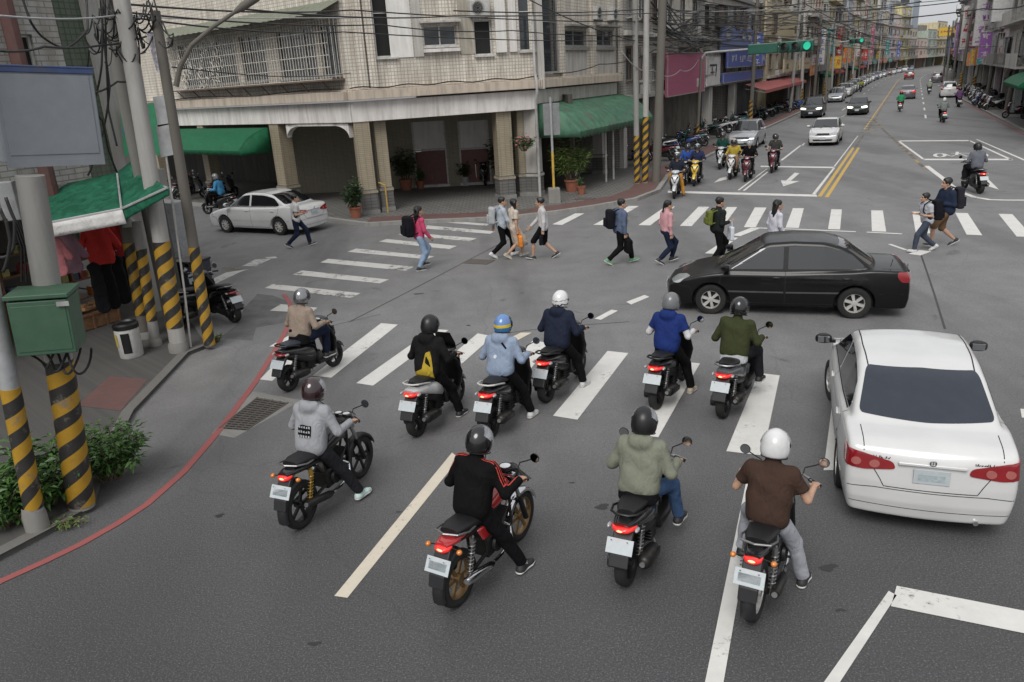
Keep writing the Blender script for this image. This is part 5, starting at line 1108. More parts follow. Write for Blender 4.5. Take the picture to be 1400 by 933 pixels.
    q = MB(); q.tube([(-.12, .12, .32), (-.2, .2, .05)], .012, 6); q.build('side_stand', STEEL, t, smooth=True)
    return t
# ---------------------------------------------------------------- people
SKIN = pm('skin', (.42, .25, .17), rough=.5, var=.08, scale=14); SKIN2 = pm('skin_tan', (.33, .19, .125), rough=.5, var=.08, scale=14)
EYEM = pm('eye_dark', (.015, .012, .01), rough=.3); LIP = pm('lip', (.34, .13, .11), rough=.5)
HAIRM = pm('black_hair', (.005, .0045, .0042), rough=.45, var=.4, scale=30, bump=.4, bscale=70)
SOLE = pm('white_sole', (.52, .52, .50), rough=.6, dirt=.3); LACE = pm('shoe_lace', (.6, .6, .58), rough=.8)
def ik(a, c, l1, l2, pole):
    a, c, pole = V(*a), V(*c), V(*pole); d = c-a; L = np.linalg.norm(d); Lc = min(L, (l1+l2)*.999); d /= L
    x = (l1*l1-l2*l2+Lc*Lc)/(2*Lc); h = math.sqrt(max(0, l1*l1-x*x)); p = pole-d*(pole@d); p /= max(1e-6, np.linalg.norm(p))
    b = a+d*x+p*h; return b, a+d*Lc
def wrk(x, y, z, ph=0.):
    a = np.sin(19*x+11*z+ph+1.7*np.sin(9*y+3*z+ph)); b = np.sin(15*y-23*z+2*ph+1.3*np.sin(13*x+5*z)); return .5*(a+b)
def head_arrays():
    def f(x, y, z):
        s = ell(x, y, z, (-.012, 0, .035), (.098, .078, .095)); j = ell(x, y, z, (.028, 0, -.045), (.066, .058, .072)); s = smin(s, j, .04)
        s = smin(s, rc(x, y, z, (.092, 0, .01), (.112, 0, -.028), .010, .015), .014)          # nose
        s = smin(s, rc(x, np.abs(y), z, (.085, .012, .035), (.068, .05, .034), .012, .012), .015)   # brow
        s = smax(s, -ell(x, np.abs(y), z, (.098, .032, .012), (.016, .018, .011)), .012)         # eye sockets
        s = smin(s, rc(x, y, z, (.082, -.02, -.058), (.082, .02, -.058), .011, .011), .012)       # mouth
        s = smin(s, ell(x, y, z, (.075, 0, -.095), (.022, .024, .018)), .02)                      # chin
        s = smin(s, ell(x, np.abs(y), z, (-.008, .078, -.005), (.022, .012, .034)), .008)          # ears
        s = smin(s, rc(x, y, z, (-.025, 0, -.06), (-.045, 0, -.19), .058, .06), .03); return s
    p, q = snet(f, (-.14, -.12, -.22), (.15, .12, .16), .0115)
    c = p[q].mean(1); m = np.zeros(len(q), int)
    m[(np.abs(np.abs(c[:, 1])-.032) < .016) & (np.abs(c[:, 2]-.012) < .0075) & (c[:, 0] > .06)] = 1
    m[(np.abs(np.abs(c[:, 1])-.034) < .022) & (np.abs(c[:, 2]-.040) < .0065) & (c[:, 0] > .06)] = 1
    m[(np.abs(c[:, 1]) < .024) & (np.abs(c[:, 2]+.058) < .008) & (c[:, 0] > .06)] = 2
    return p, q, m
HEADP, HEADQ, HEADM = head_arrays()
def hair_arrays(style):
    def f(x, y, z):
        n = .005*np.sin(60*y+20*z)+.004*np.sin(45*x-30*z)
        s = ell(x, y, z, (-.022, 0, .045), (.110, .092, .105))+n
        cut = smin(x-.058+.35*np.maximum(0, .06-z)*0, .066-z, .02); s = smax(s, cut, .015)            # clear the face
        s = smax(s, -.05-.35*(x+.02)-z if style == 'short' else -.09-z, .015)
        s = s if style in ('short', 'bob') else smin(s, rc(x, y, z, (.05, 0, .112), (.05, .03, .1), .016, .016), .03)
        if style == 'long':
            for yy in (-.06, 0, .06): s = smin(s, rc(x, y, z, (-.07, yy, .03), (-.105, yy*.95, -.30), .045, .036), .04)+0*n
            s = s+n*.6
        if style == 'bob':
            for yy in (-.075, -.03, .03, .075): s = smin(s, rc(x, y, z, (-.045+abs(yy)*.6, yy, .02), (-.05+abs(yy)*.7, yy, -.12), .04, .03), .035)
        if style == 'tail': s = smin(s, rc(x, y, z, (-.11, 0, .04), (-.15, 0, -.16), .035, .02), .03)
        return s
    return snet(f, (-.22, -.15, -.40 if style == 'long' else -.24), (.14, .15, .18), .014)
HAIRS = {}
def helmet_mesh(style):
    def f(x, y, z):
        k = .5*(np.sign(x)+1)
        o = ell(x, y, z, (-.008, 0, .018), (.152, .128, .150)); o = smin(o, ell(x, y, z, (-.03, 0, -.05), (.118, .119, .10)), .05)
        o = smax(o, smin(x-.045+.25*np.maximum(0, -z-.02), .052-z, .02), .008); o = smax(o, -(.105 if style != 'half' else .045)-.25*(x+.02)-z, .012)
        i = ell(x, y, z, (-.008, 0, .01), (.128, .106, .125)); i = smin(i, ell(x, y, z, (-.01, 0, -.07), (.11, .10, .09)), .05)
        return smax(o, -i, .008)
    return snet(f, (-.2, -.17, -.17), (.18, .17, .2), .0145)
HELM = {}
VISOR_CLEAR = pm('clear_visor', (.55, .57, .60), rough=.06, alpha=.33, coat=.5); VISOR_DARK = pm('smoked_visor', (.03, .032, .036), rough=.06, alpha=.8, coat=1)
def helmet(parent, M, mat, visor=VISOR_DARK, lift=0.0, style='jet', edge=None, label=None):
    if style not in HELM:
        p, q = helmet_mesh(style); me = bpy.data.meshes.new('helmet'); me.from_pydata(p.tolist(), [], q.tolist()); me.polygons.foreach_set('use_smooth', [True]*len(q)); me.materials.append(mat); HELM[style] = me
    me = HELM[style].copy(); me.materials[0] = mat
    o = bpy.data.objects.new('helmet', me); COL.objects.link(o); o.parent = parent; o.matrix_local = M
    if label: o['label'] = label
    if visor:
        q = MB(); rings = []
        for i in range(9):
            e = R(-38+i*10.5); ring = []
            for sgn, rr in ((1, .163), (-1, .158)):
                az = [R(-88+a*11) for a in range(17)]; az = az if sgn > 0 else az[::-1]
                ring += [(-.0+rr*math.cos(e)*math.cos(a), rr*.86*math.cos(e)*math.sin(a), .012+rr*.93*math.sin(e)) for a in az]
            rings.append(ring)
        q.rings(rings); v = q.build('visor', visor, o, smooth=True); v.rotation_euler[1] = -lift
    q = MB(); pts = [(-.03+.117*math.cos(a), .118*math.sin(a), -.104-.25*(-.01+.117*math.cos(a))) for a in np.linspace(R(62), R(298), 22)]; q.tube(pts, .0065, 6); q.build('helmet_trim', RUBBER, o, smooth=True)
    q = MB()
    for s in (1, -1): q.lathe([(.001, .012), (.02, .012), (.026, .0)], (.0, 0, .02), 'y', 14); q.v = [(a, (b+.128) if k >= len(q.v)-42 and s > 0 else b, c) for k, (a, b, c) in enumerate(q.v)]
    q = MB()
    for s in (1, -1): q.blob((.005, s*.132, .018), (.022, .008, .022), 6)
    q.build('visor_pivot', edge or BLACKP, o, smooth='all')
    return o
def hand(mb, wr, d, n, curl, side, m=0, sc=1.0):
    "palm and five fingers; d = finger direction, n = direction the palm faces, side = +1 left, -1 right"
    d = V(*d); d /= np.linalg.norm(d); n = V(*n); n = n-d*(n@d); n /= np.linalg.norm(n); s = np.cross(n, d)*side*1.0
    wr = V(*wr); rings = []
    for x, hw, hh in ((-.03, .026, .02), (.0, .028, .018), (.04, .039, .016), (.075, .040, .013), (.092, .036, .011)):
        rings.append([wr+d*x*sc+s*hw*math.cos(2*math.pi*k/10)*sc+n*hh*math.sin(2*math.pi*k/10)*sc for k in range(10)])
    mb.rings(rings, m)
    for k, (off, L) in enumerate(((.030, .072), (.010, .080), (-.010, .074), (-.029, .058))):
        p = wr+d*.085*sc+s*off*sc; a = 0.; pts = [p-d*.02*sc, p]
        for j, q in enumerate((.45, .30, .25)):
            a += curl*(.9 if j == 0 else 1.0)*(1+.06*k); p = p+(d*math.cos(a)+n*math.sin(a))*L*q*sc; pts.append(p)
        mb.tube(pts, [.0095*sc, .0092*sc, .0085*sc, .0078*sc, .006*sc], 6, m)
    p = wr+d*.02*sc+s*.028*sc; q = p+(d*.6+s*.7+n*.25)*.035*sc; e = q+(d*.8+s*.15+n*.5*max(.4, curl))*.03*sc; g = e+(d*.6-s*.3+n*.6*max(.3, curl))*.024*sc
    mb.tube([p-d*.01, q, e, g], [.013*sc, .011*sc, .0095*sc, .007*sc], 7, m)
def figure(t, J, W, h=.016, seed=0):
    "body with clothes as children. J: joints in the figure's own frame (x = forward). W: what is worn"
    ph = seed*1.9; up = J['nk']-J['pel']; up = up/np.linalg.norm(up); sd = J['sh'][0]-J['sh'][1]; sd = sd/np.linalg.norm(sd); fw = np.cross(sd, up)
    pel, nk, hd = J['pel'], J['nk'], J['hd']; bulk = W.get('bulk', 0.0); wmn = W.get('slim', 0.0)
    skin = W.get('skin', SKIN); lo = np.min([pel, nk, hd]+J['el']+J['wr']+J['kn']+J['an'], 0)-.2; hi = np.max([pel, nk, hd]+J['el']+J['wr']+J['kn']+J['an'], 0)+.2
    def fbody(x, y, z):
        s = rc(x, y, z, pel, nk-.1*up, .095, .10)
        for i in (0, 1):
            s = smin(s, rc(x, y, z, nk-.08*up, J['sh'][i], .07, .05), .03)
            s = smin(s, rc(x, y, z, J['sh'][i], J['el'][i], .047, .036), .02); s = smin(s, rc(x, y, z, J['el'][i], J['wr'][i], .038, .026), .012)
            s = smin(s, rc(x, y, z, J['hp'][i], J['kn'][i], .072, .050), .03); s = smin(s, rc(x, y, z, J['kn'][i], .6*J['kn'][i]+.4*J['an'][i], .050, .05), .015); s = smin(s, rc(x, y, z, .6*J['kn'][i]+.4*J['an'][i], J['an'][i], .05, .033), .015)
        return smin(s, rc(x, y, z, nk-.06*up, hd-.06*up, .062, .058), .03)
    p, q = snet(fbody, lo, hi, max(h, .02)); fx = J.get('look', fw); fx = fx/np.linalg.norm(fx); hu = up*.3+V(0, 0, 1)*.7; hu = hu-fx*(hu@fx); hu /= np.linalg.norm(hu); hs = np.cross(hu, fx)
    Mh = np.stack([fx, hs, hu], 1); hp_ = HEADP@Mh.T+hd; mats = [skin, EYEM, LIP]; mi = np.concatenate([np.zeros(len(q), int), HEADM])
    hb = MB()
    for i in (0, 1): hand(hb, J['wr'][i], J['hdir'][i], J['hnorm'][i], J['curl'][i], 1 if i == 0 else -1)
    allv = p.tolist()+hp_.tolist()+[list(a) for a in hb.v]; o1 = len(p); o2 = o1+len(hp_)
    fs = q.tolist()+(HEADQ+o1).tolist()+[[a+o2 for a in f] for f in hb.f]
    me = bpy.data.meshes.new('body'); me.from_pydata(allv, [], fs); [me.materials.append(m_) for m_ in mats]
    me.polygons.foreach_set('material_index', np.concatenate([mi, np.zeros(len(hb.f), int)]).astype(np.int32)); me.polygons.foreach_set('use_smooth', [True]*len(fs))
    bo = bpy.data.objects.new('body', me); COL.objects.link(bo); bo.parent = t
    M4 = Matrix(((Mh[0, 0], Mh[0, 1], Mh[0, 2], hd[0]), (Mh[1, 0], Mh[1, 1], Mh[1, 2], hd[1]), (Mh[2, 0], Mh[2, 1], Mh[2, 2], hd[2]), (0, 0, 0, 1)))
    # upper garment
    sl = W.get('sleeve', 'long'); hem = W.get('hem', .10); am = W.get('fold', .010)
    slen = {'long': 1.0, 'short': 0, 'rolled': .35}[sl]
    def ftop(x, y, z):
        s = None
        for sg in (1, -1):
            a = pel+sd*sg*(.075-.01*wmn)+up*.02-fw*.0; b = nk-.15*up+sd*sg*(.098-.02*wmn)
            c = rc(x, y, z, a, b, .130+bulk-.016*wmn, .120+bulk*.6-.016*wmn); s = c if s is None else smin(s, c, .07)
        s = smin(s, rc(x, y, z, pel+up*.05, nk-.12*up, .126+bulk-.016*wmn, .112-.01*wmn), .05)
        s = smin(s, rc(x, y, z, J['sh'][0]-.0*up, J['sh'][1]-.0*up, .070+bulk*.3, .070+bulk*.3), .06)
        s = smin(s, rc(x, y, z, nk-.03*up, nk+.04*up, .085, .072), .03)
        if W.get('hood'):
            s = smin(s, ell(x, y, z, nk-fw*.085-.02*up, (.075, .125, .085)), .035)
            s = smin(s, rc(x, y, z, nk+fw*.07+sd*.06-.02*up, nk-fw*.06+sd*.085+.02*up, .035, .045), .025); s = smin(s, rc(x, y, z, nk+fw*.07-sd*.06-.02*up, nk-fw*.06-sd*.085+.02*up, .035, .045), .025)
        for i in (0, 1):
            if sl == 'short': e = J['sh'][i]*.35+J['el'][i]*.65; s = smin(s, rc(x, y, z, J['sh'][i], e, .070+bulk*.3, .068), .04)
            else:
                s = smin(s, rc(x, y, z, J['sh'][i], J['el'][i], .070+bulk*.35, .056+bulk*.3), .035); e = J['el'][i]*(1-slen*.93)+J['wr'][i]*slen*.93; s = smin(s, rc(x, y, z, J['el'][i], e, .056+bulk*.3, .044+bulk*.2), .02)
        w_ = wrk(x, y, z, ph); s = s+am*w_*(.55+.45*np.sin(7*z+ph))
        pl = (pel[0]-hem*up[0]-x)*up[0]+(pel[1]-hem*up[1]-y)*up[1]+(pel[2]-hem*up[2]-z)*up[2]
        s = smax(s, pl, .015)
        if sl == 'short':
            for i in (0, 1):
                ax = J['el'][i]-J['sh'][i]; ax = ax/np.linalg.norm(ax); e = J['sh'][i]*.35+J['el'][i]*.65
                cut = (x-e[0])*ax[0]+(y-e[1])*ax[1]+(z-e[2])*ax[2]; near = rc(x, y, z, e, J['el'][i], .13, .13); s = smax(s, -smax(-cut, near, .005), .006)
        if sl != 'short':
            for i in (0, 1):
                ax = J['wr'][i]-J['el'][i]; ax = ax/np.linalg.norm(ax); e = J['el'][i]*(1-slen)+J['wr'][i]*slen
                cut = (x-e[0])*ax[0]+(y-e[1])*ax[1]+(z-e[2])*ax[2]; near = rc(x, y, z, e, e+ax*.1, .09, .09); s = smax(s, -smax(-cut, near, .005), .006)
        return s
    lo2 = lo.copy(); lo2[2] = pel[2]-hem-.06; p, q = snet(ftop, lo2, hi, h); to = arr_mesh(W.get('top_name', 'jacket'), p, q, W['top'], t)
    if W.get('arm'):
        def farm(x, y, z):
            s = None
            for i in (0, 1):
                c = smin(rc(x, y, z, J['sh'][i], J['el'][i], .060, .050), rc(x, y, z, J['el'][i], J['el'][i]*.05+J['wr'][i]*.95, .050, .038), .02); s = c if s is None else np.minimum(s, c)
            return s+.005*wrk(x, y, z, ph+1)
        p, q = snet(farm, lo, hi, h); arr_mesh('sleeves', p, q, W['arm'], t)
    # trousers
    short = W.get('shorts'); pr = W.get('pr', .010)
    def fpan(x, y, z):
        s = rc(x, y, z, pel+sd*.06, pel-sd*.06, .118-.01*wmn, .118-.01*wmn); s = smin(s, rc(x, y, z, pel+up*.1+sd*.04, pel+up*.1-sd*.04, .112-.012*wmn, .112-.012*wmn), .04)
        for i in (0, 1):
            H, K, A = J['hp'][i], J['kn'][i], J['an'][i]
            leg = rc(x, y, z, H, K, .092+pr-.006*wmn, .066+pr); e = K*(1-(.12 if short else .96))+A*(.12 if short else .96)
            leg = smin(leg, rc(x, y, z, K, e, .067+pr, (.072 if short else .053)+pr), .03); s = smin(s, leg, .03)
            ax = (A-K)/np.linalg.norm(A-K); cut = (x-e[0])*ax[0]+(y-e[1])*ax[1]+(z-e[2])*ax[2]; s = smax(s, -smax(-cut, rc(x, y, z, e, e+ax*.12, .12, .12), .005), .006)
        return s+.006*wrk(x, y, z, ph+2)
    p, q = snet(fpan, (lo[0], lo[1], lo[2]), (hi[0], hi[1], pel[2]+.25), h); arr_mesh(W.get('leg_name', 'trousers'), p, q, W['leg'], t)
    if W.get('skirt'):
        kz = min(J['kn'][0][2], J['kn'][1][2]); kc = (J['kn'][0]+J['kn'][1])/2
        q = MB(); rings = []
        for k in range(6):
            a = k/5; c = pel*(1-a)+V(kc[0], kc[1], kz-.08)*a+up*.1*(1-a); rx, ry = .13+.09*a, .155+.03*a
            rings.append([(c[0]+rx*(1+.06*math.sin(7*j))*math.cos(2*math.pi*j/28), c[1]+ry*(1+.06*math.sin(5*j))*math.sin(2*math.pi*j/28), c[2]) for j in range(28)])
        q.rings(rings); q.build('skirt', W['skirt'], t, smooth='all')
    # shoes
    for i in (0, 1):
        A, d, n = J['an'][i], J['tdir'][i]/np.linalg.norm(J['tdir'][i]), J['tup'][i]; n = n-d*(n@d); n = n/np.linalg.norm(n); b = A-.085*n
        def fsh(x, y, z, A=A, d=d, n=n):
            s = smin(rc(x, y, z, A-.045*d-.05*n, A+.125*d-.058*n, .044, .040), rc(x, y, z, A+.12*d-.06*n, A+.17*d-.064*n, .041, .032), .02)
            s = smin(s, rc(x, y, z, A-.02*d+.01*n, A-.02*d-.04*n, .043, .047), .03)
            dn_ = (x-b[0])*n[0]+(y-b[1])*n[1]+(z-b[2])*n[2]; s = smax(s, .022-dn_, .004); return smax(s, dn_-.10, .006)
        def fso(x, y, z, A=A, d=d, n=n):
            s = smin(rc(x, y, z, A-.045*d-.06*n, A+.125*d-.06*n, .048, .045), rc(x, y, z, A+.12*d-.06*n, A+.172*d-.06*n, .045, .034), .02)
            dn_ = (x-b[0])*n[0]+(y-b[1])*n[1]+(z-b[2])*n[2]; return smax(smax(s, -dn_, .003), dn_-.026, .004)
        c = A+.06*d-.04*n; hs_ = max(h*.75, .012)
        p, q = snet(fsh, c-.2, c+.2, hs_); so = arr_mesh('shoe', p, q, W['shoe'], t)
        p, q = snet(fso, c-.2, c+.2, hs_); arr_mesh('sole', p, q, W.get('sole', SOLE), so)
        if h < .02 and W.get('lace', 1):
            q = MB(); ss = np.cross(n, d)
            for k in range(4):
                u0 = A+(.035+.024*k)*d-(.002+.009*k)*n; q.tube([u0-ss*.026-n*.01, u0+n*.004, u0+ss*.026-n*.01], .0045, 5)
            q.build('shoe_lace', LACE, so)
    if W.get('hair'):
        st = W['hair']
        if st not in HAIRS:
            p, q = hair_arrays(st); ho = arr_mesh('hair', p, q, HAIRM, t); HAIRS[st] = ho.data
        else: ho = bpy.data.objects.new('hair', HAIRS[st]); COL.objects.link(ho); ho.parent = t
        ho.matrix_local = M4
    if W.get('helmet'): helmet(t, M4, **W['helmet'])
    return ftop, to, dict(up=up, sd=sd, fw=fw, M4=M4, fpan=fpan)
def ride_pose(grip=(.27, .31, 1.0), hip=(-.18, .84), lean=R(10), feet=((.25, .17, .40), (.25, -.17, .40)), tw=0.0, look=0.0, knee_out=.3, toe=(R(8), R(-8)), head_fwd=.03, nod=0.0):
    pel = V(hip[0], 0, hip[1]); L = .50; up = V(math.sin(lean), 0, math.cos(lean)); nk = pel+up*L; hd = nk+V(.045+head_fwd, 0, .165)
    J = dict(pel=pel, nk=nk, hd=hd, look=V(math.cos(look), math.sin(look), -nod)); J['sh'] = [nk-up*.055+V(tw*s, s*.180, 0) for s in (1, -1)]
    J['hp'] = [pel+V(.03, s*.095, -.02) for s in (1, -1)]
    g = [V(grip[0]-.04, s*grip[1], grip[2]+.045) if len(grip) == 3 else V(*grip[3+i]) for i, s in enumerate((1, -1))]
    J['el'], J['wr'], J['kn'], J['an'] = [], [], [], []
    for i, s in enumerate((1, -1)):
        e, w_ = ik(J['sh'][i], g[i]-V(.055, 0, -.0), .29, .26, (-.45, s*.45, -.85)); J['el'].append(e); J['wr'].append(w_)
        k, a = ik(J['hp'][i], V(*feet[i])+V(0, 0, .0), .43, .44, (1, s*knee_out, .45)); J['kn'].append(k); J['an'].append(a)
    J['hdir'] = [V(1, 0, -.15), V(1, 0, -.15)]; J['hnorm'] = [V(0, 0, -1)]*2; J['curl'] = [.85, .85]
    J['tdir'] = [V(math.cos(toe[i]), math.sin(toe[i]), 0) for i in (0, 1)]; J['tup'] = [V(0, 0, 1)]*2
    return J
def walk_pose(ph=0.0, stride=.36, hgt=.92, lean=R(3), look=0.0, nod=.06, arms=('swing', 'swing')):
    "ph in 0..1 around the step; left leg leads at 0"
    c = math.cos(2*math.pi*ph); s_ = math.sin(2*math.pi*ph)
    pel = V(0, 0, hgt-.03*abs(c)); up = V(math.sin(lean), 0, math.cos(lean)); nk = pel+up*.50; hd = nk+V(.045, 0, .165)
    J = dict(pel=pel, nk=nk, hd=hd, look=V(math.cos(look), math.sin(look), -nod)); J['sh'] = [nk-up*.055+V(-.05*c*q, q*.18, 0) for q in (1, -1)]; J['hp'] = [pel+V(.02*c*q, q*.09, -.02) for q in (1, -1)]
    J['kn'], J['an'], J['tdir'], J['tup'], J['el'], J['wr'], J['hdir'], J['hnorm'], J['curl'] = [], [], [], [], [], [], [], [], []
    for i, q in enumerate((1, -1)):
        x = stride*c*q; lift = max(0, s_*q)*.10
        rear = x < -.12; f = V(x, q*.085, .085+lift+(.07 if rear and stride > .2 else 0))
        k, a = ik(J['hp'][i], f, .43, .43, (1, q*.08, .1)); J['kn'].append(k); J['an'].append(a)
        pit = R(-32) if rear and stride > .2 else (R(12) if x > .15 else 0.0)
        J['tdir'].append(V(math.cos(pit), q*.08, math.sin(pit))); J['tup'].append(V(-math.sin(pit), 0, math.cos(pit)))
        m = arms[i]; sw = -c*q
        if m == 'swing': e = J['sh'][i]+V(.13*sw-.03, q*.045, -.26); w_ = e+V(.13*sw+.09, -q*.01, -.21)
        elif m == 'bent': e = J['sh'][i]+V(-.05, q*.05, -.27); w_ = e+V(.22, -q*.07, .02)
        elif m == 'up': e = J['sh'][i]+V(.06, q*.06, -.25); w_ = e+V(.16, -q*.10, .17)
        elif m == 'down': e = J['sh'][i]+V(-.02, q*.05, -.28); w_ = e+V(.03, 0, -.24)
        J['el'].append(e); J['wr'].append(w_); d = w_-e; J['hdir'].append(d/np.linalg.norm(d)); J['hnorm'].append(V(0, -q, 0) if m != 'bent' else V(0, -q*.3, 1)); J['curl'].append(.35 if m != 'down' else .9)
    return J
# ---------------------------------------------------------------- signs on the rows
def sg(F, x0, y0, x1, y1, *a, **k):
    r = rect(F, x0, y0, x1, y1); return sign(F, r[0], r[1], r[2], r[3], *a, **k)
sg(FL[1], 904, 72, 957, 134, 'magenta', None, 'big blank magenta signboard over the shaded arcade', off=.35)
q = MB(); 
sg(FL[2], 961, 77, 979, 119, 'white', 'dark', 'weathered white sign with dark brush strokes beside the blue boards', cells=1, off=.3, seed=4)
sg(FL[3], 981, 41, 1029, 70, 'sky', None, 'pale lilac blue blank board above the blue lettered signboard', off=.25)
sg(FL[3], 984, 70, 1049, 94, 'blue', 'white', 'blue signboard with a row of white characters', cells=6, off=.55, seed=5, cellz=(.25, .75))
sg(FL[3], 981, 95, 1040, 115, 'blue', None, 'lower blue fascia board under the lettered one', off=.4)
sg(FL[4], 1044, 17, 1089, 50, 'cream', None, 'wide yellowish blank board on the upper wall of the cream shophouse', off=.15)
sg(FL[4], 1063, 81, 1084, 100, 'cream', 'dark', 'cream lightbox sign with two dark characters, nearer of a pair', cells=2, off=.6, seed=7)
sg(FL[4], 1086, 79, 1101, 96, 'cream', 'red', 'cream lightbox sign with a thin red line of characters, farther of a pair', cells=5, off=.6, seed=8, cellz=(.4, .6))
sg(FL[5], 1102, 75, 1120, 92, 'white', 'red', 'white sign with red and blue characters past the cream lightboxes', cells=2, off=.6, seed=9)
PINKC = cloth('pink_canvas', (.30, .10, .095), .12, .3)
h0, h1 = onface(FL[4], 1019, 115)[0], onface(FL[4], 1081, 115)[0]
q = MB(); q.add([(h0, 0, 3.25), (h1, 0, 3.25), (h1, -1.6, 2.75), (h0, -1.6, 2.75), (h1, -1.62, 2.5), (h0, -1.62, 2.5)], [(0, 1, 2, 3), (3, 2, 4, 5)]); 
aw = thing('awning', 'faded pink canvas awning past the blue signboards', 'awning'); put(aw, FL[4]); o = q.build('canvas', PINKC, aw); so = o.modifiers.new('t', 'SOLIDIFY'); so.thickness = .02
q = MB(); [q.tube([(s, -1.58, 2.55), (s, -.02, 2.9)], .02, 5) for s in (h0, h1)]; q.build('awning_arm', FRAME, aw)
q = MB()
# blade signs hung over the pavement, left side
bl = [(70, 'blue', 'white', 4.6, 7.2, 'blue'), (112, 'white', 'blue', 4.2, 8.5, 'white'), (124, 'teal', 'white', 5.5, 9.0, 'teal'), (131, 'yellow', 'red', 3.4, 5.2, 'yellow'), (140, 'red', 'white', 3.6, 9.5, 'red'), (150, 'orange', 'white', 4, 6.5, 'orange'), (163, 'green', 'white', 4.5, 8.5, 'green'), (172, 'red', 'yellow', 4, 7, 'small red'), (185, 'white', 'red', 5, 10, 'tall white'), (196, 'red', 'white', 4, 6.5, 'squat red'), (215, 'magenta', 'white', 5, 12, 'tall maroon'), (232, 'yellow', 'dark', 4, 8, 'far yellow'), (250, 'teal', 'white', 5, 9, 'far teal'), (275, 'blue', 'white', 4, 9, 'far blue')]
for i, (u, bgc, ink, z0, z1, nm) in enumerate(bl):
    p = S(u, -12.6 if u < 80 else -11.7); F = dict(P=p[:2], d=DV, n=-DU, L=2, yaw=math.atan2(DV[1], DV[0])); p = F['P']
    sign(F, .3, z0, .3+(1.0 if z1-z0 > 2.5 else 1.6), z1, bgc, ink, '%s upright sign jutting from the left row of shops' % nm, cells=4 if z1-z0 > 2.5 else 2, off=0, seed=60+i, vert=z1-z0 > 2.5, th=.2)
rng = random.Random(9)
for i, u in enumerate(range(105, 300, 11)):
    p0, p1 = S(u, -11.75), S(u+8, -11.75); F = face(p0, p1)
    if F['n']@DV < 0: F = face(p1, p0)
    bgc = rng.choice(['white', 'cream', 'red', 'green', 'yellow', 'blue', 'teal', 'orange']); sign(F, .3, 3.0, 7.5, 4.2, bgc, 'white' if bgc not in ('white', 'cream', 'yellow') else 'red', 'long %s fascia sign, %s board past the cream lightboxes' % (bgc, ORD[i]), cells=5, off=.5, seed=200+i, cellz=(.2, .8))
# right side of the far street
def rblade(u, z0, z1, bgc, ink, label, cells=5, w_=1.2, dv=.2, seed=0):
    p = S(u, 7.0); F = dict(P=(p[:2]-DV*(w_+dv)), d=DV, n=-DU, L=w_, yaw=math.atan2(DV[1], DV[0])); return sign(F, 0, z0, w_, z1, bgc, ink, label, cells=cells, off=0, seed=seed, vert=True, th=.22)
rblade(100, 5.2, 10.6, 'white', 'purple', 'tall white upright sign with purple characters on the right row', 5, 1.6, .2, 31); rblade(80, 6.9, 11.5, 'white', None, 'tall blank whitish panel nearest on the right row', 1, 1.5, .2, 32)
p0, p1 = S(86, 6.9), S(78, 6.9); F = face(p0, p1); F = F if F['n']@DV < 0 else face(p1, p0)
sign(F, 1.5, 3.6, 5.5, 5.6, 'white', 'red', 'white board with red characters above the right arcade', cells=2, off=.4, seed=33)
for i, (u, c, z0, z1) in enumerate(((104, 'orange', 3.2, 5.2), (107, 'yellow', 3.3, 5.0), (110, 'orange', 3.1, 4.6), (113, 'red', 3.2, 4.8), (96, 'teal', 3.4, 5.4), (92, 'purple', 4.0, 6.4), (125, 'magenta', 5, 9), (138, 'white', 5, 11), (150, 'purple', 4, 9), (165, 'white', 5, 9), (180, 'red', 3.4, 5.5), (195, 'blue', 4, 8))):
    rblade(u, z0, z1, c, 'white' if c not in ('white', 'yellow') else 'red', '%s hanging sign, %s along the right row' % (c, ORD[i]), 3, 1.1, .1+.2*(i % 3), 80+i)
bp = [V(0, 0, CAMH)+(lambda d: d*(240/d[1]))(CF*FPX+CR*(px-700)-CU*(py-466.5)) for px, py in ((1283, 50), (1311, 50), (1311, 36), (1303, 64), (1313, 64), (1313, 53))]
F = face(bp[0], bp[1]); sign(F, 0, bp[0][2], F['L'], bp[2][2], 'yellow', 'red', 'huge yellow banner hanging across the far end of the street', cells=6, off=0, seed=99, cellz=(.3, .7))
F = face(bp[3], bp[4]); sign(F, 0, bp[3][2], F['L'], bp[5][2], 'yellow', None, 'smaller yellow board below the huge yellow banner', off=.3, seed=98)
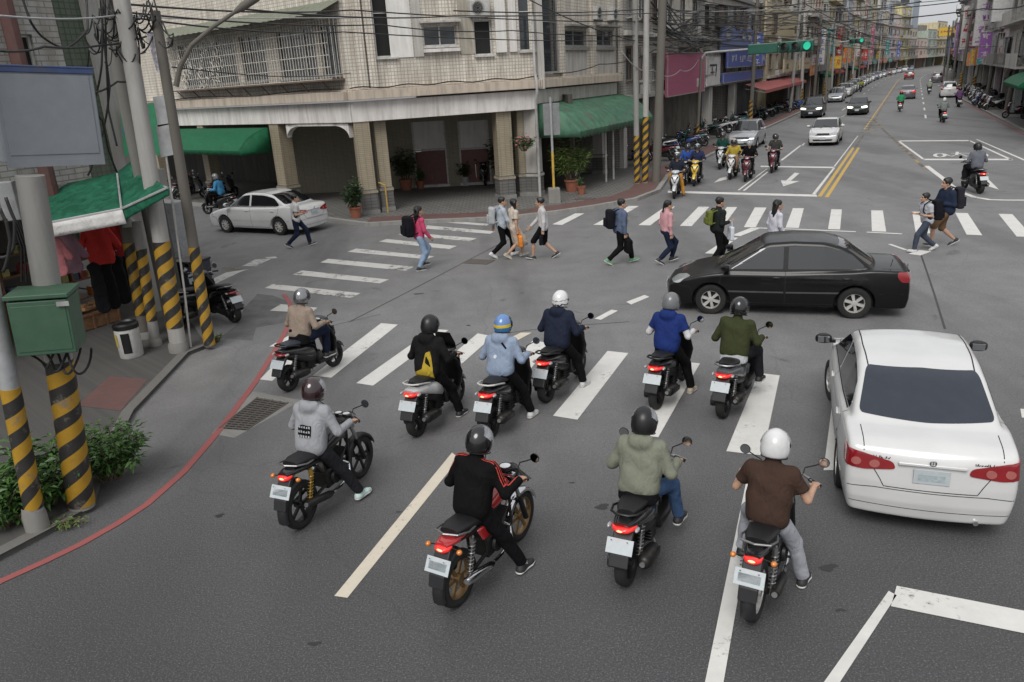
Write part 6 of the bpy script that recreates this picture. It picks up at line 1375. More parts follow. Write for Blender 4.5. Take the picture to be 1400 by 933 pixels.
# ---------------------------------------------------------------- poles, lamps, signals
HAZ = hazard('hazard_bands'); PCONC = plaster('pole_concrete', (.26, .255, .24), .55); PGREY = pm('pole_grey_paint', (.30, .305, .31), rough=.6, dirt=.4); PDARK = plaster('dark_pole', (.12, .11, .095), .4); PWHITE = plaster('pale_pole', (.37, .36, .34), .5)
def on_ray(px, py, y):
    d = CF*FPX+CR*(px-700)-CU*(py-466.5); return V(0, 0, CAMH)+d*(y/d[1])
def pole(label, base, top, r0, r1, mat, band_=None, H=None, name='utility_pole', z=.07, group=None, foot=.35, extra=None):
    "leaning pole: base pixel on the ground, a second pixel it passes through; band_ = pixel rows of the hazard bands"
    b = at(*base, z); q2 = on_ray(*top, b[1]); d = (q2-b)/(q2[2]-b[2]); H = H or q2[2]-b[2]
    t = thing(name, label, 'pole', tuple(b), 0, group); q = MB(); n = 12
    pt = lambda h: d*h
    q.tube([pt(H*k/n) for k in range(n+1)], [r0+(r1-r0)*k/n for k in range(n+1)], 20); t_ = q.build('shaft', mat, t, smooth=True, ang=60)
    if band_:
        hs_ = sorted(h for h in (np.interp(yy, [q_[1] for q_ in sorted(((top[0], top[1], q2[2]-b[2]), (base[0], base[1], 0)), key=lambda e: e[1])], [q_[2] for q_ in sorted(((top[0], top[1], q2[2]-b[2]), (base[0], base[1], 0)), key=lambda e: e[1])]) for yy in band_))
        # foreshortening: find the height whose pixel row matches
        def hrow(yy):
            lo, hi = 0., q2[2]-b[2]
            for _ in range(40):
                m_ = (lo+hi)/2; p = b+d*m_-V(0, 0, CAMH); r = 466.5-FPX*(p@CU)/(p@CF); lo, hi = (m_, hi) if r > yy else (lo, m_)
            return lo
        h0, h1 = hrow(max(band_)), hrow(min(band_)); q = MB(); q.tube([pt(h0+(h1-h0)*k/6) for k in range(7)], [(r0+(r1-r0)*(h0+(h1-h0)*k/6)/H)+.006 for k in range(7)], 24); q.build('hazard_band', HAZ, t, smooth=True, ang=60)
    if foot: q = MB(); q.lathe([(r0+.03, 0), (r0+.03, foot*.6), (r0+.006, foot)], (0, 0, 0), 'z', 18); q.build('footing', CONC, t, smooth=True, ang=40)
    return t, b, d
pole('slim grey pole with hazard bands leaning at the near left edge', (52, 722), (-42, 250), .10, .09, PGREY, (693, 530), H=6.5, foot=.3)
NP, nb, nd_ = pole('thick concrete pole with wide hazard bands carrying the green cabinet', (112, 692), (44, 260), .15, .14, PCONC, (688, 492), H=4.0, foot=0)
pole('pale concrete pole with hazard bands, tallest of the cluster by the clothes shop', (245, 480), (166, 0), .155, .13, PWHITE, (447, 330), H=8.5, foot=.2)
pole('short grey pole with hazard bands beside the white bin', (213, 472), (150, 60), .10, .095, PCONC, (438, 340), H=2.5, foot=.15)
pole('dim pole with hazard bands half hidden behind the bin', (200, 462), (120, 30), .125, .11, PDARK, (430, 332), H=2.45, foot=.15)
pole('dim concrete pole without bands rising close behind the pale banded pole', (238, 462), (141, 0), .12, .105, plaster('grey_pole', (.17, .165, .15), .5), None, H=8.3, foot=0)
LP, lb, ld = pole('brownish street lamp post with hazard bands at the kerb corner', (287, 473), (216, 40), .105, .085, PDARK, (471, 338), H=6.15, name='street_lamp', foot=0)
# lamp arm and head
def loc_on(t, b, px, py): p = on_ray(px, py, b[1]); return p-b
a = [loc_on(LP, lb, 243, 118), loc_on(LP, lb, 246, 92), loc_on(LP, lb, 262, 62), loc_on(LP, lb, 290, 38), loc_on(LP, lb, 325, 14)]
q = MB(); q.tube([a[0]+V(-.03, 0, 0), *a[1:]], [.05, .045, .04, .036, .032], 10); q.build('lamp_arm', PDARK, LP, smooth=True); q = MB(); e = a[-1]; dv_ = (a[-1]-a[-2])/np.linalg.norm(a[-1]-a[-2]); q.tube([e-dv_*.05, e+dv_*.1, e+dv_*.4, e+dv_*.5], [.04, .07, .075, .03], 12); q.build('lamp_head', PDARK, LP, smooth=True)
q = MB(); w0 = loc_on(LP, lb, 208, 44); w1 = loc_on(LP, lb, 222, 98); sd_ = V(.1, 0, .0); q.sheet([w0-sd_, w0+sd_, w1+sd_, w1-sd_]); o = q.build('tied_banner', pm('patterned_plastic', (.45, .43, .47), rough=.5, var=.5, scale=18), LP); so = o.modifiers.new('t', 'SOLIDIFY'); so.thickness = .01
# right-hand cluster at the far pavement corner
pole('grey pole with hazard bands, left one of the pair before the magenta sign', (871, 251), (868, 0), .12, .11, PCONC, (250, 186), H=8.6, z=.12, foot=0); pole('pale pole with hazard bands, right one of the pair before the magenta sign', (882, 250), (884, 0), .13, .115, PWHITE, (249, 160), H=8.8, z=.12, foot=0)
pole('dark stained pole without bands beside the hazard banded pair', (897, 249), (906, 0), .19, .16, PDARK, None, H=9.2, z=.12, foot=0)
TP, tb, td = pole('bent steel post carrying the green traffic light over the street', (953, 199), (960, 62), .10, .085, PDARK, (192, 170), H=5.2, name='signal_post', z=.12, foot=0); TP['category'] = 'traffic light'
p1_, p2_ = loc_on(TP, tb, 961, 72), loc_on(TP, tb, 975, 63); hd_ = S(53.3, -12.4)-tb; zt_ = 5.45
arm = [td*5.1, td*5.25+V(*(DV*.25), .18), V(*(DV*.9), zt_), V(*(DV*6.3), zt_+.12)]; arm[3][2] = zt_+.05
q = MB(); q.tube(arm, [.08, .075, .07, .05], 10); q.build('mast_arm', PGREY, TP, smooth=True)
SIGM = pm('signal_green_paint', (.012, .085, .06), rough=.45, dirt=.25); LENSD = pm('dark_lens', (.02, .02, .018), rough=.25, coat=1); LENSG = pm('lit_green_lens', (.02, .5, .3), rough=.3, emit=(.05, 1, .62), es=.45)
def signal_head(parent, o, dirv, lit=2, sc=1.0):
    "horizontal three-lamp head; o = centre, dirv = direction it runs along"
    ex = V(*dirv, 0); ey = V(dirv[1], -dirv[0], 0); M = lambda x, y, z: o+ex*x*sc+ey*y*sc+V(0, 0, z*sc)
    q = MB(); b = MB(); b.box((0, 0, 0), (1.30, .22, .42)); b.v = [tuple(M(*p)) for p in b.v]; head = b.build('signal_head', SIGM, parent, bevel=.05)
    for k in range(3):
        x = -.42+.42*k; q = MB(); q.lathe([(.155, 0), (.165, .0), (.165, .30), (.155, .30)], (0, 0, 0), 'y', 20, a0=R(-75), a1=R(255)); q.v = [tuple(M(p[0]+x, p[1]+.11, p[2])) for p in q.v]; q.build('visor', SIGM, head, smooth=True)
        q = MB(); q.lathe([(.001, .125), (.15, .118)], (x, 0, 0), 'y', 20); q.v = [tuple(M(*p)) for p in q.v]; q.build('lens', LENSG if k == lit else LENSD, head, smooth=True)
    return head
# faces the near crossing
hp = arm[3]*1.0; signal_head(TP, V(*(DV*5.6), zt_+.0), DV, 2, 1.45)
b = MB(); b.box((0, 0, 0), (1.7, .3, .58)); b.v = [tuple(V(*(DV*(3.75+p[0])), zt_)+V(*(DU*p[1]), p[2])) for p in b.v]; b.build('signal_back', SIGM, TP, bevel=.05)
pF, fb, fd = pole('farther signal post with a small green light on the left row', (1128, 152), (1133, 58), .11, .09, PDARK, None, H=6.2, name='signal_post', z=.12, foot=0); pF['category'] = 'traffic light'
q = MB(); q.tube([fd*6, fd*6.1+V(*(DV*2.6), .1)], .05, 8); q.build('mast_arm', PGREY, pF, smooth=True); signal_head(pF, fd*6.1+V(*(DV*2.4), .0), DV, 2)
# poles down both sides
for i, (u, dv, ln) in enumerate(((66, -11.4, .02), (83, -10.6, .05), (90, -10.4, -.02), (101, -10.3, .03), (112, -10.2, .06), (122, -10.2, .0), (133, -10.2, .04), (146, -10.1, .02), (160, -10, .03), (178, -10, 0), (200, -10, .02), (225, -10, .01))):
    t = thing('utility_pole', 'weathered pole along the left kerb of the far street', 'pole', tuple(S(u, dv, .12)), 0, 'poles along the left kerb'); q = MB(); q.tube([(0, 0, 0), (ln*5, 0, 5), (ln*9.5, 0, 9.5)], [.17, .15, .13], 12); q.build('shaft', (PDARK, PCONC, PWHITE)[i % 3], t, smooth=True, ang=60); 
    if i % 2 == 0: q = MB(); q.lathe([(.178, .3), (.176, 1.9)], (0, 0, 0), 'z', 16); q.build('hazard_band', HAZ, t, smooth=True)
    q = MB(); q.box((ln*8.5, 0, 8.5), (1.6, .1, .1)); q.box((ln*7.8, .25, 7.5), (.4, .35, .7)); q.build('crossarm', PDARK, t)
for i, (u, dv, ln) in enumerate(((72, 6.6, .10), (88, 6.3, .09), (104, 6.1, .06), (122, 5.6, .05), (140, 5.3, .03), (165, 5.2, .02), (190, 5.2, .0))):
    t = thing('utility_pole', 'leaning pole along the right kerb of the far street', 'pole', tuple(S(u, dv, .13)), 0, 'poles along the right kerb'); q = MB(); q.tube([(0, 0, 0), (ln*5, 0, 5), (ln*9.8, 0, 9.8)], [.19, .17, .14], 12); q.build('shaft', (PDARK, PDARK, PCONC)[i % 3], t, smooth=True, ang=60)
    if i in (2, 3): q = MB(); q.lathe([(.20, .2), (.196, 1.9)], (0, 0, 0), 'z', 16); q.build('hazard_band', HAZ, t, smooth=True)
    q = MB(); q.box((ln*8.6, 0, 8.6), (1.7, .1, .1)); q.box((ln*7.8, -.25, 7.4), (.45, .4, .8)); q.build('crossarm', PDARK, t)
# sign post on a concrete block before the ribbed awning, seen from behind
c = at(758, 277, .12); t = thing('sign_post', 'grey sign back on a post with yellow paint in a concrete block', 'sign', tuple(c)); q = MB(); q.tube([(0, 0, .3), (0, 0, 3.9)], .045, 10); q.build('post', PGREY, t, smooth=True); q = MB(); q.lathe([(.049, .5), (.049, 1.9)], (0, 0, 0), 'z', 12); q.build('yellow_band', pm('yellow_paint', (.5, .32, .05), rough=.6, dirt=.6), t, smooth=True)
q = MB(); q.box((0, 0, .26), (.48, .48, .60), taper=.92); q.build('block', CONC, t, bevel=.03); q = MB(); q.box((.02, .06, 3.1), (.62, .02, 1.15), rz=R(-12)); q.build('sign_plate', pm('sign_back_grey', (.19, .195, .20), rough=.5, dirt=.4), t, bevel=.02)
# signs among the near cluster
b = at(246, 478, .07); t = thing('sign_post', 'thin white post with two grey sign backs among the banded poles', 'sign', tuple(b)); qa, qb = loc_on(None, b, 214, 140), loc_on(None, b, 246, 400); q = MB(); q.tube([qb*0+V(.18, .1, 0), qb+V(.05, .1, 0), qa+V(.0, .1, 0)], .022, 8); q.build('post', FRAMEW, t, smooth=True)
for y0, y1, dx in ((133, 170, 0), (172, 212, 4)):
    c0, c1, c2, c3 = [loc_on(None, b, *p)+V(0, .06, 0) for p in ((207+dx, y0), (226+dx, y0-3), (233+dx, y1), (214+dx, y1+4))]; q = MB(); q.add([c0, c1, c2, c3]+[p+V(.0, .03, 0) for p in (c0, c1, c2, c3)], [(0, 1, 2, 3), (7, 6, 5, 4), (0, 4, 5, 1), (1, 5, 6, 2), (2, 6, 7, 3), (3, 7, 4, 0)]); q.build('sign_plate', PGREY, t)
b = at(205, 445, .07)+V(0, 1.0, 0); t = thing('notice_board', 'blue and green notice board glimpsed behind the pale pole', 'sign', tuple(b)); 
c = [loc_on(None, b, *p) for p in ((163, 145), (216, 140), (222, 212), (170, 214))]; q = MB(); q.add(c+[p+V(0, .05, 0) for p in c], [(0, 1, 2, 3), (7, 6, 5, 4), (0, 4, 5, 1), (1, 5, 6, 2), (2, 6, 7, 3), (3, 7, 4, 0)]); q.build('board', SIGNG['green'], t)
c2 = [c[0]+(c[1]-c[0])*.05+V(0, -.02, 0), c[0]+(c[1]-c[0])*.45+V(0, -.02, 0), c[3]+(c[2]-c[3])*.45+(c[0]-c[3])*.45+V(0, -.02, 0), c[3]+(c[2]-c[3])*.05+(c[0]-c[3])*.45+V(0, -.02, 0)]; q = MB(); q.sheet(c2); q.build('blue_panel', SIGNG['blue'], t); q = MB(); q.tube([(c[3]+c[2])/2*.5+V(0, .03, 0)*0, (c[3]+c[2])/2+V(0, .03, 0)], .03, 6); q.build('post', PGREY, t)
q = MB()
# ---------------------------------------------------------------- clothes shop on the near left corner
u0, u1, vb = -2.0, 12.6, -15.4
C0, C1, C2 = S(u0, vb), S(u1, vb), S(u1+1.5, vb-14); FS = face(C0, C1); FS = FS if FS['n']@DV > 0 else face(C1, C0); FS2 = face(C1, C2); FS2 = FS2 if FS2['n']@DU > 0 else face(C2, C1)
SH = thing('shop_building', 'old clothes shop building with whitewashed brick and mossy green upper wall', 'building', tuple(C0)); WBRK = tiled('whitewashed_brick', (.36, .36, .34), (.17, .165, .155), (.34, .11), .7, .5); MOSS = tiled('mossy_green_tile', (.055, .085, .05), (.03, .035, .028), (.12, .12), .6, 0, (.12, .12, .10))
fs = lambda px, py=100: onface(FS, px, py)[0]
LS = FS['L']; flip = FS['P']@DU > C0[:2]@DU+1
sgn = lambda px, py=60: fs(px, py)
xs_ = sorted([sgn(8), sgn(80, 45)]); xg = sorted([sgn(80, 45), sgn(118, 45)]); xc_ = sorted([sgn(118, 45), sgn(146, 45)])
wall(FS, SH, 3.1, 9.5, [[sgn(28, 88), 4.95, sgn(53, 88), 6.1]] if sgn(28, 88) < sgn(53, 88) else [], WBRK, s0=min(0, xs_[0]), s1=xs_[1]); window(SH, FS, sgn(28, 88), 4.95, sgn(53, 88), 6.1, mull=0, fm=FRAMEW, pane=DARK)
wall(FS, SH, 3.1, 9.5, [], MOSS, s0=xg[0], s1=xg[1], off=-.03); wall(FS, SH, 0, 9.5, [], PCONC, s0=xc_[0], s1=xc_[1], off=.05, name='column')
wall(FS2, SH, 3.0, 9.5, [], PDARK); wall(FS2, SH, 0, 3.0, [[.5, .1, FS2['L']-3, 2.6]], CONCD)
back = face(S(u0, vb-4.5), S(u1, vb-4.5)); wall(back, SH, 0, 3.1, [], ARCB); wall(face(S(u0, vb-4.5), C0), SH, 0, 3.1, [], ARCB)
q = MB(); q.prism([tuple((p-C0)[:2]) for p in (S(u0, vb-.25), S(u1-.2, vb-.25), S(u1-.2, vb-8), S(u0, vb-8))], 3.0, 3.2); q.build('ceiling', CONCD, SH); q = MB(); q.prism([tuple((p-C0)[:2]) for p in (S(u0, vb-.25), S(u1-.2, vb-.25), S(u1-.2, vb-8), S(u0, vb-8))], 9.2, 9.4); q.build('roof', CONCD, SH)
bm_ = MB(); bm_.box((FS['L']/2, -.05, 3.02), (FS['L'], .4, .5)); put(bm_.build('lintel', PCONC, bevel=.02), FS, 0, SH)
dp = MB(); x_ = sgn(6, 60); dp.tube([(x_, -.3, 3.0), (x_, -.3, 9.4)], .14, 10); put(dp.build('drain_pipe', pm('red_brown_pipe', (.10, .045, .04), rough=.6, dirt=.3), smooth=True), FS, 0, SH)
# awning wrapped round the corner
AWN = cloth('green_awning_cloth', (.017, .098, .058), .4, .35, .55); AWW = cloth('white_valance', (.50, .49, .48), .15, .35)
za, zb_ = 2.72, 3.36; aw = thing('awning', 'green awning with a white valance over the clothes shop corner', 'awning', tuple(at(165, 287, za)*V(1, 1, 0))); o_ = V(*aw.location)
A1, A2, A3 = at(46, 309, 2.75), at(166, 286, 2.95), at(229, 257, 3.3); B1, B2 = at(40, 262, 3.15), at(160, 236, 3.42); B3 = B2+(A3-A2)*.55+V(-.3, .3, .0)
def patch(q, a, b, c, d, n=14, m_=6, sag=.04, mat=0):
    rings = []
    for i in range(m_+1):
        t_ = i/m_; rings.append([(a+(b-a)*k/n)*(1-t_)+(d+(c-d)*k/n)*t_-V(0, 0, sag*math.sin(math.pi*t_)*(1+.5*math.sin(k*1.7))) for k in range(n+1)])
    q.rings(rings, mat, False, False)
q = MB(); patch(q, B1-o_, B2-o_, A2-o_, A1-o_); patch(q, B2-o_, B3-o_, A3-o_, A2-o_); o = q.build('canvas', AWN, aw, smooth=True, ang=25); so = o.modifiers.new('t', 'SOLIDIFY'); so.thickness = .015
D = V(0, 0, .26); q = MB(); patch(q, A1-o_+V(.02, -.02, 0), A2-o_+V(.02, -.02, 0), A2-o_-D+V(.05, -.04, 0), A1-o_-D, 24, 3, .01); o = q.build('valance', AWW, aw, smooth=True); so = o.modifiers.new('t', 'SOLIDIFY'); so.thickness = .01
q = MB(); patch(q, A2-o_+V(.02, 0, 0), A3-o_+V(.02, 0, 0), A3-o_-D*.5, A2-o_-D*.8, 24, 3, .01); o = q.build('valance', AWN, aw, smooth=True); so = o.modifiers.new('t', 'SOLIDIFY'); so.thickness = .01
q = MB(); q.tube([A1-o_, A2-o_, A3-o_], .025, 6); q.tube([A2-o_, B2-o_], .02, 6); q.tube([A3-o_, B3-o_-V(0, 0, .3)], .02, 6); q.build('awning_frame', PGREY, aw)
# big grey cabinet and the green one on the thick pole
def cab(name, label, cat, c, dims, rz, tilt, mat, band=None, lidm=None):
    t = thing(name, label, cat, tuple(c), rz); t.rotation_euler[1] = tilt; q = MB(); q.box((0, 0, 0), dims); q.build('casing', mat, t, bevel=.012)
    q = MB(); x, y, z = dims; f = -y/2-.004
    q.box((x*.0, f, z*.0), (x*.9, .008, z*.84)); q.build('door_panel', mat, t, bevel=.004); return t
GBOX = pm('grey_cabinet', (.19, .205, .225), rough=.55, var=.06, dirt=.12); GBAND = pm('blue_edge', (.035, .06, .15), rough=.5, dirt=.6); GRC = pm('green_cabinet', (.035, .085, .05), rough=.5, var=.1, dirt=.15)
yb = 9.0; c = on_ray(60, 158, yb); t = cab('cabinet', 'big grey metal cabinet with a worn blue top edge above the awning', 'cabinet', c, (.96, .62, .98), R(40), R(4), GBOX)
q = MB(); q.box((0, -.315, .462), (.98, .02, .06)); q.box((0, 0, .495), (1.0, .66, .02)); q.build('top_edge', GBAND, t, bevel=.006); q = MB(); q.box((0, -.30, -.50), (.94, .06, .07)); q.build('bottom_lip', GBOX, t); q = MB(); q.box((.1, .45, -.35), (.12, .5, .12)); q.build('bracket', RUST, t)
c = on_ray(66, 441, nb[1]-.30); t = cab('cabinet', 'dark green metal cabinet strapped to the thick banded pole', 'cabinet', c, (.58, .46, .60), R(14), R(3), GRC); q = MB(); q.box((0, 0, .345), (.62, .50, .05)); q.build('lid', GRC, t, bevel=.01)
q = MB(); q.box((.25, -.262, .26), (.12, .012, .05)); q.build('latch', FRAME, t); q = MB(); rnd = random.Random(2)
for k in range(4): x = -.22+.12*k; q.tube([(x+.24*j/12, -.06+.10*math.sin(j*.5+k), -.33-(.17+.03*k)*math.sin(math.pi*j/12)) for j in range(13)], .014, 6)
q.build('cable_loop', RUBBER, t, smooth=True)
c = at(15, 400, 1.9)
t = thing('meter_box', 'small grey meter box with cables on the shop corner under the cabinet', 'meter box', tuple(on_ray(14, 275, 8.6)), R(15)); q = MB(); q.box((0, 0, 0), (.16, .14, .42)); q.build('casing', PGREY, t, bevel=.01); q = MB(); [q.tube([(.02*k, -.08, -.2), (.03*k+.02, -.1, -.5), (.05*k-.1, 0, -.9)], .012, 5) for k in range(4)]; q.build('cable', RUBBER, t, smooth=True)
# goods of the clothes shop
def garment(label, px, py, yy, w_, h, mat, long_=False, rz=-1.15):
    p = on_ray(px, py, yy); t = thing('hanging_garment', label, 'garment', tuple(p), rz)
    def f(x, y, z):
        s = rc(x, y*1.0, z, (0, 0, -.06), (0, 0, -h+.06), w_*.36, w_*.46); s = smin(s, rc(x, y, z, (0, -w_*.3, -.05), (0, w_*.3, -.05), .05, .05), .05)
        if not long_: s = smin(s, rc(np.abs(x)*0+x, np.abs(y), z, (0, w_*.36, -.08), (0, w_*.62, -h*.62), .05, .065), .03)
        s = np.maximum(s, np.abs(x)-.055-.012*np.sin(22*y+3*z)); return s+.008*wrk(x, y, z, px)
    p_, q_ = snet(f, (-.2, -w_, -h-.1), (.2, w_, .12), .022); arr_mesh('cloth', p_, q_, mat, t); q = MB(); q.tube([(0, -w_*.3, -.02), (0, 0, .04), (0, w_*.3, -.02)], .006, 5); q.tube([(0, 0, .04), (0, 0, .12), (0, .03, .15), (0, .05, .12)], .004, 5); q.build('hanger', STEEL, t); return t
REDC = cloth('red_knit', (.42, .035, .03)); PINK1 = cloth('dusty_pink', (.30, .11, .12)); MAUVE = cloth('mauve_knit', (.22, .13, .16)); BLKC = cloth('black_skirt', (.012, .012, .014))
garment('bright red top hanging at the front of the clothes shop', 129, 308, 15.6, .55, .72, REDC); garment('second red top hanging half behind the bright red one', 160, 300, 16.3, .5, .7, cloth('dark_red_knit', (.25, .02, .02))); garment('dusty pink top hanging leftmost under the white valance', 66, 326, 14.4, .45, .65, PINK1); garment('mauve top with a pale print hanging beside the pink one', 88, 326, 14.9, .45, .6, MAUVE)
for k, (px, py) in enumerate(((128, 362), (143, 358), (158, 352), (172, 346))): garment('long black skirt hanging below the red tops', px, py, 15.5+.3*k, .30, .95, BLKC, True)['group'] = 'black skirts below the red tops'
WOOD = pm('crate_wood', (.17, .085, .04), rough=.7, var=.3, scale=12, dirt=.3)
c = at(135, 452, .07)+V(-.4, .3, 0); t = thing('display_crate', 'brown wooden display crate at the shop threshold', 'crate', tuple(c), R(60)); q = MB(); q.box((0, 0, .18), (1.3, .6, .34)); q.build('box', WOOD, t, bevel=.015); q = MB(); [q.box((-.6+.3*k, -.31, .18), (.04, .03, .36)) for k in range(5)]; q.box((0, -.31, .34), (1.3, .04, .05)); q.build('rail', WOOD, t)
q = MB(); rnd = random.Random(4); [q.box((rnd.uniform(-.55, .55), rnd.uniform(-.22, .22), .40+rnd.uniform(0, .1)), (.22, .16, .06), rz=rnd.uniform(0, 3)) for _ in range(16)]; o = q.build('folded_clothes', [pm('folded_goods', (.30, .16, .07), rough=.8, var=.6, scale=4)], None); o.location = t.location; o.rotation_euler = t.rotation_euler; tag(o, 'heap of folded goods in the brown wooden crate', 'goods')
c = S(11.2, -17.5, .07); t = thing('shelf_rack', 'dim rack of small colourful goods inside the clothes shop', 'rack', tuple(c), R(62)); q = MB(); [q.box((0, 0, .3+.45*k), (3.2, .45, .04)) for k in range(4)]; [q.box((x, 0, .85), (.05, .45, 1.7)) for x in (-1.6, 0, 1.6)]; q.build('frame', WOOD, t)
q = MB(); [q.box((rnd.uniform(-1.5, 1.5), -.1, .40+.45*rnd.randrange(4)), (.16, .2, rnd.uniform(.1, .25)), rnd.randrange(4)) for _ in range(70)]; tag(q.build('small_goods', [pm('g1', (.35, .12, .03)), pm('g2', (.3, .27, .1)), pm('g3', (.1, .14, .2)), pm('g4', (.25, .05, .06))], t), kind='stuff')
c = at(181, 487, .07); t = thing('rubbish_bin', 'white drum bin with peeling yellow and black stickers and a black lid', 'bin', tuple(c)); q = MB(); q.lathe([(.20, 0), (.215, .02), (.225, .62), (.0, .62)], (0, 0, 0), 'z', 28); q.build('drum', pm('bin_white', (.48, .47, .45), rough=.5, dirt=.5, scale=4), t, smooth=True, ang=40)
q = MB(); q.lathe([(.232, .58), (.235, .66), (.20, .69), (.18, .66), (.001, .64)], (0, 0, 0), 'z', 28); q.build('lid', BLACKP, t, smooth=True, ang=40); 
for a0, a1, z0, z1, mt in ((-2.9, -2.1, .25, .5, pm('sticker_yellow', (.42, .33, .05), rough=.5, dirt=.5)), (-1.7, -1.0, .12, .52, BLACKP)): q = MB(); q.lathe([(.224+.002*(z0 > .2), z0), (.231, z1)], (0, 0, 0), 'z', 10, a0=a0, a1=a1); q.build('sticker', mt, t, smooth=True)
c = on_ray(178, 308, 15.4); t = thing('hanging_lamp', 'white bell lamp hanging at the awning corner', 'lamp', tuple(c)); q = MB(); q.lathe([(.03, .16), (.05, .14), (.13, .04), (.16, -.02), (.14, -.02), (.11, .04), (.02, .12)], (0, 0, 0), 'z', 18); q.build('shade', FRAMEW, t, smooth=True); q = MB(); q.tube([(0, 0, .15), (-.02, .05, .6)], .008, 5); q.build('cord', RUBBER, t)
c = at(262, 420, .0)+V(-.1, .7, 0); t = thing('storage_bin', 'black lidded storage bin with stickers behind the lamp post', 'bin', tuple(c), R(-20)); q = MB(); q.box((0, 0, .55), (.62, .55, .85), taper=1.1); q.build('box', pm('navy_plastic', (.02, .022, .035), rough=.5, dirt=.3), t, bevel=.03); q = MB(); q.box((0, 0, 1.0), (.72, .64, .06)); q.build('lid', BLACKP, t, bevel=.02); q = MB(); q.box((.2, -.305, .62), (.16, .01, .3)); q.build('sticker', PLATE, t)
c = V(*on_ray(232, 262, 24)); c[2] = .0; t = thing('vending_cabinet', 'weathered grey metal locker behind the lamp post', 'cabinet', (c[0], c[1], 0), R(-35)); q = MB(); q.box((0, 0, .95), (.9, .6, 1.7)); q.build('casing', PGREY, t, bevel=.02); q = MB(); q.box((0, -.305, 1.0), (.8, .012, 1.4)); q.build('door_panel', PGREY, t)
# ---------------------------------------------------------------- overhead cables
CABM = pm('cable_black', (.014, .014, .014), rough=.6); CABW = pm('cable_grey', (.33, .33, .33), rough=.5)
def cable(pts, r=.012, mat=None, label='black cable strung above the crossing', group='overhead cables', sag=.0):
    P = [on_ray(px, py, y) for px, py, y in pts]; out = []
    for a, b in zip(P[:-1], P[1:]):
        for k in range(8): t_ = k/8; out.append(a+(b-a)*t_-V(0, 0, sag*4*t_*(1-t_)))
    out.append(P[-1]); o = out[0]; q = MB(); q.tube([p-o for p in out], r, 5); ob = q.build('cable', mat or CABM, None, smooth='all', loc=tuple(o)); return tag(ob, label, 'cable', group)
cable([(160, 5, 14.8), (480, 14, 24), (893, 30, 34.8), (1400, -10, 60)], .02, sag=.1); cable([(160, 16, 14.8), (520, 34, 24), (700, 42, 29), (893, 48, 34.8)], .018, sag=.1); cable([(165, 22, 14.8), (470, 44, 24), (893, 55, 34.8), (1100, 50, 50)], .018, sag=.12)
cable([(0, 22, 9), (165, 20, 14.8), (330, 25, 20), (893, 18, 34.8), (1250, 5, 50)], .012, CABW, 'pale grey cable strung level across the whole view', None, .05)
cable([(325, 12, 15), (620, 22, 24), (1000, 12, 40), (1400, -20, 60)], .018, sag=.1); cable([(720, -2, 30), (893, 62, 34.8), (960, 72, 53)], .02, sag=.2); cable([(893, 20, 34.8), (1100, 17, 30), (1345, -2, 26)], .016, sag=.1); cable([(893, 32, 34.8), (1120, 30, 30), (1345, 12, 26), (1420, 2, 25)], .02, sag=.1); cable([(620, 15, 24), (893, 12, 34.8), (1130, 16, 34), (1260, 2, 32)], .02, sag=.1)
cable([(893, 44, 34.8), (1025, 57, 50), (1160, 58, 70)], .02, sag=.1); cable([(740, 100, 33), (820, 88, 34), (893, 70, 34.8)], .02, sag=.15); cable([(850, 70, 33), (893, 96, 34.8), (930, 96, 45), (955, 82, 52)], .022, CABW, 'thick pale cable drooping across the magenta sign', None, .3); cable([(235, 92, 15), (480, 100, 30), (735, 112, 33)], .012, sag=.15)
cable([(893, 60, 34.8), (957, 62, 53), (1128, 62, 90), (1250, 70, 150)], .03, sag=.2); cable([(893, 40, 34.8), (957, 40, 53), (1128, 50, 90), (1250, 62, 150)], .03, sag=.2); cable([(893, 25, 34.8), (957, 30, 53), (1128, 40, 90), (1250, 58, 150)], .03, sag=.2); cable([(900, 75, 35), (960, 52, 53), (1040, 60, 70), (1128, 68, 90)], .03, sag=.3); cable([(1128, 55, 90), (1250, 66, 150), (1300, 56, 190), (1345, 45, 95)], .03, sag=.5); cable([(1160, 58, 80), (1400, 62, 72)], .02, sag=.3); cable([(1345, 60, 95), (1290, 72, 200)], .03, sag=.3)
rnd = random.Random(12)
for k in range(26):
    a = (905+rnd.uniform(-15, 10), rnd.uniform(0, 75), 35); b = (957+rnd.uniform(-5, 5), rnd.uniform(5, 72), 53); cable([a, b], rnd.choice((.018, .025, .032)), sag=rnd.uniform(.05, .5))
for k in range(22):
    a = (958+rnd.uniform(-4, 4), rnd.uniform(0, 70), 53); b = (1065+rnd.uniform(-40, 60), rnd.uniform(0, 55), rnd.uniform(66, 84)); cable([a, b], rnd.choice((.018, .025, .03)), sag=rnd.uniform(.05, .6))
for k in range(16):
    a = (1065+rnd.uniform(-20, 70), rnd.uniform(0, 60), rnd.uniform(75, 90)); b = (1215+rnd.uniform(-40, 40), rnd.uniform(10, 70), rnd.uniform(120, 160)); cable([a, b], rnd.choice((.03, .04)), sag=rnd.uniform(.1, .8))
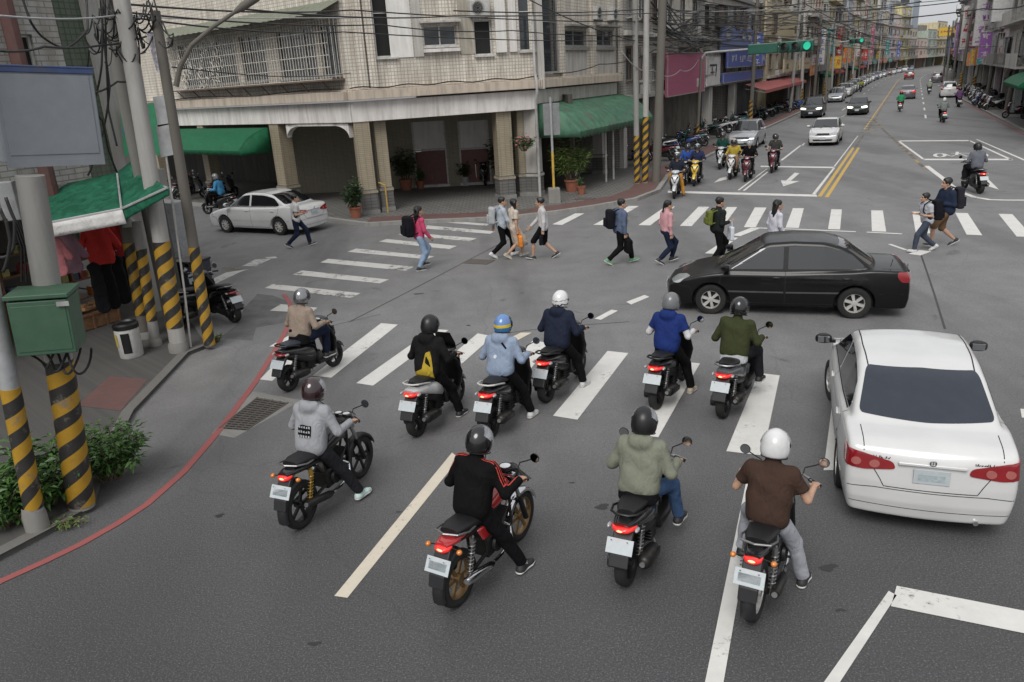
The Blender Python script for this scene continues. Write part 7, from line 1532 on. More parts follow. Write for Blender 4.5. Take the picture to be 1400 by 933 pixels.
# tangle round the near poles
TG = 'cables tangled round the near poles'
for k in range(22):
    x0 = 150+rnd.uniform(-20, 60); P = [(x0, rnd.uniform(-5, 20), 14.6+rnd.uniform(-.3, .3))]
    for j in range(3): P.append((P[-1][0]+rnd.uniform(-25, 28), P[-1][1]+rnd.uniform(8, 34), 14.6+rnd.uniform(-.4, .3)))
    cable(P, rnd.choice((.010, .014, .018)), None, 'black cable looped in the tangle round the near poles', TG, rnd.uniform(.02, .2))
for P in ([(137, -5, 14), (142, 60, 14.2), (150, 120, 14.2), (143, 170, 14.4), (128, 215, 14.4), (120, 240, 14.4)], [(143, -5, 14), (145, 80, 14.1), (148, 150, 14.3), (160, 200, 14.3)], [(140, 0, 14), (139, 90, 14), (131, 130, 14.2), (124, 140, 14)], [(30, -5, 12), (42, 30, 12), (60, 52, 12.5), (90, 66, 13), (120, 40, 13.5), (118, -5, 13.8)], [(0, 70, 11), (60, 64, 12), (140, 62, 14), (200, 50, 15)], [(125, 128, 13.8), (160, 112, 14.5), (193, 106, 14.8)], [(0, 285, 7.8), (8, 300, 7.8), (14, 330, 7.8), (4, 372, 7.8)], [(8, 270, 8), (20, 300, 8), (18, 340, 8), (0, 352, 8)], [(124, 142, 13.6), (140, 165, 13.9), (148, 205, 14.3), (160, 236, 14.6)]): cable(P, .018, None, 'black cable looped in the tangle round the near poles', TG, .03)
# ---------------------------------------------------------------- vehicles
def ang(d): return math.atan2(d[1], d[0])
def dirdeg(h): return V(math.sin(R(h)), math.cos(R(h)), 0)          # heading in degrees clockwise from the view direction
d = dirdeg(20.5); rt = V(d[1], -d[0], 0); RL = at(1151, 662); c = RL+d*1.26+rt*.735
nw = make_car('sedan', 'parked_car', 'white saloon seen from behind beside the rider in brown, nearest car', 'car', WHITEP, .022, tuple(c), ang(d), spokes=9, rear=GLASS_B, steer=R(10), detail='blackmirror'); nw.name = 'car'
fq, _, _, _ = car_fn(CARS['sedan'])
def badge(car, x0, z0, n, w_, seed):
    rnd = random.Random(seed); q = MB(); bk = ((-2.7, 0, 0), (0, 1, 0), (0, 0, 1))
    for k in range(n):
        y = x0-w_*k/n
        for _ in range(2): yy = y-rnd.uniform(.0, .5)*w_/n; strip(q, fq, [(yy, z0), (yy-rnd.uniform(-.3, .6)*w_/n, z0+rnd.choice((.022, .012)))], .007, bk, (1, 0, 0), .004)
        strip(q, fq, [(y, z0+.004), (y-.7*w_/n, z0+.004)], .005, bk, (1, 0, 0), .004)
    q.build('badge_lettering', SEAM, car)
badge(nw, .55, .855, 6, .17, 1); badge(nw, -.38, .865, 9, .22, 2)
a, b = at(973, 428.6), at(1170, 435); d = (a-b)/np.linalg.norm(a-b); m_ = (a+b)/2; c = m_+V(d[1], -d[0], 0)*.76
bk = make_car('big_sedan', 'car', 'black saloon crossing the junction broadside with dark windows', 'car', BLACKPAINT, .022, tuple(c), ang(d), spokes=6)
q = MB(); q.tube([(-1.9, .55, .97), (-1.93, .55, 1.12)], .006, 5); q.build('aerial', BLACKP, bk)
a, b = at(308, 318), at(391, 322); d = (a-b)/np.linalg.norm(a-b); c = (a+b)/2+V(d[1], -d[0], 0)*.76
make_car('sedan', 'car', 'white saloon turning into the side street past the green barrel awning', 'car', WHITEP, .03, tuple(c), ang(d), spokes=9)
def street_car(kind, label, paint, u, v, away=True, h=.05, group=None, src=None, **k):
    p = S(u, v); hd = head_u(u)+(0 if away else math.pi); return make_car(kind, 'car', label, 'car', paint, h, tuple(p), hd, group, detail=False, **k)
p = at(1124, 200); u_, v_ = p[:2]@DU, p[:2]@DV; make_car('sedan', 'car', 'white saloon coming towards the crossing, first in its lane', 'car', WHITEP, .035, tuple(S(u_+2.1, v_)), head_u(u_)+math.pi)
p = at(1171, 158); u_, v_ = p[:2]@DU, p[:2]@DV; make_car('sedan', 'car', 'black saloon with lit headlamps behind the oncoming white one', 'car', DKGREEN, .045, tuple(S(u_+2.1, v_)), head_u(u_)+math.pi, head='on')
p = at(1108, 162); u_, v_ = p[:2]@DU, p[:2]@DV; make_car('suv', 'car', 'dark car nose on at the left kerb behind the oncoming white saloon', 'car', DKGREEN, .045, tuple(S(u_+2.1, v_)), head_u(u_)+math.pi, head='on')
make_car('wagon', 'car', 'silver grey estate car waiting behind the row of scooter riders', 'car', SILVERP, .035, tuple(S(50.0, -8.75)), head_u(50)+math.pi)
p = at(1240, 136); u_, v_ = p[:2]@DU, p[:2]@DV; street_car('sedan', 'dark maroon saloon driving away with lit tail lamps, nearer of two', GREYP, u_+2.2, v_, lights='on', spokes=5)
p = at(1241, 109); u_, v_ = p[:2]@DU, p[:2]@DV; street_car('suv', 'maroon car driving away beyond the dark maroon saloon', REDP, u_+2.2, v_, lights='on')
p = at(1297, 134); u_, v_ = p[:2]@DU, p[:2]@DV; street_car('suv', 'white car stopped at the right kerb by the parked motorcycles', WHITEP, u_+2.2, v_, h=.045)
p = at(1287, 113); u_, v_ = p[:2]@DU, p[:2]@DV; street_car('suv', 'dark grey car at the right kerb beyond the white one', GREYP, u_+2.2, min(v_, 3.6))
protos = [street_car('wagon', 'silver car facing us, first in the parked row on the left', SILVERP, 102, -7.9, False), street_car('sedan', 'pale grey car, second in the parked row on the left', SILVERP, 109, -8.2, False), street_car('suv', 'white car, third in the parked row on the left', WHITEP, 116, -8.0, False)]
paints = [WHITEP, SILVERP, WHITEP, GREYP, WHITEP, SILVERP, WHITEP, WHITEP, BLUEP, WHITEP, SILVERP, REDP, WHITEP, SILVERP, WHITEP, BLUEP]; own = [SILVERP, SILVERP, WHITEP]
nth = ['fourth', 'fifth', 'sixth', 'seventh', 'eighth', 'ninth', 'tenth', 'eleventh', 'twelfth', 'thirteenth', 'fourteenth', 'fifteenth', 'sixteenth', 'seventeenth', 'eighteenth', 'nineteenth']
pn = {WHITEP: 'white', SILVERP: 'silver', GREYP: 'grey', BLUEP: 'dark blue', REDP: 'maroon'}
u = 123
for k in range(16):
    i = (k*2+1) % 3; p = S(u, -8.1); dup(protos[i], tuple(p), head_u(u)+math.pi, '%s car, %s in the parked row on the left' % (pn[paints[k]], nth[k]), 'cars parked along the left kerb', swap={own[i]: paints[k]}); u += 7.2+.5*k
for pr in protos: pr['group'] = 'cars parked along the left kerb'
# ---------------------------------------------------------------- riders
C_ = lambda n, c, **k: cloth(n, c, **k)
BLK = C_('black_cloth', (.005, .005, .006)); CHAR = C_('charcoal_cloth', (.016, .0165, .020)); JEAN = C_('blue_jean', (.045, .085, .17)); DJEAN = C_('dark_jean', (.012, .017, .036))
SHW = pm('shoe_white', (.50, .50, .50), rough=.6, dirt=.25); SHB = pm('shoe_black', (.02, .02, .022), rough=.6); SHT = pm('shoe_tan', (.34, .29, .22), rough=.7); SHM = pm('shoe_mint', (.42, .55, .52), rough=.6); SHG = pm('shoe_green', (.10, .26, .13), rough=.6)
HB = pm('helmet_black', (.005, .005, .0055), rough=.18, coat=.8, rvar=.05); HM = pm('helmet_matte', (.010, .010, .011), rough=.38); HW = pm('helmet_white', (.58, .58, .58), rough=.2, coat=.6, dirt=.06); HR = pm('helmet_maroon', (.022, .007, .009), rough=.14, coat=1); HS = pm('helmet_chrome', (.30, .30, .31), rough=.12, metal=.8); HG = pm('helmet_grey', (.13, .135, .14), rough=.3, coat=.4)
def helm_bands(name, stops, axis=2, noise_=0.0):
    m, t, b = _nt(name); tc = nd(t, 'TexCoord'); sp = nd(t, 'SeparateXYZ'); t.links.new(tc.outputs['Object'], sp.inputs[0]); mr = nd(t, 'MapRange'); mr.inputs[1].default_value = -.16; mr.inputs[2].default_value = .17
    a = nd(t, 'Math', operation='ADD'); t.links.new(sp.outputs[axis], a.inputs[0]); k = nd(t, 'Math', operation='MULTIPLY'); k.inputs[1].default_value = noise_; t.links.new(noise(t, tc.outputs['Object'], 14, 3), k.inputs[0]); t.links.new(k.outputs[0], a.inputs[1]); t.links.new(a.outputs[0], mr.inputs[0])
    c = ramp(t, mr.outputs[0], stops); t.nodes[-1]
    for n in t.nodes:
        if n.bl_idname == 'ShaderNodeValToRGB': n.color_ramp.interpolation = 'CONSTANT'
    t.links.new(c, b.inputs['Base Color']); b.inputs['Roughness'].default_value = .22; b.inputs['Coat Weight'].default_value = .7; return m
HBY = helm_bands('helmet_blue_yellow', [(0, (.02, .02, .02)), (.13, (.50, .36, .02)), (.24, (.03, .13, .28)), (.50, (.52, .38, .02)), (.63, (.10, .20, .42))], 2, .03)
HWP = helm_bands('helmet_white_black', [(0, (.03, .03, .03)), (.22, (.58, .58, .58)), (.42, (.04, .04, .045)), (.50, (.58, .58, .58)), (.66, (.2, .2, .21)), (.70, (.60, .60, .60))], 2, .09)
BLK_S = pm('scooter_black', (.006, .006, .007), rough=.25, coat=.6, dirt=.04); WHT_S = pm('scooter_white', (.50, .50, .50), rough=.3, coat=.5, dirt=.2); GRY_S = pm('scooter_grey', (.10, .105, .115), rough=.3, coat=.5, dirt=.2); REDT = pm('tank_red', (.36, .018, .02), rough=.18, coat=1); BLUE_SEAT = pm('seat_blue_black', (.025, .03, .045), rough=.45)
DN = (.30, -.32, .085); DNL = (.22, .34, .085); BD = lambda s: (.30, s*.16, .415); PG = lambda s: (.06, s*.24, .42)
SCG, MOG = (.275, .31, 1.0), (.23, .345, 1.045)
def put_bike(rear, head, sc):
    r = at(*rear); d = dirdeg(head); return r+d*.60*sc, math.atan2(d[1], d[0])
def rider(rear, head, bike, kind, blabel, wear, label, feet, hip=None, lean=R(15), sc=.965, h=.0130, seed=0, tw=0., look=0., nod=.05, bname=None, lift=0, **bk):
    c, rz = put_bike(rear, head, sc)
    if kind == 'scooter': b = make_scooter(bike, loc=tuple(c), rz=rz, sc=sc, label=blabel, **bk)
    else: b = make_moto(bike[0], bike[1], loc=tuple(c), rz=rz, sc=sc, label=blabel, **bk)
    t = thing('person', label, 'person', tuple(c), rz, None, sc)
    hip = hip or ((-.17, .865) if kind == 'scooter' else (-.25, .885))
    J = ride_pose(grip=SCG if kind == 'scooter' else MOG, hip=hip, lean=lean, feet=feet, tw=tw, look=look, nod=nod)
    return (t, J)+figure(t, J, wear, h, seed)
def back_panel(t, f, poly, mat, name, x=-.8, off=.011, dr=(1, 0, 0)):
    q = MB(); panel(q, f, smooth_poly(poly, 3, .02), ((x, 0, 0), (0, 1, 0), (0, 0, 1)), dr, off, rings=12, skirt=.014); return q.build(name, mat, t, smooth=True)
# 1 beige jacket
o = rider((397, 534), 27, BLK_S, 'scooter', 'black scooter with a bluish seat by the red kerb line', dict(top=C_('beige_jacket', (.26, .205, .165)), leg=DJEAN, shoe=SHB, hem=.02, helmet=dict(mat=HS, visor=VISOR_DARK)), 'rider in a beige jacket and silver helmet on the black scooter by the kerb', (BD(1), BD(-1)), seed=1, lights='off', seat=BLUE_SEAT, rail=BLACKP)
t = o[0]; J = o[1]
def waist(t, J, mat, z0=-.10, z1=.06, name='shirt_hem'):
    up, sd = (J['nk']-J['pel']), J['sh'][0]-J['sh'][1]; up = up/np.linalg.norm(up); sd = sd/np.linalg.norm(sd); pel = J['pel']
    f = lambda x, y, z: smax(smin(rc(x, y, z, pel+sd*.075+up*z0, pel+sd*.07+up*z1, .135, .132), rc(x, y, z, pel-sd*.075+up*z0, pel-sd*.07+up*z1, .135, .132), .06), (pel[2]-.11-z), .01)+.005*wrk(x, y, z, 3)
    p, q = snet(f, pel-.35, pel+.35, .015); return arr_mesh(name, p, q, mat, t)
waist(t, J, BLK)
# 2 grey hoodie on the black motorcycle
GH = C_('grey_hoodie', (.26, .265, .28)); o = rider((415, 719), 24, (BLK_S, BLK_S), 'moto', 'black motorcycle with gold spring dampers under the grey hoodie rider', dict(top=GH, leg=CHAR, shoe=SHM, hood=True, helmet=dict(mat=HR, visor=VISOR_CLEAR, lift=R(8))), 'rider in a grey hoodie with a black square print and maroon helmet', (PG(1), (.16, -.33, .085)), seed=2, gold=True, rim=BLACKP)
t, J, f = o[:3]; zc = J['nk'][2]-.25; pn_ = back_panel(t, f, [(-.09, zc-.06), (-.04, zc-.072), (.085, zc-.068), (.092, zc+.05), (.05, zc+.072), (-.05, zc+.064), (-.092, zc+.072)], BLK, 'back_print')
q = MB(); rnd = random.Random(5)
for r in range(3):
    for k in range(5):
        y, z = -.07+.035*k, zc-.055+.052*r; panel(q, f, np.array([(y-.012, z-.016), (y+.010, z-.013), (y+.012, z-.006+rnd.uniform(0, .02)), (y-.008, z+.010)]), ((-.8, 0, 0), (0, 1, 0), (0, 0, 1)), (1, 0, 0), .014, rings=2, skirt=.004)
q.build('print_lettering', C_('print_grey', (.30, .31, .32)), pn_)
# 3 black and yellow jacket on the white scooter
BJ = C_('black_jacket', (.009, .0085, .009)); YJ = C_('yellow_panel', (.36, .26, .03)); o = rider((572, 595), 25, WHT_S, 'scooter', 'white tailed scooter with a raised black windscreen', dict(top=BJ, leg=BLK, shoe=SHB, hood=True, helmet=dict(mat=HM, visor=VISOR_DARK)), 'rider in a black jacket with a yellow back panel on the white tailed scooter', (BD(1), (.20, -.29, .09)), seed=3, rail=FRAMEW, screen=True, front=BLK_S)
t, J, f = o[:3]; z0 = J['pel'][2]; back_panel(t, f, [(-.15, z0-.08), (.15, z0-.08), (.15, z0+.01), (.02, z0+.03), (.0, z0+.16), (-.03, z0+.30), (-.10, z0+.33), (-.13, z0+.22), (-.15, z0+.06)], YJ, 'yellow_panel'); back_panel(t, f, [(-.12, z0+.10), (-.03, z0+.16), (-.045, z0+.26), (-.09, z0+.20)], BJ, 'panel_motif', off=.016)
# 4 light blue hoodie
BH = C_('pale_blue_hoodie', (.22, .27, .36)); o = rider((672, 597), 25, BLK_S, 'scooter', 'black scooter with pale steel grab rail under the blue and yellow helmet rider', dict(top=BH, leg=BLK, shoe=SHW, hood=True, helmet=dict(mat=HBY, visor=VISOR_DARK)), 'rider in a pale blue hoodie and a blue and yellow banded helmet', (BD(1), (.20, -.30, .09)), seed=4, rail=FRAMEW)
t, J, f = o[:3]; zc = J['nk'][2]-.24; back_panel(t, f, [(.03+.028*math.cos(a), zc+.028*math.sin(a)) for a in np.linspace(0, 5.6, 8)], C_('logo_white', (.5, .52, .55)), 'back_logo'); back_panel(t, f, [(-.14, zc+.13), (-.12, zc+.12), (-.05, zc+.20), (-.07, zc+.215)], BLK, 'bag_strap')
# 5 navy hoodie
o = rider((748, 549), 30, BLK_S, 'scooter', 'black scooter with a pink sticker ahead of the pale blue hoodie rider', dict(top=C_('navy_hoodie', (.014, .018, .034)), leg=BLK, shoe=SHW, hood=True, bulk=.015, helmet=dict(mat=HWP, visor=VISOR_CLEAR)), 'rider in a navy hoodie and white patterned helmet', (BD(1), (.18, -.29, .09)), seed=5, rail=BLACKP)
# 6 black tracksuit, red motorcycle
TR = C_('black_tracksuit', (.0045, .004, .0045)); o = rider((628, 824), 31, (BLK_S, REDT), 'moto', 'red tanked motorcycle with bronze wheels and a chrome exhaust', dict(top=TR, leg=BLK, shoe=SHB, helmet=dict(mat=HB, visor=VISOR_CLEAR, lift=R(38))), 'rider in a black tracksuit with red shoulder stripes on the red motorcycle', (PG(1), (.12, -.33, .09)), seed=6, retro=True, rim=BRONZE, gold=False, tailc=REDT, lean=R(19))
t, J, f = o[:3]; RS = C_('red_stripe', (.45, .06, .045))
for i, s in enumerate((1, -1)):
    q = MB(); n0 = J['nk']+V(.0, s*.07, 0); pts = [n0[:2], J['sh'][i][:2]+V(.0, 0), (J['sh'][i]*.5+J['el'][i]*.5)[:2], J['el'][i][:2], (J['el'][i]*.2+J['wr'][i]*.8)[:2]]
    for o_ in (-.024, 0, .024): strip(q, f, [p+np.array([o_, 0]) for p in pts], .009, ((0, 0, 2.2), (1, 0, 0), (0, 1, 0)), (0, 0, -1), .004, far=2.0)
    q.build('sleeve_stripe', RS, t)
# 7 olive jacket
o = rider((857, 796), 27, BLK_S, 'scooter', 'black scooter ridden by the olive jacket rider in jeans', dict(top=C_('olive_jacket', (.165, .175, .135)), leg=JEAN, shoe=SHB, hood=True, bulk=.012, fold=.010, helmet=dict(mat=HM, visor=VISOR_CLEAR, lift=R(42))), 'rider in an olive grey jacket, blue jeans and black helmet', (BD(1), (.34, -.29, .30)), seed=7, rail=BLACKP)
waist(o[0], o[1], BLK)
# 8 blue tee over white sleeves
o = rider((898, 558), 31, BLK_S, 'scooter', 'black scooter in front of the black saloon nose', dict(top=C_('royal_blue_tee', (.012, .026, .12)), arm=C_('white_sleeve', (.50, .49, .50)), leg=BLK, shoe=SHT, hood=True, sleeve='short', helmet=dict(mat=HG, visor=VISOR_DARK)), 'rider in a royal blue top with white sleeves and grey helmet', ((.18, .29, .09), (.18, -.29, .09)), seed=8, rail=BLACKP)
# 9 dark green jacket
o = rider((989, 570), 33, GRY_S, 'scooter', 'grey scooter with a bright brake lamp behind the black saloon', dict(top=C_('dark_green_jacket', (.034, .040, .017)), leg=CHAR, shoe=SHB, bulk=.01, helmet=dict(mat=HB, visor=VISOR_DARK)), 'rider in a dark green jacket and black helmet with a gold mark', (BD(1), (.30, -.27, .36)), seed=9, rail=STEEL)
waist(o[0], o[1], C_('grey_shirt', (.36, .37, .38)), -.10, .02)
# 10 brown tee
o = rider((1031, 843), 31, (BLK_S, BLK_S), 'moto', 'black motorcycle with a chrome exhaust tip nearest the white saloon', dict(top=C_('brown_tee', (.046, .027, .020)), leg=C_('pale_grey_trousers', (.30, .31, .34)), shoe=SHB, sleeve='short', bulk=.0, helmet=dict(mat=HW, visor=VISOR_CLEAR, lift=R(0))), 'rider in a brown short sleeved top and white helmet beside the white saloon', ((.10, .30, .25), (.08, -.31, .09)), seed=10)
# group waiting across the junction, facing us
WJ = C_('white_cotton', (.50, .50, .50)); pain = dict(orange=pm('scooter_orange', (.42, .14, .03), rough=.3, coat=.6), yellow=pm('scooter_yellow', (.50, .34, .04), rough=.3, coat=.6), silver=pm('scooter_silver', (.42, .43, .44), rough=.3, coat=.6), maroon=pm('scooter_maroon', (.10, .012, .022), rough=.25, coat=.8), teal=pm('scooter_teal', (.02, .13, .13), rough=.3, coat=.6), blue=pm('scooter_blue', (.03, .06, .2), rough=.3, coat=.6))
def facing(px, py, paint, fr, blabel, wear, label, seed, feet=None, hd=180+27.3, front=True, h=.022, sc=1.0, lights='off', **k):
    p = at(px, py); d = dirdeg(hd); c = p-d*.65*sc if front else p+d*.60*sc; rz = math.atan2(d[1], d[0])
    make_scooter(paint, front=fr, loc=tuple(c), rz=rz, sc=sc, label=blabel, lights=lights, **k); t = thing('person', label, 'person', tuple(c), rz, None, sc)
    figure(t, ride_pose(grip=SCG, hip=(-.16, .885), feet=feet or (BD(1), BD(-1))), wear, h, seed)
facing(922, 272, pain['orange'], pain['silver'], 'orange scooter with a silver front, nearest across the stop line', dict(top=C_('dark_navy_coat', (.02, .024, .035)), leg=C_('mustard_trousers', (.36, .17, .03)), shoe=SHB, helmet=dict(mat=HW, visor=VISOR_DARK)), 'rider in a dark coat and mustard trousers on the orange scooter', 21, ((.2, .3, .09), BD(-1)), hd=200)
facing(936, 254, pain['blue'], BLK_S, 'blue scooter half hidden behind the orange one', dict(top=C_('bright_blue_coat', (.03, .08, .30)), leg=BLK, shoe=SHB, helmet=dict(mat=HR, visor=VISOR_DARK)), 'rider in a bright blue coat behind the orange scooter', 22, hd=203)
facing(949, 255, pain['yellow'], pain['yellow'], 'yellow scooter beside the orange one', dict(top=C_('navy_coat', (.022, .03, .075)), leg=BLK, shoe=SHB, helmet=dict(mat=pm('helmet_sky', (.30, .38, .45), rough=.2, coat=.6), visor=VISOR_DARK)), 'rider in a navy coat and pale blue helmet on the yellow scooter', 23, hd=203)
facing(984, 232, BLK_S, pain['silver'], 'silver fronted scooter at the back of the waiting group by the kerb', dict(top=C_('bottle_green_coat', (.015, .06, .05)), leg=BLK, shoe=SHB, helmet=dict(mat=HG, visor=VISOR_DARK)), 'rider in a bottle green coat at the back of the waiting group', 24, hd=204)
facing(998, 246, pain['silver'], WHT_S, 'white scooter under the yellow coat rider', dict(top=C_('yellow_coat', (.40, .30, .05)), leg=C_('tan_trousers', (.28, .17, .10)), shoe=SHB, helmet=dict(mat=pm('helmet_beige', (.45, .36, .27), rough=.3, coat=.4), visor=VISOR_DARK)), 'rider in a yellow coat on a white scooter', 25)
facing(1019, 249, BLK_S, pain['maroon'], 'maroon fronted scooter under the rider with a white collar', dict(top=BLK, leg=BLK, shoe=SHB, hood=True, helmet=dict(mat=HG, visor=VISOR_CLEAR)), 'rider in black with a white collar on the maroon fronted scooter', 26)
facing(1055, 237, BLK_S, pain['maroon'], 'dark maroon scooter apart from the group by the white arrow', dict(top=C_('dark_grey_shirt', (.045, .045, .045)), leg=BLK, shoe=SHB, sleeve='short', helmet=dict(mat=HM, visor=VISOR_DARK)), 'rider in a dark grey shirt apart from the group by the white arrow', 27)
facing(1339, 265, BLK_S, BLK_S, 'dark scooter riding away past the white box marking on the right', dict(top=C_('slate_jacket', (.11, .115, .135)), leg=CHAR, shoe=SHB, helmet=dict(mat=HM, visor=VISOR_DARK)), 'rider in a slate jacket riding away past the white box marking', 28, hd=8, front=False, lights='on', feet=(BD(1), BD(-1)))
facing(1290, 168, BLK_S, BLK_S, 'scooter riding away in the middle lane under a white helmet rider', dict(top=C_('grey_green_shirt', (.18, .20, .19)), leg=BLK, shoe=SHB, helmet=dict(mat=HW, visor=VISOR_DARK)), 'rider in a grey green shirt and white helmet riding away', 29, hd=20, front=False, h=.035, lights='on')
facing(1230, 153, BLK_S, BLK_S, 'scooter riding away behind the dark maroon saloon', dict(top=C_('bright_green_jacket', (.03, .22, .10)), leg=CHAR, shoe=SHB, helmet=dict(mat=HR, visor=VISOR_DARK)), 'rider in a bright green jacket behind the dark maroon saloon', 30, hd=27, front=False, h=.035, lights='on')
facing(1311, 147, pain['blue'], BLK_S, 'scooter riding away beside the right kerb line', dict(top=C_('purple_jacket', (.12, .06, .14)), leg=BLK, shoe=SHB, helmet=dict(mat=HR, visor=VISOR_DARK)), 'rider in a purple jacket close to the right kerb line', 31, hd=24, front=False, h=.035)
facing(1270, 129, BLK_S, BLK_S, 'scooter riding away beyond the dashed lane line', dict(top=C_('pale_green_jacket', (.24, .28, .22)), leg=BLK, shoe=SHB, helmet=dict(mat=HW, visor=VISOR_DARK)), 'rider in a pale green jacket beyond the dashed lane line', 32, hd=27, front=False, h=.04)
facing(285, 293, BLK_S, BLK_S, 'dark scooter standing under the green barrel awning', dict(top=C_('sky_blue_jacket', (.05, .20, .36)), leg=BLK, shoe=SHB, helmet=dict(mat=HG, visor=None)), 'rider in a sky blue jacket and grey helmet under the barrel awning', 33, hd=-75, front=True)
facing(1176, 126, pain['yellow'], BLK_S, 'scooter coming between the dark car and the parked row', dict(top=C_('lime_vest', (.32, .36, .03)), leg=CHAR, shoe=SHB, helmet=dict(mat=HG, visor=VISOR_DARK)), 'rider in a lime vest beside the parked row', 34, h=.04)
# parked scooters
protoS = [make_scooter(BLK_S, loc=(0, 0, 0), lights='off', label='x'), make_scooter(pain['teal'], loc=(0, 0, 0), lights='off', label='x', rail=BLACKP), make_scooter(pain['maroon'], loc=(0, 0, 0), lights='off', label='x', box=True)]
used = [False]*3
def park(k, p, rz, label, group=None, swap=None):
    if not used[k]: used[k] = True; o = protoS[k]; o.location = tuple(p); o.rotation_euler = (0, 0, rz)
    else: o = dup(protoS[k], tuple(p), rz, swap=swap)
    o['label'] = label
    if group: o['group'] = group
    elif 'group' in o: del o['group']
    return o
park(0, at(300, 436, .0), R(142), 'black scooter parked behind the lamp post with its plate towards the crossing'); park(0, at(272, 440, .07), R(75), 'black scooter squeezed between the pale pole and the parked one')
park(1, at(784, 258, .12), R(-120), 'white scooter under the ribbed awning beside the fern', None) if False else park(0, at(784, 256, .12), R(-110), 'white scooter under the ribbed awning beside the fern', None, {BLK_S: WHT_S}); park(0, at(660, 252, .12), R(-78), 'dark scooter parked alone inside the tiled porch')
park(1, S(58, -10.2, .12), R(-150), 'teal scooter parked at the kerb behind the estate car')
GA = 'scooters parked in the left arcade'; rnd = random.Random(21)
for k in range(26): u = 39.5+1.9*k; park(k % 2, S(u, -12.2 if u < 80 else -11.4, .12)+V(*(DV*rnd.uniform(-.6, .5)), 0), ang(-DV)+rnd.uniform(-.5, .5)+(math.pi if rnd.random() < .3 else 0), 'scooter in the jumble parked in the left arcade', GA, {BLK_S: rnd.choice((BLK_S, GRY_S, pain['silver'], pain['blue'])), pain['teal']: rnd.choice((pain['teal'], pain['maroon'], BLK_S, WHT_S))})
GB = 'motorcycles parked along the right kerb'
for k in range(24): u = 76+1.25*k; park((0, 2, 1)[k % 3], S(u, 6.0+rnd.uniform(-.3, .4), .13), ang(-DV)+rnd.uniform(-.25, .25)+.5, 'scooter in the row parked along the right kerb', GB, {BLK_S: rnd.choice((BLK_S, GRY_S, pain['silver'], WHT_S)), pain['maroon']: rnd.choice((pain['maroon'], BLK_S)), pain['teal']: rnd.choice((pain['blue'], GRY_S, BLK_S))})
park(2, S(66.2, 6.7, .13), ang(-DV)+.15, 'maroon scooter with a black box standing alone on the right pavement'); park(0, S(59.5, 7.6, .13), ang(DU), 'silver scooter at the right edge beside a pillar', None, {BLK_S: pain['silver']}); park(1, S(64, 7.2, .13), ang(DU)+.4, 'dark scooter behind the lone maroon one', None, {pain['teal']: BLK_S})
GC = 'scooters in the shade of the side street arcade'
for k in range(8): p = PA+(P0-PA)*(.35+.05*k)+V(.653, .757, 0)*(-.2+.7*(k % 2)); park(k % 2, (p[0], p[1], .12), R(40+20*(k % 3)), 'scooter in the dim arcade behind the turning white saloon', GC, {pain['teal']: rnd.choice((BLK_S, pain['maroon']))})
for i, o in enumerate(protoS):
    if not used[i]: raise RuntimeError('unused scooter')
# ---------------------------------------------------------------- people on foot
def bag(name, label, p, rz, dims, mat, cat='bag', strap=True, tilt=0., grp=None):
    t = thing(name, label, cat, tuple(p), rz, grp); t.rotation_euler[1] = tilt; a, b, c = [q/2 for q in dims]
    f = lambda x, y, z: (lambda qx, qy, qz: np.sqrt(np.maximum(qx, 0)**2+np.maximum(qy, 0)**2+np.maximum(qz, 0)**2)+np.minimum(np.maximum(qx, np.maximum(qy, qz)), 0)-min(a, b)*.6)(np.abs(x)-a+min(a, b)*.6, np.abs(y)-b+min(a, b)*.6+.10*np.maximum(z, 0), np.abs(z)-c+min(a, b)*.6)+.006*wrk(x, y, z, 1.)
    P_, Q_ = snet(f, (-a-.05, -b-.05, -c-.05), (a+.05, b+.05, c+.05), .018); arr_mesh('bag_body', P_, Q_, mat, t)
    if cat == 'backpack':
        q = MB(); q.box((-a-.02, 0, -c*.35), (.05, b*1.5, c*.9)); q.build('pocket', mat, t, bevel=.02)
        for s in (1, -1): q = MB(); q.tube([(a*.6, s*b*.55, c*.85), (a+.10, s*b*.62, c+.02), (a+.25, s*b*.66, c*.7), (a+.27, s*b*.68, 0), (a+.12, s*b*.72, -c*.6), (a*.7, s*b*.7, -c*.8)], .016, 6); q.build('strap', mat, t, smooth=True)
    elif strap: q = MB(); q.tube([(0, -b*.5, c*.8), (0, -b*.35, c+.14), (0, b*.35, c+.14), (0, b*.5, c*.8)], .012, 6); q.build('strap', mat, t, smooth=True)
    return t
def walker(px, py, hd, wear, label, seed, ph=0., stride=.33, sc=1.0, pack=None, held=None, **k):
    p = at(px, py); d = dirdeg(hd); rz = math.atan2(d[1], d[0]); t = thing('person', label, 'person', tuple(p), rz, None, sc); J = walk_pose(ph, stride, **k); figure(t, J, wear, .0165, seed)
    W_ = lambda l: p+sc*(d*l[0]+V(-d[1], d[0], 0)*l[1]+V(0, 0, l[2]))
    if pack: m = (J['pel']+J['nk'])/2; bag('backpack', pack[1], W_(m+V(-.225-pack[2][0]/2+.05, 0, .06)), rz, pack[2], pack[0], 'backpack', tilt=R(3))
    if held:
        for i, mt, lb, dm, st in held: bag('bag', lb, W_(J['wr'][i]+V(.06, 0, -.12-dm[2]/2)), rz, dm, mt, 'bag', st)
    return t
BPK = C_('black_nylon', (.008, .0085, .012)); BPG = C_('grey_canvas', (.34, .35, .36)); 
walker(410, 338, 78, dict(top=helm_bands('navy_white_raglan', [(0, (.5, .5, .51)), (.5, (.5, .5, .51))]) if False else C_('white_tee', (.48, .48, .49)), leg=DJEAN, shoe=SHB, hair='short', sleeve='short'), 'pedestrian in a white top and dark jeans passing the turning white saloon', 41, .02, .34, arms=('bent', 'bent'))
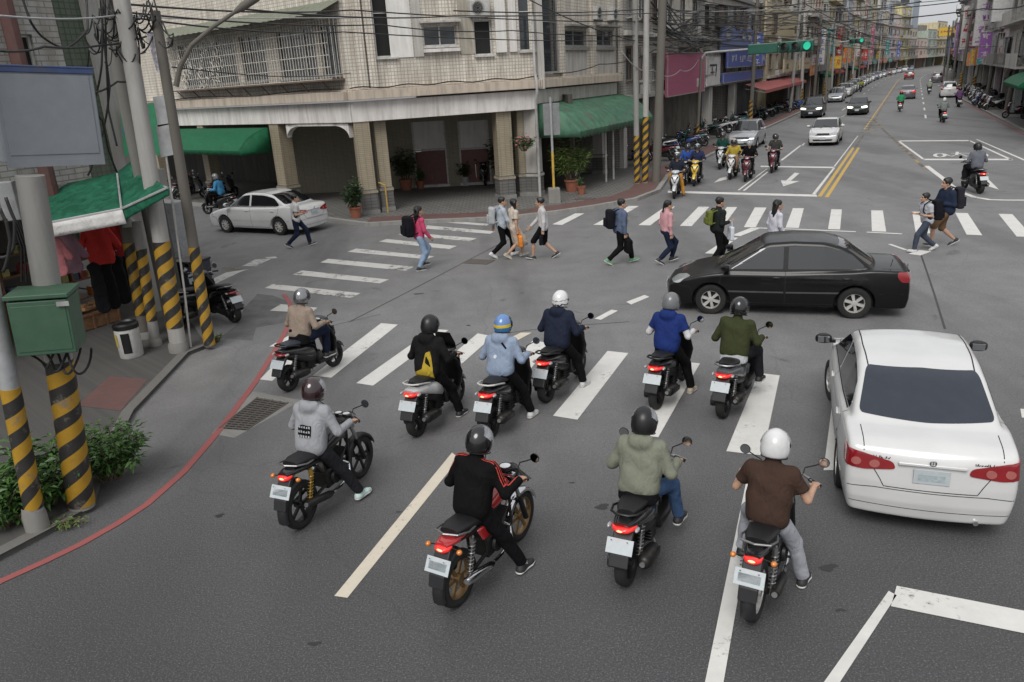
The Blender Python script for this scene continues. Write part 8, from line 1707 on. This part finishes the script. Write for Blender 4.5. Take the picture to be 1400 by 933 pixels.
PK = C_('hot_pink_knit', (.46, .06, .13)); walker(577, 369, 62, dict(top=PK, leg=C_('light_jean', (.24, .32, .44)), shoe=SHB, hair='long', slim=.8), 'pedestrian in a hot pink top and light jeans on the worn crosswalk', 42, .17, .22, pack=(BPK, 'bulging black backpack on the pedestrian in hot pink', (.24, .40, .54)), arms=('bent', 'swing'))
walker(688, 352, 85, dict(top=C_('pale_blue_shirt', (.34, .38, .42)), leg=BLK, shoe=SHW, hair='short'), 'pedestrian in a pale blue shirt with a grey backpack', 43, .04, .30, pack=(BPG, 'light grey backpack on the pedestrian in a pale blue shirt', (.18, .32, .46)), arms=('swing', 'swing'))
walker(704, 353, 82, dict(top=C_('cream_blouse', (.46, .40, .34)), leg=C_('cream_skirt_leg', (.40, .33, .27)), shoe=SHT, hair='bob', slim=.9, sleeve='short', shorts=True, skirt=C_('cream_skirt', (.46, .41, .35))), 'pedestrian in a cream dress with bobbed hair', 44, .06, .24, sc=.97, held=[(1, pm('orange_bag', (.60, .19, .02), rough=.5), 'orange tote bag held by the pedestrian in cream', (.12, .36, .32), True)], arms=('bent', 'down'))
walker(745, 354, -78, dict(top=C_('off_white_shirt', (.46, .45, .45)), leg=BLK, shoe=SHB, hair='short', shorts=True), 'pedestrian in an off white shirt and black knee shorts by the cream dress', 45, .02, .31, held=[(0, BPK, 'small black bag hanging from the hand of the pedestrian in knee shorts', (.10, .16, .26), True)], arms=('down', 'swing'))
walker(848, 361, 84, dict(top=C_('slate_blue_jacket', (.085, .11, .17)), leg=BLK, shoe=SHG, hair='short', hood=True, bulk=.015), 'pedestrian in a slate blue jacket and green shoes', 46, .03, .34, pack=(BPK, 'dark backpack on the pedestrian in green shoes', (.20, .33, .48)), held=[(1, BLK, 'floppy black bag carried by the pedestrian in green shoes', (.14, .34, .36), True)], arms=('bent', 'down'))
walker(910, 361, 84, dict(top=C_('soft_pink_jacket', (.48, .26, .28)), leg=DJEAN, shoe=SHB, hair='tail', slim=.6, hem=.16), 'pedestrian in a soft pink jacket and dark jeans', 47, .10, .24, sc=.96, arms=('bent', 'down'))
walker(979, 362, 80, dict(top=C_('black_blazer', (.016, .018, .018)), leg=BLK, shoe=SHB, hair='short', hem=.18), 'pedestrian in a black blazer behind the bonnet of the black saloon', 48, .1, .2, held=[(1, pm('white_carrier', (.55, .58, .62), rough=.4), 'white carrier bag held by the pedestrian in the black blazer', (.10, .24, .34), True)], arms=('bent', 'bent'), pack=(C_('olive_strap_bag', (.12, .14, .03)), 'olive bag on the back of the pedestrian in the black blazer', (.12, .26, .34)))
walker(1056, 366, 85, dict(top=C_('white_blouse', (.50, .50, .55)), leg=DJEAN, shoe=SHB, hair='long', slim=.8), 'pedestrian with long black hair and a white top behind the black saloon roof', 49, .2, .2, sc=.96)
walker(1263, 344, -82, dict(top=C_('light_grey_tee', (.40, .41, .44)), leg=C_('slate_trousers', (.05, .06, .085)), shoe=SHW, hair='short', sleeve='short', shorts=False), 'short pedestrian in a pale top leaning forward, right of the black saloon', 50, .0, .30, sc=.88, pack=(BPK, 'black backpack on the short pedestrian', (.20, .34, .50)), arms=('bent', 'bent'), lean=R(10))
walker(1288, 337, -80, dict(top=C_('navy_windbreaker', (.018, .026, .05)), leg=C_('brown_shorts', (.14, .085, .05)), shoe=SHB, hair='short', shorts=True, bulk=.02), 'tall pedestrian in a navy windbreaker and brown shorts beside the short one', 51, .03, .30, sc=1.04, pack=(C_('black_roll_bag', (.02, .02, .026)), 'black roll top backpack on the tall pedestrian in brown shorts', (.18, .34, .54)), arms=('bent', 'swing'))
# ---------------------------------------------------------------- plants
def leafmat(name, c1, c2):
    m, t, b = _nt(name); oi = nd(t, 'TexCoord'); n = noise(t, oi.outputs['Object'], 9, 3, .7); t.links.new(mixc(t, ramp(t, n, [(.35, 0), (.65, 1)]), c1, c2), b.inputs['Base Color']); b.inputs['Roughness'].default_value = .45; b.inputs['Specular IOR Level'].default_value = .4; return m
LEAF = leafmat('leaf_green', (.028, .075, .018), (.075, .15, .035)); LEAFD = leafmat('leaf_dark', (.012, .035, .012), (.035, .07, .022)); LEAFY = leafmat('leaf_yellow_green', (.07, .12, .025), (.14, .20, .05)); STEM = pm('stem', (.09, .065, .04), rough=.8)
def leaf(q, p, d, L, w_, rnd, m=0):
    d = d/np.linalg.norm(d); s = np.cross(d, (0, 0, 1)); s = s/max(1e-6, np.linalg.norm(s)); n = np.cross(s, d); s = s*math.cos(a_ := rnd.uniform(-.6, .6))+n*math.sin(a_); n = np.cross(s, d); dr = np.array([0, 0, -.25*L])
    q.add([p, p+d*L*.45+s*w_/2+n*.1*w_, p+d*L+dr, p+d*L*.45-s*w_/2+n*.1*w_, p+d*L*.5+dr*.2-n*.12*w_], [(0, 1, 4), (1, 2, 4), (2, 3, 4), (3, 0, 4)], m)
def bush(name, label, p, rx, ry, h, n, mat, cat='shrub', seed=0, L=.10, w_=.035, stems=14, pot=None, spread=1.0, base=0.0, group=None):
    rnd = random.Random(seed); t = thing(name, label, cat, tuple(p), 0, group); q = MB(); st = MB()
    for k in range(stems):
        a = rnd.uniform(0, 6.28); r = math.sqrt(rnd.random()); tip = V(rx*r*math.cos(a), ry*r*math.sin(a), base+h*rnd.uniform(.55, 1.0)*(1.05-.35*r)); b0 = V(tip[0]*.25, tip[1]*.25, base*.9); mid = b0*.5+tip*.5+V(rnd.uniform(-.05, .05), rnd.uniform(-.05, .05), .06); st.tube([b0, mid, tip], [.012, .008, .004], 5)
        for j in range(n//stems):
            u = rnd.uniform(.25, 1.02); c = (b0*(1-u)**2+2*u*(1-u)*mid+tip*u*u); a2 = rnd.uniform(0, 6.28); dd = V(math.cos(a2), math.sin(a2), rnd.uniform(-.25, .7)); off = dd*rnd.uniform(0, .10)*spread*max(rx, .2)/.5; leaf(q, c+off, dd, L*rnd.uniform(.6, 1.25), w_*rnd.uniform(.7, 1.2), rnd)
    q.build('foliage', mat, t); st.build('stem', STEM, t, smooth=True)
    if pot: r, hh, pmat = pot; b = MB(); b.lathe([(.001, .0), (r*.72, 0), (r*.95, hh*.85), (r*1.06, hh*.86), (r*1.06, hh), (r*.93, hh), (r*.9, hh*.9), (.001, hh*.9)], (0, 0, 0), 'z', 22); b.build('pot', pmat, t, smooth=True, ang=40)
    return t
TERRA = pm('terracotta', (.27, .095, .055), rough=.8, dirt=.4); WPOT = pm('grey_pot', (.33, .33, .32), rough=.7, dirt=.4)
bush('shrub', 'leafy green shrub round the foot of the slim grey pole', at(62, 690, .07), .62, .55, .95, 1500, LEAF, seed=1, L=.13, w_=.055, stems=34); bush('shrub', 'denser green shrub right of the thick banded pole', at(152, 655, .07), .52, .5, .85, 1700, LEAF, seed=2, L=.12, w_=.042, stems=36); bush('shrub', 'low green shrub at the far left edge under the slim pole', at(18, 715, .07), .4, .4, .55, 700, LEAF, seed=3, L=.12, w_=.055, stems=20)
bush('weed', 'small tuft of weeds at the foot of the lamp post', at(296, 468, .0), .22, .12, .18, 160, LEAFY, 'plant', 4, .07, .02, 12); bush('weed', 'weeds along the kerb by the slim pole', at(85, 722, .0), .35, .12, .12, 160, LEAFY, 'plant', 5, .06, .02, 14)
bush('potted_plant', 'broad leaved plant in a terracotta pot beside the corner pillar', at(487, 298, .12), .48, .45, 1.15, 520, LEAFD, 'plant', 6, .22, .07, 22, (.24, .42, TERRA), base=.4)
bush('potted_plant', 'tall bushy plant in a terracotta pot left of the first porch door', at(556, 260, .12), .55, .5, 1.7, 620, LEAFD, 'plant', 7, .26, .06, 26, (.30, .50, TERRA), base=.45); bush('potted_plant', 'small plant in a terracotta pot beside the first porch door', at(575, 258, .12), .28, .28, .7, 200, LEAF, 'plant', 8, .18, .05, 12, (.20, .36, TERRA), base=.33); bush('potted_plant', 'plant in a grey pot between the two porch doors', at(637, 254, .12), .36, .36, .95, 300, LEAFD, 'plant', 9, .22, .06, 16, (.20, .42, WPOT), base=.4); bush('potted_plant', 'big dark plant at the right end of the porch', at(688, 252, .12), .62, .5, 2.0, 560, LEAFD, 'plant', 10, .32, .06, 24, (.26, .45, WPOT), base=.4)
bush('potted_plant', 'large yellowish fern under the near end of the ribbed awning', at(782, 262, .12), .85, .7, 1.9, 900, LEAFY, 'plant', 11, .34, .045, 34, (.3, .5, TERRA), base=.5); bush('potted_plant', 'orange potted plant at the kerb under the ribbed awning', at(795, 266, .12), .2, .2, .5, 100, LEAF, 'plant', 13, .14, .04, 8, (.17, .34, TERRA), base=.32)
p = at(722, 268, .12); t = bush('hanging_flowers', 'hanging basket of leaves and pink flowers on the porch pillar', V(p[0]-.1, p[1]-.75, 2.0), .42, .28, .75, 420, LEAF, 'flowers', 12, .16, .05, 22); q = MB(); rnd = random.Random(3); [q.blob((rnd.uniform(-.3, .3), rnd.uniform(-.28, -.1), rnd.uniform(.15, .6)), (.05, .05, .04), 5) for _ in range(12)]; q.build('flower', pm('pink_petal', (.42, .10, .18), rough=.6), t)
p = at(1303, 107, .13); t = thing('tree', 'round green kerb tree on the right before the far bend', 'tree', tuple(p)); q = MB(); q.tube([(0, 0, 0), (.1, 0, 1.5), (0, .1, 3)], [.16, .13, .09], 8); [q.tube([(0, 0, 1.6+.3*k), (1.2*math.cos(k*2), 1.2*math.sin(k*2), 2.8+.3*k)], [.07, .03], 5) for k in range(5)]; q.build('trunk', STEM, t, smooth=True); q = MB(); rnd = random.Random(6)
for _ in range(1500): a, b2, r = rnd.uniform(0, 6.28), math.acos(rnd.uniform(-1, 1)), 1.7*rnd.random()**.4*(1+.25*math.sin(5*_)); leaf(q, V(r*math.sin(b2)*math.cos(a), r*math.sin(b2)*math.sin(a), 3.0+1.0*r*math.cos(b2)), V(rnd.uniform(-1, 1), rnd.uniform(-1, 1), rnd.uniform(-.5, .6)), .34, .2, rnd)
q.build('crown', LEAFD, t)
# small things by the far pavement
c = S(88, -10.6, .12); t = thing('stall_table', 'small table under a bright blue cover on the left pavement', 'table', tuple(c), head_u(80)); q = MB(); [q.box((x, y, .36), (.05, .05, .72)) for x in (-.7, .7) for y in (-.35, .35)]; q.build('leg', STEEL, t); q = MB(); rings = [[(x*k, y*k, z) for x, y in ((-.8, -.45), (.8, -.45), (.8, .45), (-.8, .45))] for k, z in ((1.06, .38), (1.0, .74), (.9, .78), (.001, .80))]; q.rings(rings); q.build('cover', C_('blue_cover', (.03, .10, .38)), t)
c = at(523, 290, .12); t = thing('railing_post', 'short yellow steel post beside the corner pillar', 'post', tuple(c+V(.25, -.25, 0))); q = MB(); q.tube([(0, 0, 0), (0, 0, 1.05), (-.25, .1, 1.15)], .03, 8); q.build('post', pm('yellow_steel', (.42, .27, .05), rough=.6, dirt=.5), t, smooth=True)
